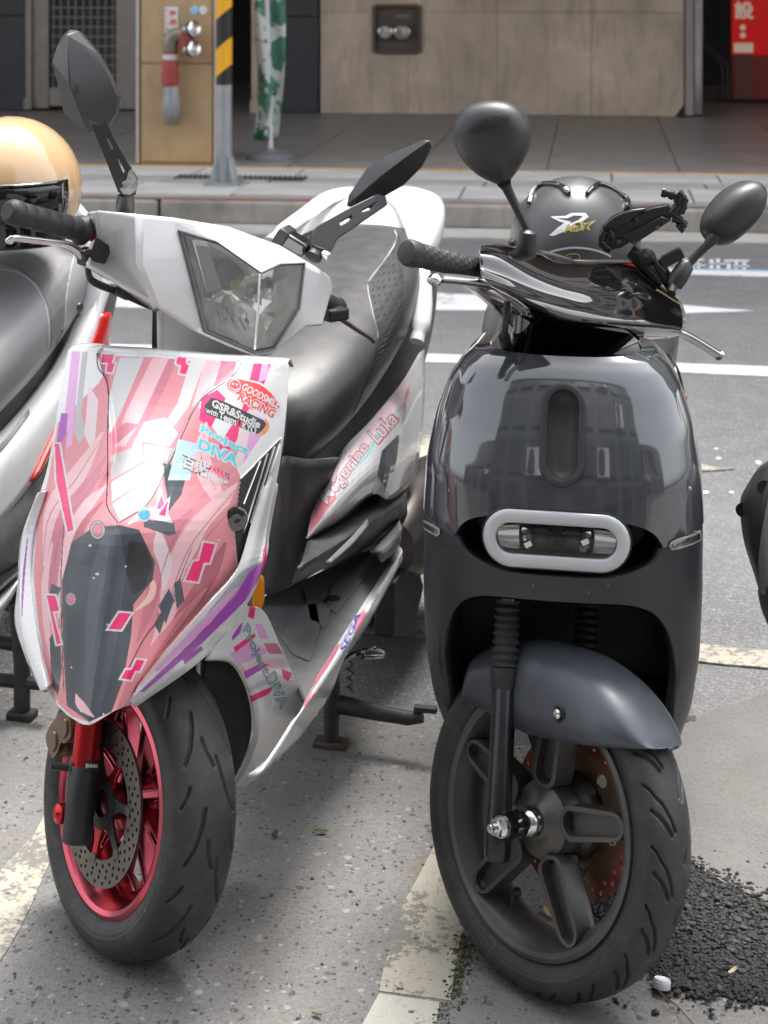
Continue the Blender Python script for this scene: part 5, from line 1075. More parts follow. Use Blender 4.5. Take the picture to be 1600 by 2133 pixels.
# straight bars, top left and top right
for poly, k in (([(150, 732), (168, 732), (150, 930), (128, 935)], 'lilac'), ([(172, 733), (184, 733), (170, 860), (180, 905), (166, 925), (154, 900)], 'lgrey'), ([(200, 735), (236, 737), (225, 800), (213, 775)], 'rose'), ([(128, 860), (142, 862), (134, 960), (114, 962)], 'purple'), ([(186, 800), (205, 835), (196, 950), (176, 905)], 'blush'), ([(428, 748), (462, 750), (438, 815), (400, 850)], 'pale'), ([(462, 750), (494, 752), (486, 782), (444, 808)], 'rose'), ([(528, 757), (564, 759), (540, 830), (470, 960), (452, 935), (505, 850)], 'magenta'), ([(546, 758), (560, 760), (556, 790), (538, 796)], 'lilac'), ([(500, 880), (520, 850), (560, 880), (500, 975), (486, 970)], 'blush'), ([(520, 900), (532, 880), (552, 896), (505, 968)], 'lilac'), ([(470, 955), (482, 930), (496, 940), (484, 968)], 'grey'), ([(420, 830), (452, 812), (470, 830), (440, 890), (415, 875)], 'magenta')): D.poly(poly, K[k])
# broad diagonal bands over the sunken centre plate, white and grey chevrons below
for poly, k in (([(250, 745), (300, 745), (252, 860), (228, 905), (226, 830)], 'white'), ([(318, 746), (352, 747), (300, 860), (262, 930), (240, 930), (262, 860)], 'pale'), ([(398, 750), (428, 752), (392, 850), (352, 900), (330, 905), (370, 840)], 'white'), ([(352, 747), (372, 748), (318, 862), (290, 910), (276, 912)], 'rose'), ([(300, 880), (345, 870), (372, 905), (352, 930), (298, 920), (268, 945)], 'blush'), ([(230, 950), (296, 925), (300, 960), (232, 1000)], 'lgrey'), ([(300, 925), (368, 935), (345, 985), (308, 1050), (302, 985)], 'lgrey'), ([(232, 1005), (300, 965), (302, 1000), (234, 1045)], 'blush'), ([(234, 1050), (302, 1005), (305, 1050), (250, 1086)], 'lgrey'), ([(262, 1052), (300, 1028), (302, 1050), (268, 1072)], 'grey'), ([(228, 905), (262, 880), (290, 885), (232, 935)], 'rose')): D.poly(poly, K[k])
flows = [([(215, 900), (165, 985), (110, 1060), (92, 1180)], [4, 34, 30, 5], 'pale'), ([(222, 950), (180, 1020), (130, 1090), (110, 1200), (112, 1300)], [4, 26, 26, 20, 3], 'rose'), ([(224, 1010), (185, 1050), (150, 1110), (132, 1200), (122, 1290)], [4, 22, 22, 18, 3], 'pale'), ([(215, 1045), (180, 1085), (155, 1140), (140, 1210)], [4, 14, 16, 3], 'deep'), ([(430, 880), (420, 950), (440, 1010), (480, 1080)], [5, 34, 36, 5], 'pale'), ([(495, 1005), (450, 1060), (400, 1120), (360, 1200), (345, 1290), (300, 1400)], [4, 40, 46, 40, 34, 6], 'pale'), ([(490, 1040), (445, 1100), (420, 1160), (400, 1230), (340, 1330)], [4, 22, 26, 22, 4], 'salmon'), ([(400, 1060), (360, 1110), (330, 1180), (312, 1260), (285, 1340)], [4, 26, 30, 24, 4], 'rose'),
         ([(470, 1130), (440, 1190), (395, 1260), (330, 1350)], [6, 30, 30, 4], 'deep'), ([(330, 1100), (334, 1140), (345, 1180), (340, 1230)], [6, 30, 26, 4], 'blush'), ([(300, 1215), (318, 1215), (312, 1245), (282, 1272)], [3, 12, 14, 3], 'peach'), ([(430, 1225), (370, 1300), (310, 1370), (275, 1440)], [4, 26, 22, 8], 'salmon'), ([(110, 1130), (95, 1210), (98, 1300), (108, 1380)], [4, 14, 14, 4], 'pale'), ([(140, 900), (126, 950), (116, 990)], [3, 14, 3], 'rose')]
for pts, w, k in flows: D.ribbon(pts, w, K[k])
for pts in ([(212, 915), (158, 1000), (104, 1075), (88, 1180)], [(224, 975), (176, 1035), (128, 1105), (112, 1210)], [(490, 1020), (440, 1080), (395, 1140), (362, 1220), (330, 1330)], [(405, 1065), (365, 1118), (338, 1190), (318, 1270)], [(460, 1150), (430, 1205), (385, 1275), (320, 1370)], [(425, 900), (420, 960), (450, 1020)], [(222, 1040), (182, 1080), (152, 1140), (138, 1220)], [(485, 1060), (430, 1120), (385, 1190)], [(120, 1140), (104, 1220), (106, 1310)], [(430, 1240), (360, 1325), (300, 1400)]): D.ribbon(pts, [1] + [1.8] * (len(pts) - 2) + [.8], K['deep'])
# shut lines of the sunken plate
D.ribbon([(203, 735), (205, 765), (224, 803), (225, 900), (224, 1010), (224, 1055), (246, 1090)], [2.6] * 7, K['ink']); D.ribbon([(504, 756), (484, 784), (428, 825), (404, 856), (386, 894), (345, 981), (307, 1050), (248, 1090)], [2.4] * 8, K['ink']); D.ribbon([(400, 1140), (350, 1260), (300, 1330), (266, 1395)], [1, 2.4, 2.4, 1.5], K['ink']); D.ribbon([(134, 1090), (128, 1200), (130, 1330), (134, 1440)], [1.5, 2, 2, 1.5], K['ink'])
# dark beak plate with planes and round studs
D.poly([(196, 1098), (250, 1094), (290, 1104), (322, 1170), (318, 1208), (278, 1258), (272, 1330), (256, 1418), (232, 1483), (186, 1503), (140, 1470), (131, 1330), (130, 1210), (150, 1130)], K['slate']); D.poly([(215, 1110), (248, 1100), (262, 1180), (248, 1300), (226, 1420), (205, 1495), (176, 1490), (178, 1300), (190, 1190)], K['slate2']); D.poly([(268, 1125), (300, 1130), (318, 1178), (300, 1225), (276, 1240), (262, 1190)], K['ink']); D.poly([(104, 1330), (124, 1300), (130, 1390), (122, 1450), (108, 1425)], K['slate']); D.ribbon([(158, 1445), (170, 1470), (196, 1494)], [2, 18, 3], K['pale']); D.poly([(340, 965), (392, 975), (378, 1030), (352, 1065), (345, 1010)], K['slate'])
D.poly([(372, 915), (412, 925), (395, 1000), (350, 1000)], K['sky'])
for a, b in (((366, 940), (407, 948)), ((360, 965), (402, 972)), ((388, 920), (370, 1000)), ((400, 922), (384, 1000))): D.ribbon([a, b], [1.6, 1.6], K['white'])
D.poly([(300, 1082), (362, 1088), (366, 1112), (352, 1116), (300, 1098)], K['slate2']); D.poly([(262, 1096), (292, 1062), (340, 1052), (360, 1090), (300, 1078)], K['white'])
def stud(x, y, r, k, sq=.8):
    e = lambda q: [(x + q * sq * math.cos(2 * pi * i / 20), y + q * math.sin(2 * pi * i / 20)) for i in range(20)]
    D.poly(e(r * 1.55), K['ink']); D.poly(e(r * 1.45), K['grey']); D.poly(e(r * 1.08), K['ink']); D.poly(e(r), K[k])
stud(204, 1104, 13, 'rose'); stud(300, 1072, 11, 'blue'); stud(148, 1248, 9, 'rose'); stud(360, 1245, 7, 'rose', .6); stud(332, 1287, 7, 'rose', .6)
for poly in ([(330, 1262), (352, 1225), (362, 1250), (345, 1300)], [(362, 1215), (376, 1205), (384, 1250), (368, 1270)], [(320, 1300), (338, 1270), (342, 1290), (332, 1320)], [(108, 1215), (128, 1225), (120, 1245), (104, 1235)]): D.poly(poly, K['slate2'])
# magenta cut shapes with white borders
for poly in ([(115, 925), (124, 925), (154, 1104), (142, 1108), (118, 1000)], [(98, 1240), (116, 1241), (124, 1272), (110, 1274), (128, 1340), (119, 1342), (106, 1275)], [(248, 1276), (273, 1278), (252, 1312), (226, 1310)], [(424, 1130), (448, 1134), (436, 1172), (424, 1172), (412, 1212), (386, 1208), (402, 1170), (414, 1168)], [(284, 1374), (301, 1376), (290, 1398), (281, 1397), (272, 1416), (252, 1413), (262, 1395), (274, 1395)], [(214, 738), (238, 739), (233, 757), (240, 758), (234, 776), (222, 775), (225, 756), (210, 755)], [(372, 738), (389, 739), (387, 757), (394, 762), (388, 780), (374, 778), (378, 762), (367, 757)], [(336, 1030), (346, 1062), (326, 1060)], [(352, 1040), (344, 1076), (330, 1072)]): D.edged(poly, K['magenta'], K['white'], 4)
for cx_, cy_, r_ in ((188, 1137, 4), (203, 1196, 5), (196, 1204, 3), (224, 1301, 3), (262, 1180, 2.5), (150, 1390, 2.5), (455, 1125, 3), (170, 1480, 4), (215, 1488, 3), (120, 1462, 3)): D.poly([(cx_ + r_ * random.uniform(.5, 1.1) * math.cos(q_ * 1.05), cy_ + r_ * random.uniform(.5, 1.1) * math.sin(q_ * 1.05)) for q_ in range(6)], K['white'])
# wing print
D.poly([(500, 1192), (548, 1165), (540, 1190), (500, 1235), (440, 1295), (432, 1275)], K['grey']); D.poly([(546, 1170), (546, 1195), (512, 1250), (420, 1340), (300, 1440), (290, 1440), (400, 1335), (490, 1240), (520, 1190)], K['purple']); D.poly([(480, 1232), (500, 1220), (440, 1295), (330, 1398), (318, 1398), (410, 1300)], K['lilac']); D.poly([(548, 1148), (556, 1120), (553, 1185), (542, 1205)], K['magenta']); D.poly([(380, 1370), (418, 1345), (424, 1352), (384, 1384)], K['purple']); D.ribbon([(58, 1120), (50, 1200), (46, 1285)], [2, 5, 2], K['purple'])
# sponsor lettering
D.poly([tuple(p) for p in cr([(470, 795), (484, 786), (520, 792), (548, 800), (572, 822), (586, 850), (580, 868), (566, 862), (540, 856), (505, 838), (484, 826), (470, 815)], 4, True)], K['white'])
D.poly([tuple(p) for p in cr([(474, 797), (486, 789), (520, 795), (546, 804), (570, 826), (582, 848), (570, 852), (545, 846), (512, 826), (490, 820), (476, 812)], 4, True)], K['red'])
circ = lambda x, y, r, n=18: [(x + r * math.cos(2 * pi * i / n), y + r * 1.12 * math.sin(2 * pi * i / n)) for i in range(n)]
D.poly(circ(489, 804, 12.5), K['white']); D.poly(circ(489, 804, 11), K['red']); D.poly(circ(485, 800, 2.2, 8), K['white']); D.poly(circ(493, 801, 2.2, 8), K['white']); D.ribbon([(482, 807), (487, 812), (493, 812), (497, 808)], [1.5, 2.4, 2.4, 1.5], K['white'])
D.text('GOODSMILE', [(508, 797), (586, 838), (580, 853), (502, 812)], K['white'], .03, shear=.2); D.text('RACING', [(500, 813), (578, 855), (570, 876), (492, 834)], K['white'], .1, shear=.2); D.text('RACING', [(500, 815), (576, 856), (570, 873), (494, 833)], K['red'], .03, shear=.2)
D.poly([(426, 845), (440, 828), (470, 838), (550, 876), (558, 890), (548, 905), (530, 903), (428, 862)], K['ink']); D.text('GSR&Studie', [(444, 831), (545, 877), (539, 893), (440, 847)], K['white'], .035); D.text('with', [(430, 848), (455, 858), (453, 869), (428, 859)], K['white'], .02); D.text('Team', [(457, 856), (494, 872), (491, 888), (455, 871)], K['white'], .035); D.text('U', [(495, 873), (505, 877), (502, 892), (492, 888)], K['red'], .05); D.text('KYO', [(506, 878), (535, 890), (532, 906), (503, 893)], K['white'], .035); D.ribbon([(540, 906), (551, 898), (557, 886), (552, 872)], [7, 10, 8, 2], K['orange'])
D.text('Project', [(418, 882), (522, 934), (517, 956), (413, 904)], K['white'], .11); D.text('Project', [(420, 885), (520, 935), (515, 953), (416, 903)], K['cyan'], .035); D.text('DIVA', [(413, 909), (500, 948), (495, 976), (409, 937)], K['white'], .11); D.text('DIVA', [(416, 913), (498, 950), (493, 972), (412, 935)], K['cyan'], .035)
D.text('百貼', [(382, 943), (438, 967), (433, 999), (377, 975)], K['ink'], .05); D.text('百貼', [(383, 942), (437, 965), (432, 996), (378, 973)], K['white'], .03); D.text('PATA', [(438, 968), (468, 982), (466, 994), (436, 980)], K['magenta'], .04); D.text('V2', [(469, 983), (479, 988), (477, 999), (467, 994)], K['navy'], .03); D.text('彩貼車業', [(433, 983), (477, 1004), (474, 1018), (430, 997)], K['white'], .03)
D.film(apr, box=(30, 720, 606, 1516), skip=[(585, 914), (502, 998), (490, 1100), (497, 1180), (529, 1085), (561, 986)])
# ---- lower leg fairing, floor, skirt
inn = [(430, 1366, .0), (482, 1372, .055), (512, 1412, .09), (530, 1470, .13), (531, 1530, .16), (514, 1586, .18), (488, 1634, .2)]
mid = [(470, 1312, .02), (520, 1330, .075), (552, 1380, .12), (574, 1440, .165), (572, 1510, .195), (548, 1580, .21), (505, 1636, .22)]
out = [(508, 1262, .04), (545, 1272, .1), (582, 1350, .15), (612, 1414, .2), (628, 1462, .235), (604, 1545, .25), (520, 1632, .25)]
inn2 = [(x, y, d + .06) for x, y, d in inn]; C = [[wd(*p) for p in q] for q in (inn2, inn, mid, out)]; lf = obj('leg_fairing', MB().grid(crgrid(C, 5, 5)), SILV, ws, ang=40, solid=.004)
obj('inner_fender', MB().grid(crgrid([[wd(x, y, d + o) + Vector((o2, 0, 0)) for x, y, d in inn] for o, o2 in ((.02, 0), (.08, -.05), (.12, -.1), (.13, -.16))], 3, 4)), LINER, ws, ang=60)
Df = Wrap(WF, bvh_of([lf]), SILV, 1.2)
for poly, k in (([(520, 1262), (532, 1262), (528, 1290), (516, 1284)], 'magenta'), ([(500, 1300), (506, 1296), (500, 1318), (484, 1334), (482, 1326)], 'purple'), ([(476, 1362), (520, 1335), (556, 1352), (570, 1345), (572, 1352), (530, 1372), (500, 1385)], 'lilac'), ([(486, 1348), (530, 1318), (532, 1326), (490, 1358)], 'magenta'), ([(500, 1392), (545, 1372), (585, 1372), (590, 1384), (548, 1396), (508, 1410)], 'pale'), ([(508, 1398), (545, 1380), (560, 1385), (512, 1414)], 'purple'), ([(548, 1340), (575, 1340), (590, 1362), (560, 1362)], 'rose'), ([(585, 1392), (608, 1402), (600, 1420), (590, 1412)], 'magenta'), ([(520, 1450), (560, 1432), (570, 1430), (560, 1444), (524, 1462)], 'magenta'), ([(516, 1432), (556, 1414), (560, 1420), (520, 1442)], 'lgrey'), ([(530, 1300), (545, 1300), (560, 1330), (540, 1330)], 'lilac')): Df.poly(poly, K[k])
Df.text('Project', [(516, 1296), (564, 1400), (546, 1414), (500, 1318)], K['teal'], .04); Df.text('Project', [(515, 1300), (561, 1400), (547, 1411), (502, 1318)], K['lgrey'], -.012); Df.text('DIVA', [(572, 1396), (602, 1466), (584, 1478), (552, 1412)], K['teal'], .05); Df.text('DIVA', [(571, 1400), (599, 1464), (585, 1474), (555, 1413)], K['white'], -.01); Df.film(lf, box=(425, 1255, 640, 1640))
GRYP = mat('grey_plastic', (.13, .13, .133), .5, var=.12, bump=.15, bscale=600, dust=.3); GRYD = mat('dark_grey_plastic', (.055, .055, .057), .46, var=.12, dust=.18)
zp = lambda x, y, z: WF.I @ gnd(x, y, z)
fl = [(520, 1270), (560, 1232), (618, 1212), (720, 1165), (828, 1118), (836, 1142), (775, 1255), (705, 1368), (640, 1470), (625, 1440), (585, 1350)]
F3 = [zp(x, y, .30) for x, y in fl]; mb = MB(); n = len(F3); mb.add([*F3, *[p - Vector((0, 0, .014)) for p in F3]], [tuple(range(n)), tuple(range(2 * n - 1, n - 1, -1))] + [(i, (i + 1) % n, n + (i + 1) % n, n + i) for i in range(n)]); fb = obj('floor_board', mb, GRYP, ws, bevel=.004)
for poly in ([(628, 1262), (660, 1255), (668, 1300), (645, 1375), (610, 1360), (585, 1325)], [(690, 1218), (745, 1200), (755, 1205), (700, 1275), (680, 1262)], [(632, 1216), (645, 1290), (668, 1300), (672, 1308), (680, 1300), (690, 1262), (660, 1250)]):
    Q = [zp(x, y, .3035) for x, y in poly]; mb = MB(); n = len(Q); mb.add([*Q, *[p - Vector((0, 0, .004)) for p in Q]], [tuple(range(n)), tuple(range(2 * n - 1, n - 1, -1))] + [(i, (i + 1) % n, n + (i + 1) % n, n + i) for i in range(n)]); obj('foot_tread', mb, GRYP, fb, bevel=.0015)
obj('floor_hole', MB().lathe([(.013, .0005), (.012, .002), (.009, .0015), (.0001, .0008)], zp(693, 1247, .304), (0, 0, 1), 20), LINER, fb)
sk_t = [(634, 1458), (665, 1400), (700, 1345), (745, 1275), (790, 1205), (834, 1138)]; sk_m = [(612, 1506), (668, 1428), (712, 1362), (758, 1290), (800, 1222), (838, 1150)]; sk_b = [(548, 1604), (628, 1532), (690, 1445), (704, 1392), (765, 1305), (836, 1172)]
_t = [zp(x, y, .302) for x, y in sk_t]; _m = [wx(x, y, q.x + .016) for (x, y), q in zip(sk_m, _t)]; _b = [wx(x, y, q.x + .004) for (x, y), q in zip(sk_b, _t)]; Cs = [_t, _m, _b, [p + Vector((-.02, 0, -.012)) for p in _b]]; sk = obj('side_skirt', MB().grid(crgrid(Cs, 4, 5)), SILV, ws, ang=35, solid=.004)
Ds = Wrap(WF, bvh_of([sk]), SILV, 1.2)
for poly, k in (([(700, 1345), (712, 1340), (690, 1380), (650, 1440), (636, 1490), (628, 1500), (640, 1440)], 'rose'), ([(640, 1470), (655, 1440), (650, 1470), (630, 1510)], 'magenta'), ([(742, 1290), (758, 1270), (764, 1280), (742, 1320), (735, 1330)], 'rose'), ([(770, 1255), (800, 1215), (806, 1225), (776, 1270)], 'lgrey')): Ds.poly(poly, K[k])
Ds.text('SEGA', [(708, 1352), (744, 1272), (752, 1280), (716, 1362)], K['navy'], .03); Ds.text('Circuit', [(752, 1292), (784, 1232), (792, 1240), (760, 1302)], K['teal'], .0); Ds.film(sk, box=(540, 1130, 845, 1610))
# tunnel, under-seat body and side panels
UP = [[(560, 985, .3), (590, 950, .42), (640, 955, .46), (705, 952, .5)], [(555, 1060, .3), (585, 1050, .42), (622, 1060, .45), (665, 1050, .5)], [(548, 1150, .28), (575, 1160, .40), (612, 1170, .43), (645, 1120, .5)], [(540, 1230, .26), (560, 1235, .38), (608, 1218, .42), (640, 1165, .52)]]
obj('seat_tunnel', MB().grid(crgrid([[wd(*p) for p in r] for r in UP], 5, 5)), GRYD, ws, ang=50, solid=.004)
obj('knee_shield', MB().grid(crgrid([[wd(*p) for p in r] for r in ([(330, 742, .19), (450, 752, .17), (598, 765, .185)], [(400, 900, .2), (480, 900, .19), (596, 905, .185)], [(480, 1050, .2), (520, 1060, .19), (566, 1060, .15)], [(510, 1200, .2), (530, 1220, .17), (548, 1230, .12)], [(520, 1262, .16), (535, 1272, .14), (552, 1280, .12)])], 4, 4)), GRYD, ws, ang=50, solid=.006)
sp = [[(662, 1022), (715, 935), (775, 872), (845, 785), (884, 715)], [(650, 1065), (705, 985), (775, 925), (845, 850), (886, 800)], [(640, 1118), (700, 1060), (775, 985), (835, 960), (880, 900)], [(640, 1124), (705, 1085), (775, 1030), (815, 1040), (866, 1000)]]
Csp = [[wx(x, y, xx) for (x, y), xx in zip(r, xs)] for r, xs in zip(sp, ([.095, .12, .13, .13, .12], [.105, .14, .155, .155, .14], [.115, .15, .17, .17, .15], [.11, .14, .16, .165, .15]))]
sdp = obj('side_panel', MB().grid(crgrid(Csp, 5, 5)), SILV, ws, ang=50, solid=.004); Dp = Wrap(WF, bvh_of([sdp]), SILV, 1.2)
for poly, k in (([(655, 1050), (700, 1010), (700, 1040), (642, 1116)], 'salmon'), ([(690, 990), (780, 870), (845, 800), (880, 760), (880, 800), (800, 880), (720, 990), (690, 1030)], 'blush'), ([(680, 1085), (730, 1045), (760, 1020), (720, 1060)], 'magenta'), ([(845, 815), (882, 760), (884, 900), (862, 980), (830, 960), (838, 880)], 'salmon'), ([(850, 840), (868, 800), (872, 900), (845, 960)], 'rose'), ([(795, 940), (830, 905), (835, 960), (805, 1020), (785, 990)], 'slate'), ([(838, 950), (860, 930), (852, 1000), (830, 1020)], 'deep'), ([(860, 860), (876, 840), (872, 900)], 'pale')): Dp.poly(poly, K[k])
Dp.ribbon([(700, 1010), (760, 955), (790, 900), (830, 850)], [2, 3, 3, 2], K['cyan']); Dp.text('Megurine', [(660, 1034), (752, 914), (776, 936), (688, 1062)], K['deep'], .06); Dp.text('Megurine', [(663, 1034), (752, 918), (773, 937), (688, 1057)], K['white'], .012); Dp.text('Luka', [(762, 900), (812, 850), (834, 876), (788, 930)], K['deep'], .06); Dp.text('Luka', [(765, 901), (811, 855), (830, 877), (787, 925)], K['white'], .012); Dp.film(sdp, box=(634, 705, 892, 1130))
# black side trim and passenger footrest
tr = [[(640, 1128), (705, 1090), (775, 1035), (850, 985)], [(625, 1180), (700, 1135), (775, 1085), (848, 1040)], [(612, 1216), (700, 1172), (790, 1128), (850, 1080)]]
obj('side_trim', MB().grid(crgrid([[wx(x, y, xx) for x, y in r] for r, xx in zip(tr, (.12, .165, .14))], 5, 5)), GRYD, ws, ang=35, solid=.004)
obj('trim_fin', MB().grid(crgrid([[wx(x, y, xx) for x, y in r] for r, xx in (([(678, 1170), (730, 1120), (765, 1080)], .17), ([(690, 1170), (735, 1132), (768, 1092)], .178))], 3, 5)), GRYP, ws, solid=.004); obj('foot_step', MB().grid(crgrid([[wx(x, y, xx) for x, y in r] for r, xx in (([(770, 1148), (805, 1110), (830, 1080)], .15), ([(790, 1150), (815, 1130), (836, 1100)], .19), ([(796, 1172), (822, 1150), (836, 1125)], .185))], 3, 4)), GRYP, ws, ang=30, solid=.006)
# seat and tail
SEC = [(.42, 0, .60, .06, .035, .06), (.47, 0, .62, .112, .055, .1), (.6, 0, .655, .15, .06, .12), (.8, 0, .695, .166, .06, .125), (1.0, 0, .735, .165, .06, .12), (1.2, 0, .775, .145, .052, .1), (1.3, 0, .79, .1, .03, .05)]
st_ = obj('seat', loft(SEC, 36), LEATH, ws, ang=60); bvs = bvh_of([st_]); Dt = Decals(WF, bvs, 8); PERF = mat('perforated_vinyl', (.03, .03, .031), .34, var=.1)
nt = PERF.node_tree; pb = nt.nodes['Principled BSDF']; tcx = nt.nodes.new('ShaderNodeTexCoord').outputs['Object']; vo = node(nt, 'ShaderNodeTexVoronoi', Scale=130.0, Randomness=.12); nt.links.new(tcx, vo.inputs['Vector'])
bb = nt.nodes.new('ShaderNodeBump'); bb.inputs['Strength'].default_value = 1.0; bb.inputs['Distance'].default_value = .003; nt.links.new(ramp(nt, vo.outputs['Distance'], [(.12, 0.), (.3, 1.)]), bb.inputs['Height']); nt.links.new(bb.outputs[0], pb.inputs['Normal'])
Dt.poly([(828, 488), (838, 500), (840, 560), (842, 640), (832, 700), (815, 760), (790, 820), (740, 890), (700, 925), (742, 850), (775, 770), (788, 700), (775, 640), (766, 590), (800, 545), (822, 515)], PERF, off=.0008); Dt.ribbon([(822, 480), (826, 500), (800, 545), (768, 590), (774, 640), (788, 700), (780, 760), (745, 850), (712, 905), (690, 925)], [3] * 10, mat('stitching', (.3, .3, .3), .8)); Dt.build(st_, 'seat_side')
obj('tail_cover', loft([(1.12, -.01, .725, .12, .045, .09), (1.25, -.01, .77, .145, .05, .1), (1.4, -.01, .81, .145, .05, .09), (1.52, -.01, .835, .12, .035, .07), (1.6, -.01, .845, .07, .02, .04)], 32), WHITE, ws, ang=60)
gr_ = [Vector(p) for p in cr([wd(560, 505, 1.0), wd(622, 458, 1.15), wd(690, 410, 1.38), wd(760, 404, 1.45), wd(828, 416, 1.38), wd(862, 480, 1.22), wd(878, 570, 1.08), wd(880, 650, 1.0), wd(868, 712, .95)], 6)]
obj('grab_rail', MB().tube(gr_, [.014] * 3 + [.019] * (len(gr_) - 6) + [.014] * 3, 16, flat=.8), WHITE, ws, ang=60)
obj('rear_body', loft([(.5, 0, .42, .08, .1, .1), (.62, 0, .43, .12, .13, .12), (.9, 0, .48, .13, .15, .15), (1.2, 0, .55, .125, .15, .14), (1.45, 0, .65, .11, .12, .1), (1.62, 0, .72, .06, .06, .06)]), GRYD, ws, ang=60)
rw = obj('rear_wheel', MB(), RIMD, ws); rxf = lambda v: v + Vector((0, 1.28, .215)); obj('tyre', MB().lathe([(.13, -.03), (.14, -.052), (.175, -.056), (.205, -.038), (.215, 0), (.205, .038), (.175, .056), (.14, .052), (.13, .03)], (0, 0, 0), (1, 0, 0), 64).xf(rxf), RUB, rw, ang=60); obj('rim', MB().lathe([(.135, -.045), (.12, -.03), (.05, -.02), (.05, .02), (.12, .03), (.135, .045)], (0, 0, 0), (1, 0, 0), 48, True).xf(rxf), RIMD, rw)
obj('engine_case', loft([(.95, .12, .26, .05, .05, .05), (1.05, .13, .25, .06, .09, .08), (1.3, .13, .24, .06, .1, .09), (1.45, .12, .24, .04, .05, .05)]), DSTEEL, ws, ang=50); obj('exhaust_guard', MB().prism([(-.06, -.05), (.04, -.07), (.09, 0), (.05, .07), (-.05, .05)], wd(825, 1250, .95), (.2, .98, 0), (0, 0, 1), (.98, -.2, 0), -.02, .02), MBLK, ws, bevel=.006)
st = obj('centre_stand', MB(), STAND, ws); f0 = WF.I @ gnd(690, 1558); obj('stand_leg', MB().tube([f0 + Vector((-.01, .02, .17)), f0 + Vector((0, .005, .1)), f0 + Vector((0, 0, .008))], [.016, .015, .013], 12), STAND, st); obj('stand_foot', MB().box(f0 + Vector((0, 0, .008)), (.06, .035, .012)), RUST, st, bevel=.003); obj('stand_leg', MB().tube([f0 + Vector((-.24, .02, .17)), f0 + Vector((-.26, 0, .008))], .014, 12), STAND, st)
tb = [f0 + Vector((.0, .01, .075)), f0 + Vector((.06, .0, .072)), f0 + Vector((.14, -.01, .07)), f0 + Vector((.165, -.01, .075))]; obj('stand_lever', MB().tube(tb, [.016, .014, .012, .01], 12), STAND, st); obj('lever_pad', MB().prism(rrect(.02, .008, .004), tb[-1] + Vector((.005, 0, .014)), (1, 0, 0), (0, 1, 0), (0, 0, 1), -.004, .004), STAND, st, bevel=.002); obj('cross_tube', MB().tube([f0 + Vector((-.24, .02, .1)), f0 + Vector((0, .01, .1))], .012, 10), STAND, st); obj('stand_spring', MB().tube([f0 + Vector((.02, .05, .08 + .004 * k)) + Vector((.006 * math.cos(k * 1.6), .006 * math.sin(k * 1.6), 0)) for k in range(26)], .0015, 6), STAND, st)
ss = obj('side_stand', MB().tube(cr([wx(700, 1395, .14), wx(725, 1370, .15), wx(752, 1358, .16), wx(775, 1352, .17), wx(794, 1358, .17), wx(796, 1366, .17), wx(778, 1368, .17), wx(755, 1368, .165)], 4), .0045, 10), GBLK, ws)
oc = wd(538, 1236, .085); obj('reflector', MB().rings([[oc + Vector((.0016 * 0 + p[1] * .35 + .004 * dz, p[1] * .9 - dz * .4, p[0])) for p in stadium(.0245 * k, .0125 * k, 8)] for k, dz in ((1, -.01), (1, .003), (.85, .007), (.3, .009))]), AMBER, ws, ang=40)
# ---- pink scooter: steered front end
WA, WS = steer_group(51, 13); tR, tW, tH = .2, .104, .064
wc = wheel_pose(WF.I @ gnd(248, 1972), WS, tR, tW / 2 * .95); gx = lambda v: WS @ v + wc
ANOD = mat('pink_anodised', (.46, .085, .115), .22, .95, var=.12); ANR = mat('red_anodised', (.5, .025, .03), .25, .8, var=.1); BRZ = mat('bronze_caliper', (.21, .15, .1), .4, .75, var=.2, dust=.15)
wh = obj('front_wheel', MB(), ANOD, ws)
gr = [([(.05, -.034), (.2, -.022), (.42, -.013), (.6, -.009)], .0021), ([(.55, .034), (.7, .022), (.92, .013), (1.1, .009)], .0021), ([(.62, -.046), (.72, -.036), (.82, -.030)], .0022), ([(.12, .046), (.22, .036), (.32, .030)], .0022), ([(.0, .004), (.16, -.002), (.3, -.004)], .0014)]
ty = obj('tyre', tyre(tR, tW, tH, gr, 10).xf(gx), RUB, wh, fix=False, ang=75)
mb = MB().lathe([(.140, -.046), (.146, -.044), (.147, -.038), (.141, -.035), (.136, -.032), (.127, -.022), (.123, -.006), (.123, .02), (.13, .03), (.14, .036), (.147, .040), (.146, .046), (.137, .045), (.125, .038), (.117, .02), (.116, -.004), (.120, -.02), (.129, -.034), (.134, -.043)], (0, 0, 0), (1, 0, 0), 96, close=True); obj('rim', mb.xf(gx), ANOD, wh, ang=30)
obj('hub', MB().lathe([(.0001, -.05), (.02, -.05), (.024, -.03), (.036, -.026), (.038, -.016), (.03, -.01), (.03, .018), (.038, .024), (.036, .034), (.0001, .04)], (0, 0, 0), (1, 0, 0), 40).xf(gx), ANOD, wh)
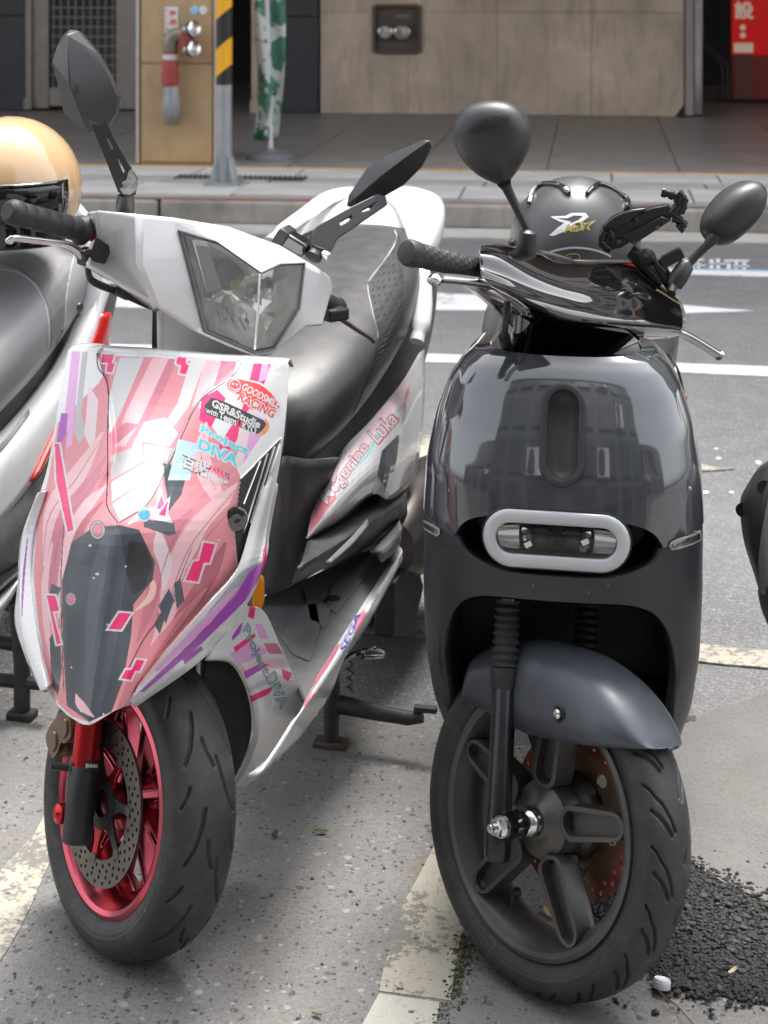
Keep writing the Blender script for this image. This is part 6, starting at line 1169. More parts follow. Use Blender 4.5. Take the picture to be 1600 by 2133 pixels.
for k in range(5):
    a = R(90 + 72 * k + 20); sp = obj('spoke', MB(), ANOD, wh)
    for s_ in (-1, 1):
        b = a + s_ * R(15); p0 = Vector((.004, -.032 * math.cos(a + s_ * R(24)), .032 * math.sin(a + s_ * R(24)))); p1 = Vector((.006, -.122 * math.cos(b), .122 * math.sin(b))); dr = (p1 - p0).normalized(); sd2 = dr.cross(Vector((1, 0, 0))).normalized()
        ln = (p1 - p0).length; obj('spoke_bar', MB().prism([(0, -.0075), (ln, -.0055), (ln, .0055), (0, .0075)], p0, dr, sd2, Vector((1, 0, 0)), -.011, .011, [[(ln * .35, -.003), (ln * .35, .003), (ln * .85, .0022), (ln * .85, -.0022)]]).xf(gx), ANOD, sp, bevel=.0015)
    for s_ in (-1, 1):
        q0 = a + s_ * R(14); p0 = Vector((.005, -.09 * math.cos(q0), .09 * math.sin(q0))); p1 = Vector((.005, -.122 * math.cos(a + s_ * R(36)), .122 * math.sin(a + s_ * R(36)))); obj('spoke_branch', MB().tube([p0, p1], [.004, .0035], 8).xf(gx), ANOD, sp)
hl = []
for rr_, n_, o_ in ((.078, 28, 0), (.085, 28, .5), (.092, 30, 0), (.099, 30, .5)): hl += [(*polar(rr_, 2 * pi * (q + o_) / n_), .0026) for q in range(n_)]
DX = -.052; dsk = obj('brake_disc', ring_plate(.071, .1055, DX - .002, DX + .002, hl, 90).xf(gx), DISCS, wh, ang=25)
for q in range(7):
    a = 2 * pi * q / 7 + .3; u = Vector((0, -math.cos(a), math.sin(a))); v = Vector((0, math.sin(a), math.cos(a))); ca = obj('disc_carrier', MB().prism([(.026, -.012), (.05, -.005), (.068, -.006), (.074, -.009), (.074, .009), (.068, .006), (.05, .007), (.026, .013)], (DX, 0, 0), u, v, (1, 0, 0), -.002, .003).xf(gx), ANR if q % 2 else MBLK, dsk, bevel=.001); obj('disc_bobbin', MB().lathe([(.003, -.004), (.006, -.004), (.0068, -.002), (.0068, .003)], Vector((DX, 0, 0)) + u * .0725, (-1, 0, 0), 14, True).xf(gx), DSTEEL, dsk)
obj('carrier_ring', ring_plate(.018, .034, DX - .0035, DX + .003, (), 40).xf(gx), MBLK, dsk, ang=30)
obj('valve_stem', MB().tube([Vector((-.004, .01, -.119)), Vector((-.02, .012, -.104)), Vector((-.034, .012, -.100))], [.005, .004, .0036], 10).xf(gx), ANR, wh)
WLEG = WS.inverted() @ Vector((0, math.sin(R(17)), math.cos(R(17))))
for sgn in (-1, 1):
    fk = obj('fork_leg', MB(), ANR, ws); fx = sgn * .083; up = lambda t: Vector((fx, .006, -.0)) + WLEG * t
    lo_ = obj('fork_lower', MB().tube([up(-.05), up(-.048), up(.0), up(.045), up(.047)], [.018, .0205, .0205, .0205, .019], 26).xf(gx), MBLK if sgn < 0 else ANR, fk, ang=50); rd_ = obj('fork_slider', MB().tube([up(.046), up(.047), up(.13), up(.131)], [.0175, .019, .019, .0175], 26).xf(gx), ANR, fk, ang=50)
    obj('dust_seal', MB().tube([up(.128), up(.13), up(.14), up(.142)], [.018, .0205, .0205, .018], 24).xf(gx), MBLK, fk); obj('stanchion', MB().tube([up(.14), up(.24)], .014, 20).xf(gx), STEELB, fk)
    obj('axle_cap', MB().lathe([(.0001, -.012), (.008, -.012), (.0115, -.009), (.0125, 0), (.0125, .01)], Vector((fx - .019 * -sgn, -.0, -.0)) + Vector((sgn * .004, .02, -.012)), (-sgn, 0, 0), 18).xf(gx) if False else MB().lathe([(.0001, .012), (.005, .012), (.0075, .009), (.013, .007), (.0135, 0), (.0135, -.01)], Vector((fx + sgn * .014, .026, -.022)), (sgn, 0, 0), 20).xf(gx), ANR, fk)
    if sgn < 0:
        bvf = bvh_of([lo_, rd_]); Dk = Decals(WF, bvf, 4); Dk.text('GJMS', [(212, 1684), (212, 1736), (198, 1732), (198, 1684)], WHT, .04); Dk.text('FRONT FORK', [(196, 1700), (196, 1734), (193, 1733), (193, 1700)], WHT); Dk.poly([(176, 1584), (206, 1586), (206, 1608), (176, 1606)], MBLK, off=.0008); Dk.text('RMS', [(179, 1590), (203, 1592), (203, 1601), (179, 1600)], WHT, .04, off=.0014); Dk.build(fk, 'fork_print')
# caliper with bracket
cb = obj('brake_caliper', MB(), BRZ, ws); cpos = Vector((-.062, .088, .062))
obj('caliper_bracket', MB().prism([(.0, -.04), (.03, -.03), (.05, .0), (.075, .06), (.075, .085), (.05, .09), (.03, .05), (.005, .0)], Vector((-.066, .0, .015)), (0, 1, 0), (0, 0, 1), (1, 0, 0), -.004, .004, [[(.03, .0), (.045, .03), (.052, .045), (.046, .048), (.034, .024), (.026, .004)]]).xf(gx), MBLK, cb, bevel=.0015)
out2 = cr([(-.036, -.010), (-.03, -.022), (-.012, -.022), (0, -.016), (.012, -.022), (.03, -.022), (.036, -.008), (.034, .014), (.0, .02), (-.034, .014)], 3, True)
cu = Vector((0, -.62, .78)); cv_ = Vector((0, .78, .62)); obj('caliper_body', MB().prism([tuple(p) for p in out2], cpos, cu, cv_, (1, 0, 0), -.03, .022).xf(gx), BRZ, cb, bevel=.005, seg=3)
for q in (-.018, .018): obj('piston_cover', MB().lathe([(.0001, .003), (.013, .003), (.0145, 0), (.0145, -.003)], cpos + Vector((-.03, 0, 0)) + cu * q - cv_ * .003, (-1, 0, 0), 24).xf(gx), BRZ, cb)
for q, r_ in ((-.042, .0), (.04, .004), (-.03, .02), (.03, .022)): obj('caliper_bolt', MB().lathe([(.002, .004), (.0045, .004), (.005, 0), (.005, -.01)], cpos + Vector((-.012, 0, 0)) + cu * q + cv_ * r_, (-1, 0, 0), 12, True).xf(gx), DSTEEL, cb)
bvc = bvh_of([o for o in cb.children if o.name.startswith(('caliper_body', 'piston'))]); Dk = Decals(WF, bvc, 4); Dk.text('GRNTORX', [(106, 1602), (136, 1552), (144, 1558), (114, 1610)], GOLD, .02); Dk.build(cb, 'caliper_lettering')
for x, y in ((165, 1606), (162, 1632)): obj('bracket_bolt', MB().lathe([(.0025, .005), (.0055, .005), (.006, 0)], wd(x, y, WF.I.to_3x3()[0][0] * 0 + wc.y - .04), (-.6, -.8, 0), 6, True), STEELB, cb)
obj('bleed_bolt', MB().tube([Vector((-.1, .03, .04)), Vector((-.125, .034, .042))], [.006, .0035], 10).xf(gx), MBLK, cb)
# ---- handlebar cowl with headlamp
DL = R(50); fw = Vector((math.sin(DL), -math.cos(DL), 0)); wp = Vector((0, .27, .92))
def hp_(px, py, f):           # photo point on the plane that stands f ahead of the bar
    o, d = WF.ray(px, py); t = ((wp - o).dot(fw) + f) / d.dot(fw); return o + d * t
V = dict(a=(197, 437, .015), r1=(290, 446, .055), b=(362, 453, .06), c=(480, 472, .055), d=(590, 512, .035), e=(690, 573, .0), e2=(697, 602, .005), g=(673, 682, .03), h=(640, 684, .055), i=(573, 739, .105), j=(530, 744, .12), k=(477, 722, .11), l=(414, 694, .09), m=(330, 642, .055), n=(180, 556, .02), o=(205, 498, .0), r2=(288, 545, .075), h1=(372, 481, .055), h2=(448, 502, .07), h3=(541, 567, .1), h4=(580, 549, .08), h5=(633, 547, .05), h6=(622, 642, .07), h7=(569, 727, .1), h8=(529, 735, .115), h9=(482, 714, .105), h10=(424, 689, .085), h11=(400, 592, .07))
names = list(V); vid = {k: i for i, k in enumerate(names)}; vv = [hp_(*V[k]) for k in names]
faces = ['a r1 r2 m n o', 'r1 b h1 h11 r2', 'r2 h11 h10 l m', 'b c h2 h1', 'c d h3 h2', 'd e h5 h4 h3', 'e e2 g h h6 h5', 'h i h7 h6', 'l h10 h9 k', 'k h9 h8 j', 'j h8 h7 i']
mb = MB(); F_ = [tuple(vid[q] for q in f.split()) for f in faces]; outline = 'a r1 b c d e e2 g h i j k l m n o'.split(); ctr = sum((vv[vid[q]] for q in outline), Vector()) / len(outline)
bk = []
for q in outline:
    p = vv[vid[q]]; f_ = (p - wp).dot(fw); pb_ = p - fw * (f_ + .055); bk.append(ctr - fw * .1 + (pb_ - (ctr - fw * .1)) * .9)
b0 = len(vv); allv = vv + bk; n = len(outline)
F_ += [(vid[outline[i]], b0 + i, b0 + (i + 1) % n, vid[outline[(i + 1) % n]]) for i in range(n)]; F_.append(tuple(b0 + i for i in range(n)))
mb.add(allv, F_); cw = obj('handlebar_cowl', mb, SILV, ws, ang=35, bevel=.011, seg=4)
hrim = [vv[vid['h%d' % i]] for i in range(1, 12)]; hcn = sum(hrim, Vector()) / 11
def ins(k, f): return [hcn + (p - hcn) * k + fw * f for p in hrim]
hd = obj('headlight', MB(), MBLK, ws)
obj('bezel', MB().grid([ins(1.02, .001), ins(1.0, .006), ins(.965, .006), ins(.95, -.004)], cv=True), GRYP, hd, ang=30); YL = glass('brightened_lens', (.98, .98, .95), .06, .17)  # white haze in the lens stands in for the bright lamp interior
Rg = [ins(.97, .002), ins(.93, .008), ins(.7, .014), ins(.35, .017), ins(.02, .018)]; mb = MB().grid(Rg, cv=True); obj('lens', mb, YL, hd, ang=30)
REFL = mat('lamp_reflector', (.95, .95, .92), .2, .45, var=.1); Rg = []
rnd = random.Random(4)
for k, f in ((.965, .0), (.85, -.018), (.7, -.032), (.52, -.044), (.32, -.05), (.1, -.052)):
    ring = []
    for i in range(44):
        a = i / 4; p = hrim[int(a) % 11].lerp(hrim[(int(a) + 1) % 11], a % 1); ring.append(hcn + (p - hcn) * k + fw * (f + rnd.uniform(-.006, .006) * (k < .96)))
    Rg.append(ring)
mb = MB().grid(Rg, cv=True); mb.add(Rg[-1], [tuple(range(44))]); obj('reflector', mb, REFL, hd, ang=5)
lb = hp_(480, 572, .062); obj('bulb_shroud', MB().lathe([(.0001, .012), (.008, .012), (.012, .008), (.025, .0), (.027, -.02), (.022, -.035)], lb, fw + Vector((0, 0, -.15)), 24).add([], []), MBLK, hd); obj('bulb_tip', MB().box(lb + fw * .014 + Vector((0, 0, -.012)), (.014, .01, .012)), mat('bulb_yellow', (.55, .5, .12), .4), hd, bevel=.002)
for x0, y0, x1, y1, f in ((452, 618, 466, 672, .046), (536, 590, 546, 632, .05), (600, 560, 616, 588, .03), (556, 572, 572, 600, .045), (420, 520, 436, 556, .03), (508, 540, 524, 572, .04), (494, 690, 512, 712, .07), (470, 620, 490, 668, .05), (500, 630, 520, 690, .055), (440, 640, 455, 680, .045), (590, 590, 605, 640, .03), (570, 600, 580, 660, .04), (430, 560, 442, 620, .03), (545, 640, 560, 700, .06), (520, 590, 532, 625, .045)):
    q = [hp_(x, y, f + o_) for x, y, o_ in ((x0, y0, -.022), (x1, y0 + 4, -.022), (x1, y1 + 4, .012), (x0, y1, .012))]; mb = MB().add(q + [p - fw * .006 for p in q], [(0, 1, 2, 3), (7, 6, 5, 4), (0, 4, 5, 1), (1, 5, 6, 2), (2, 6, 7, 3), (3, 7, 4, 0)]); obj('reflector_facet', mb, CHR, hd, bevel=.001)
q = [hp_(x, y, f) for x, y, f in ((400, 500, .07), (430, 503, .075), (462, 600, .085), (432, 610, .085))]; obj('lens_tape', MB().add(q + [p - fw * .001 for p in q], [(0, 1, 2, 3), (7, 6, 5, 4), (0, 4, 5, 1), (1, 5, 6, 2), (2, 6, 7, 3), (3, 7, 4, 0)]), mat('grey_tape', (.42, .43, .45), .4, alpha=1), hd)
obj('lens_ridge', MB().tube([hp_(541, 570, .118), hp_(538, 640, .132), hp_(531, 728, .128)], .0018, 8), REFL, hd)
obj('marker_amber', MB().box(hp_(562, 655, .05), (.02, .01, .008)), AMBER, hd, bevel=.002)
obj('steering_shroud', MB().grid(crgrid([[wd(*p) for p in r] for r in ([(326, 638, .26), (420, 680, .2), (545, 725, .24)], [(328, 690, .26), (430, 720, .2), (565, 740, .24)], [(330, 750, .25), (440, 760, .2), (585, 765, .24)])], 4, 5)), mat('faded_plastic', (.42, .41, .39), .5, var=.15, dust=.2), ws, ang=50, solid=.004)
obj('cowl_opening', MB().rings([[hp_(x, y, f) for x, y in ((200, 492), (228, 512), (229, 528), (219, 550), (196, 545), (186, 535))] for f in (.012, .028)]), LINER, ws, bevel=.002)
# grips, levers
for pts, r_, nm in (([(18, 440, .005), (60, 450, .04), (172, 480, .135)], .0165, 'l'), ([(680, 632, .47), (700, 640, .50), (712, 646, .52)], .0165, 'r')):
    g_ = obj('grip', MB(), GRIP, ws); P_ = [wd(*p) for p in pts]; dr = (P_[-1] - P_[0]).normalized(); L_ = (P_[-1] - P_[0]).length
    prof = [(.0001, -.003), (.012, -.003), (.0165, .001), (.0185, .006), (.0185, .018), (.0165, .021)]
    x = .021
    while x < L_ - .02: prof += [(.0165, x + .001), (.0175, x + .004), (.0175, x + .019), (.0163, x + .022)]; x += .024
    prof += [(.0175, L_ - .012), (.022, L_ - .004), (.0225, L_), (.018, L_ + .002), (.0001, L_ + .002)]
    obj('sleeve', MB().lathe(prof if nm == 'l' else [(.0001, .045), (.0165, .042), (.0185, .036), (.0185, .02), (.0165, .018), (.0165, -.02)], P_[0], dr, 28).xf(lambda v: v), GRIP, g_, ang=40)
    if nm == 'l': obj('throttle_tube', MB().tube([P_[-1], wd(192, 486, .15)], .0125, 20), ANR, g_)
obj('brake_lever', MB().tube(cr([wd(20, 503, .0), wd(28, 496, .0), wd(70, 500, .035), (wd(130, 508, .085)), wd(155, 518, .105), wd(178, 538, .125), wd(195, 541, .135)], 4), [.007, .0078, .0064, .006, .006, .006, .006, .006, .006, .006, .006, .0058, .006, .0062, .0065, .0065, .007, .0072, .0075, .008, .0085, .009, .009, .009, .008], 12, flat=.75), ALU, ws, ang=50); obj('lever_perch', MB().box(wd(200, 535, .135), (.05, .03, .022), Matrix.Rotation(.9, 3, 'Z')), MBLK, ws, bevel=.004); obj('pivot_bolt', MB().lathe([(.003, .004), (.0055, .004), (.006, 0), (.006, -.02)], wd(178, 522, .12), (0, -.3, 1), 16, True), ALU, ws)
obj('brake_lever', MB().tube([wd(690, 650, .46), wd(715, 668, .49), wd(745, 688, .52), wd(770, 703, .54), wd(780, 712, .545)], [.008, .0055, .005, .0048, .0052], 12, flat=.7), DSTEEL, ws, ang=50); obj('lever_perch', MB().box(wd(697, 654, .46), (.04, .03, .02), Matrix.Rotation(.9, 3, 'Z')), MBLK, ws, bevel=.004)
obj('switch_block', MB().box(wd(612, 505, .42), (.05, .04, .025), Matrix.Rotation(.5, 3, 'Y')), GBLK, ws, bevel=.005); obj('dash_edge', MB().box(wd(592, 492, .42), (.02, .05, .03), Matrix.Rotation(.6, 3, 'Y')), MBLK, ws, bevel=.005)
for off in (0, 6): obj('brake_cable', MB().tube(cr([wd(183, 560 + off, .16), wd(190, 580 + off, .17), wd(212, 592 + off, .19), wd(250, 606 + off, .21), wd(300, 628 + off, .23), wd(330, 640 + off, .25)], 5), .004, 10), MBLK, ws)
obj('cable_joint', MB().tube([wd(240, 604, .2), wd(268, 617, .21)], .0075, 12), MBLK, ws); obj('hanging_strap', MB().prism([(-.003, 0), (.003, 0), (.004, -.06), (-.004, -.06)], wd(322, 645, .24), (1, 0, 0), (0, 0, 1), (0, 1, 0), -.001, .001), MBLK, ws)
# mirrors with slotted arms
def mirror(ol, ridge, dm, bulge, stalk, slots, ds, base, glass_off):
    m_ = obj('mirror', MB(), MIRB, ws); o = [wd(x, y, dm) for x, y in ol]; r = [wd(x, y, dm) + bulge * k for x, y, k in ridge]; n = len(o); k = len(r); mb = MB(); V_ = o + r; F = []
    near = [min(range(k), key=lambda j: (o[i] - r[j]).length - .0 * j) for i in range(n)]
    for i in range(n):
        a, b = near[i], near[(i + 1) % n]; F.append((i, (i + 1) % n, n + b, n + a) if a != b and abs(a - b) == 1 else (i, (i + 1) % n, n + a))
        if a != b and abs(a - b) != 1: F.append(((i + 1) % n, n + b, n + a))
    mb.add(V_, F); mb.add(o + [p - bulge * .28 for p in o] + [sum(o, Vector()) / n + (p - sum(o, Vector()) / n) * .9 - bulge * .38 for p in o], [(i, (i + 1) % n, n + (i + 1) % n, n + i) for i in range(n)] + [(n + i, n + (i + 1) % n, 2 * n + (i + 1) % n, 2 * n + i) for i in range(n)] + [tuple(2 * n + i for i in range(n))])
    shl = obj('mirror_shell', mb, MIRB, m_, ang=18, bevel=.0016, seg=2); c0 = sum(o, Vector()) / n; obj('mirror_glass', MB().add([c0 + (p - c0) * .85 - bulge * .41 for p in o], [tuple(range(n))]), MIRG, m_)
    S3 = [wd(x, y, d) for x, y, d in stalk]; o0 = S3[0]; nn = (S3[len(S3) // 2] - o0).cross(S3[-1] - o0).normalized(); nn = nn if nn.y < 0 else -nn; ex = (S3[len(S3) // 2] - o0).normalized(); ey = nn.cross(ex); P2_ = [((p - o0).dot(ex), (p - o0).dot(ey)) for p in S3]
    H2 = [[((wd(x, y, d) - o0).dot(ex), (wd(x, y, d) - o0).dot(ey)) for x, y, d in s] for s in slots]; H2 = [[(sum(p[0] for p in h) / len(h) + (q[0] - sum(p[0] for p in h) / len(h)) * .9, sum(p[1] for p in h) / len(h) + (q[1] - sum(p[1] for p in h) / len(h)) * .62) for q in h] for h in H2]; arm = obj('mirror_arm', MB().prism(P2_, o0, ex, ey, nn, -.007, .007, H2), MIRB, m_, bevel=.0018); B3 = [wd(*p) for p in base]; obj('mirror_base', MB().tube(B3, [.012, .0125, .014, .0145][:len(B3)], 18), MIRB, m_, ang=40); return m_, shl, arm
m1, sh1, ar1 = mirror([(146, 61), (162, 64), (202, 110), (228, 155), (247, 200), (241, 236), (222, 268), (184, 277), (155, 258), (132, 234), (118, 168), (108, 130), (118, 98), (132, 72)], [(152, 74, .55), (160, 120, 1.0), (168, 175, 1.0), (185, 240, .7)], .15, Vector((.004, -.05, .004)), [(194, 246, .145), (207, 240, .145), (216, 246, .145), (250, 310, .155), (287, 375, .165), (283, 404, .17), (264, 408, .17), (247, 398, .165), (215, 315, .155), (192, 262, .145)], [[(221, 283, .15), (229, 288, .15), (240, 310, .153), (230, 318, .153), (219, 292, .15)], [(243, 326, .156), (250, 330, .156), (262, 356, .16), (256, 368, .16), (244, 338, .157)]], .16, [(262, 402, .172), (262, 412, .175), (261, 420, .18), (261, 440, .185)], 1)
m2, sh2, ar2 = mirror([(723, 427), (728, 404), (764, 351), (802, 325), (878, 292), (896, 291), (900, 306), (880, 346), (842, 384), (800, 408), (768, 420), (742, 432)], [(738, 418, .6), (790, 375, 1.0), (850, 330, 1.0), (892, 298, .5)], .56, Vector((.012, -.03, .012)), [(641, 522, .42), (653, 482, .43), (664, 468, .44), (732, 430, .49), (788, 403, .53), (801, 412, .54), (801, 432, .54), (745, 470, .5), (698, 502, .46), (688, 526, .44), (674, 538, .43)], [[(702, 470, .47), (706, 462, .47), (730, 450, .49), (733, 456, .49), (722, 466, .485), (706, 475, .47)], [(748, 446, .505), (752, 438, .505), (770, 430, .52), (774, 435, .52), (764, 444, .515)]], .45, [(664, 512, .43), (660, 522, .43), (652, 536, .42)], 1)
SCUF = mat('scuffed_metal', (.4, .4, .4), .55, .3, var=.6, vscale=90, bump=.8, bscale=300); Dm = Decals(WF, bvh_of([ar1]), 4); Dm.poly([(268, 356), (274, 352), (286, 376), (283, 398), (270, 406), (258, 404), (249, 394), (258, 388), (254, 380), (264, 374)], SCUF, off=.0006); Dm.build(ar1, 'scuff')
Dm = Decals(WF, bvh_of([sh1]), 4); Dm.text('三', [(138, 155), (150, 155), (152, 168), (140, 168)], MBLK); Dm.text('E4 0174', [(158, 172), (166, 174), (164, 205), (156, 203)], MBLK); Dm.build(sh1, 'mould_mark')
obj('mirror_plug', MB().lathe([(.0001, .008), (.006, .008), (.0075, .004), (.0075, -.006)], wd(680, 533, .42), (.8, -.5, -.2), 14), ALU, m2)
# ------------------------------------------------------------------ neighbours at the picture's edges
LF = Frame(-1.02, 2.45, 13.5); ld = LF.d; lx = LF.x
ls = thing('white_scooter', 'white scooter with red flash and grey seat beside the decorated scooter', 'scooter'); LF.place(ls)
VG = mat('grey_vinyl', (.22, .22, .225), .4, var=.12, vscale=5, bump=.25, bscale=400, rvar=.2); VG2 = mat('grey_vinyl_dark', (.15, .15, .155), .42, var=.12, vscale=5, bump=.25, bscale=400)
seat = obj('seat', loft([(.42, -.02, .50, .08, .06, .08), (.5, -.02, .545, .15, .075, .1), (.66, -.02, .60, .19, .08, .12), (.86, -.02, .66, .205, .08, .13), (1.05, -.02, .72, .2, .075, .12), (1.25, -.02, .775, .17, .06, .1), (1.36, -.02, .79, .1, .03, .05)], 36), VG, ls, ang=60)
bvs = bvh_of([seat]); D = Decals(LF, bvs, 8); D.poly([(0, 548), (40, 560), (80, 590), (102, 640), (108, 700), (100, 760), (135, 700), (140, 620), (150, 560), (165, 510), (120, 470), (0, 500)], VG2, off=.0007); TH = mat('grey_thread', (.45, .45, .45), .8)
D.ribbon([(0, 560), (45, 572), (80, 605), (100, 660), (102, 740)], [2.4] * 5, TH); D.ribbon([(162, 505), (148, 560), (138, 620), (132, 700), (110, 760)], [2.4] * 5, TH); D.build(seat, 'seam')
Cb = [[lx(x, y, xx) for x, y in r] for r, xx in (([(-60, 960), (40, 860), (130, 730), (190, 560), (215, 480)], .15), ([(-70, 1060), (30, 940), (130, 800), (205, 620), (222, 520)], .19), ([(-80, 1150), (20, 1060), (90, 960), (150, 840), (228, 600)], .2))]
obj('side_body', MB().grid(crgrid(Cb, 5, 5)), WHITE, ls, ang=45, solid=.004)
obj('red_flash', MB().grid(crgrid([[lx(x, y, xx) for x, y in r] for r, xx in (([(60, 1005), (108, 905), (150, 820), (196, 700), (210, 655)], .203), ([(80, 990), (120, 910), (170, 830), (214, 720), (230, 650)], .212), ([(100, 960), (130, 900), (180, 830), (224, 740), (232, 660)], .205))], 4, 5)), REDL, ls, ang=40, solid=.004)
obj('grey_trim', MB().grid(crgrid([[lx(x, y, xx) for x, y in r] for r, xx in (([(-60, 1090), (40, 1030), (90, 985)], .2), ([(-60, 1180), (30, 1120), (90, 1050)], .21), ([(-60, 1230), (20, 1190), (80, 1140)], .18))], 5, 5)), GRYP, ls, ang=40, solid=.004)
obj('trim_spear', MB().grid(crgrid([[lx(x, y, xx) for x, y in r] for r, xx in (([(-60, 960), (0, 925), (60, 850)], .205), ([(-60, 990), (0, 945), (62, 862)], .212))], 4, 5)), GRYP, ls, ang=40, solid=.004)
obj('grab_handle', MB().tube(cr([lx(150, 430, .12), lx(178, 470, .15), lx(186, 540, .17), lx(188, 600, .175), lx(178, 660, .17)], 5), .017, 14), WHITE, ls, ang=50); obj('rail_bolt', MB().lathe([(.0001, .004), (.008, .004), (.009, 0)], lx(165, 640, .19), (1, -.2, 0), 14), DSTEEL, ls)
obj('floor_skirt', MB().grid(crgrid([[lx(x, y, xx) for x, y in r] for r, xx in (([(-80, 1310), (0, 1240), (40, 1195)], .19), ([(-80, 1330), (0, 1265), (42, 1205)], .205), ([(-80, 1350), (0, 1285), (38, 1222)], .19))], 4, 5)), WHITE, ls, ang=40, solid=.004)
obj('foot_panel', MB().grid(crgrid([[lx(x, y, xx) for x, y in r] for r, xx in (([(-80, 1230), (0, 1185), (45, 1150)], .1), ([(-80, 1290), (0, 1225), (45, 1185)], .2))], 4, 5)), GRYP, ls, solid=.004)
obj('rear_body', loft([(.5, -.02, .38, .1, .1, .1), (.7, -.02, .42, .16, .14, .12), (1.0, -.02, .5, .17, .15, .14), (1.3, -.02, .6, .15, .13, .1), (1.6, -.02, .7, .07, .06, .06)]), GRYD, ls, ang=60)
rw = obj('rear_wheel', MB(), RIMD, ls); rxf = lambda v: v + Vector((-.02, 1.25, .215)); obj('tyre', MB().lathe([(.13, -.03), (.14, -.052), (.175, -.056), (.205, -.038), (.215, 0), (.205, .038), (.175, .056), (.14, .052), (.13, .03)], (0, 0, 0), (1, 0, 0), 64).xf(rxf), RUB, rw, ang=60); obj('rim', MB().lathe([(.135, -.045), (.12, -.03), (.05, -.02), (.05, .02), (.12, .03), (.135, .045)], (0, 0, 0), (1, 0, 0), 48, True).xf(rxf), RIMD, rw)
st = obj('centre_stand', MB(), STAND, ls); f0 = LF.I @ gnd(46, 1500); obj('stand_leg', MB().tube([f0 + Vector((-.02, .02, .2)), f0 + Vector((0, 0, .1)), f0 + Vector((0, 0, .01))], .015, 12), STAND, st); obj('stand_foot', MB().box(f0 + Vector((0, 0, .01)), (.05, .035, .016)), STAND, st, bevel=.004); obj('cross_tube', MB().tube([f0 + Vector((-.26, .02, .14)), f0 + Vector((0, .01, .13))], .012, 10), STAND, st); obj('cross_bar', MB().tube([f0 + Vector((-.26, .0, .065)), f0 + Vector((.06, .0, .07))], .012, 10), STAND, st); obj('stand_leg', MB().tube([f0 + Vector((-.26, .02, .2)), f0 + Vector((-.26, 0, .01))], .014, 10), STAND, st)
# tan helmet on its seat
TANH = mat('tan_helmet', (.60, .40, .22), .16, var=.06, coat=.8); hc3 = ld(20, 395, .95); hr = .128
t = thing('tan_helmet', 'tan open face helmet with smoked visor on the grey seat', 'helmet'); LF.place(t)
def dome(c, rx, ry, rz, mx, n=48, m=24):
    return [[c + Vector((rx * math.sin(R(mx) * i / m) * math.cos(2 * pi * k / n), ry * math.sin(R(mx) * i / m) * math.sin(2 * pi * k / n), rz * math.cos(R(mx) * i / m))) if i else c + Vector((1e-4 * math.cos(k), 1e-4 * math.sin(k), rz)) for k in range(n)] for i in range(m + 1)]
Rg = dome(hc3, hr, hr * 1.15, hr * 1.05, 118); obj('shell', MB().grid(Rg, cv=True), TANH, t, ang=60, solid=.008, fix=False); obj('liner', MB().grid([[hc3 + (p - hc3) * .92 for p in r_] for r_ in Rg], cv=True), MBLK, t, fix=False)
Rg = []
for i in range(13):
    th = R(79) + R(56) * i / 12; Rg.append([hc3 + Vector((hr * 1.11 * math.sin(min(th, R(110))) * math.cos(a), -hr * 1.29 * math.sin(min(th, R(112))) * math.sin(a), hr * 1.05 * math.cos(th) + .0)) for a in np.linspace(R(12), R(168), 40)])
VIS = mat('smoked_visor', (.006, .005, .005), .06, coat=.6); obj('visor', MB().grid(Rg), VIS, t, ang=60, solid=.002)
obj('visor_trim', MB().tube([p + Vector((0, -.002, .0)) for p in Rg[0]], .003, 8), GBLK, t); hcx = hc3 + Vector((hr * .98, -hr * .35, -.01)); obj('visor_pivot', MB().prism([(-.02, -.035), (.015, -.03), (.02, .0), (.012, .03), (.004, .04), (-.012, .02)], hcx, (.35, -.94, 0), (0, 0, 1), (.94, .35, 0), -.004, .008), GBLK, t, bevel=.003); obj('snap', MB().lathe([(.0001, .004), (.004, .004), (.005, 0)], hcx + Vector((.01, -.004, .012)), (.9, -.4, 0), 12), DSTEEL, t)
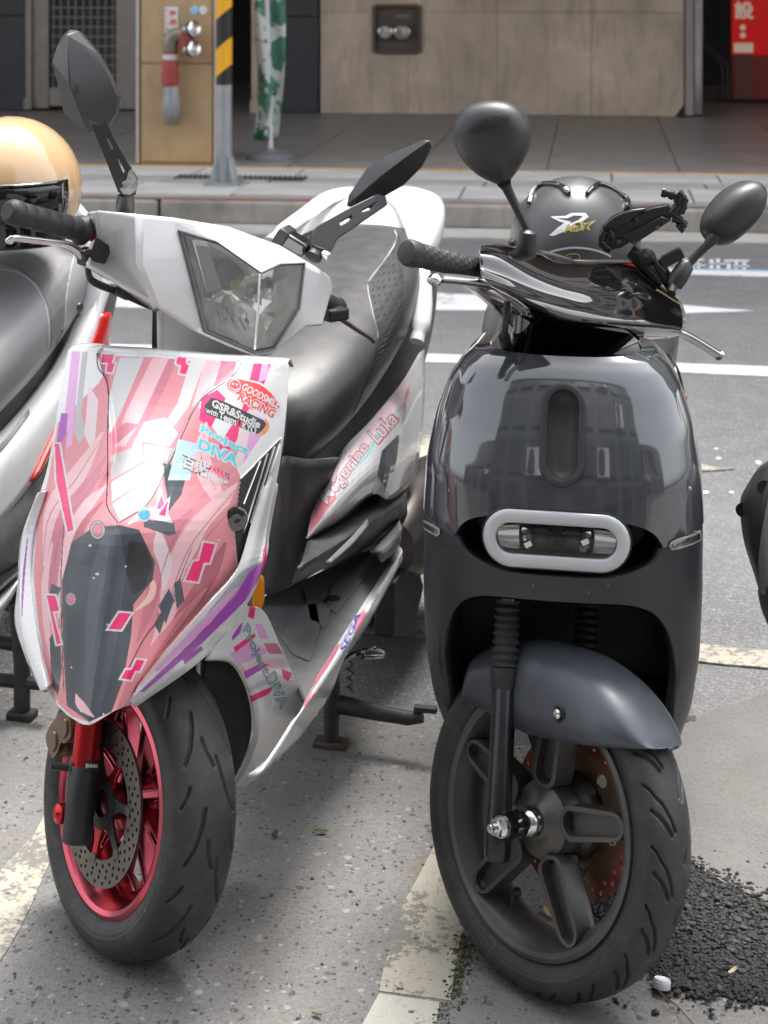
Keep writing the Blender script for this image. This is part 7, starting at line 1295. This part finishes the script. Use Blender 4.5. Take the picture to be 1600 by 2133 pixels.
# scooter cut by the right edge
RF = Frame(1.0, 2.2, 5.0); rd = RF.d
rs = thing('black_scooter', 'dark grey scooter with silver trim cut off beside the electric scooter', 'scooter'); RF.place(rs)
RG = mat('scuffed_grey_plastic', (.05, .05, .052), .42, var=.35, vscale=14, dust=.18)
Cc = [[rd(x, y, d) for x, y, d in r] for r in ([(1760, 930, .3), (1640, 945, .24), (1585, 970, .28), (1556, 1010, .34)], [(1780, 1040, .2), (1640, 1040, .17), (1570, 1040, .24), (1542, 1045, .33)], [(1790, 1140, .16), (1650, 1140, .13), (1575, 1130, .22), (1548, 1120, .32)], [(1790, 1240, .2), (1650, 1230, .16), (1590, 1215, .22), (1572, 1200, .3)], [(1790, 1330, .26), (1670, 1320, .22), (1615, 1300, .24), (1592, 1265, .3)])]
fr_ = obj('front_panel', MB().grid(crgrid(Cc, 6, 6)), RG, rs, ang=50, solid=.006); SLV = mat('silver_trim', (.4, .4, .43), .3, .6, var=.1)
obj('silver_strip', MB().grid(crgrid([[rd(x, y, d) for x, y, d in r] for r in ([(1602, 1030, .17), (1612, 1030, .15), (1640, 1030, .15)], [(1588, 1100, .16), (1600, 1100, .14), (1640, 1100, .12)], [(1580, 1170, .16), (1596, 1172, .135), (1640, 1175, .12)], [(1582, 1235, .17), (1600, 1240, .15), (1650, 1245, .13)])], 5, 5)), SLV, rs, ang=50, solid=.005); obj('lower_corner', MB().grid(crgrid([[rd(x, y, d) for x, y, d in r] for r in ([(1578, 1228, .2), (1600, 1225, .14), (1650, 1225, .12)], [(1584, 1262, .21), (1606, 1270, .15), (1655, 1275, .13)], [(1598, 1300, .22), (1620, 1305, .18), (1660, 1310, .15)])], 4, 5)), GRYD, rs, ang=50, solid=.006)
for x, y in ((1592, 1016), (1547, 1062)):
    h = bvh_of([fr_]).ray_cast(*RF.ray(x, y))
    if h[0]: obj('bolt_hole', MB().lathe([(.0105, 0), (.0105, .002), (.007, .0015), (.0001, .001)], h[0], (0, -1, .2), 16), LINER, rs)
obj('front_tyre', MB().lathe([(.13, -.03), (.14, -.05), (.18, -.05), (.21, -.03), (.22, 0), (.21, .03), (.18, .05), (.14, .05), (.13, .03)], (.25, .05, .22), (1, 0, 0), 64), RUB, rs, ang=60); obj('rear_body', loft([(.3, .2, .45, .14, .16, .14), (.6, .2, .5, .16, .2, .16), (1.1, .2, .58, .16, .18, .16), (1.5, .2, .65, .08, .08, .08)]), GRYD, rs, ang=60)
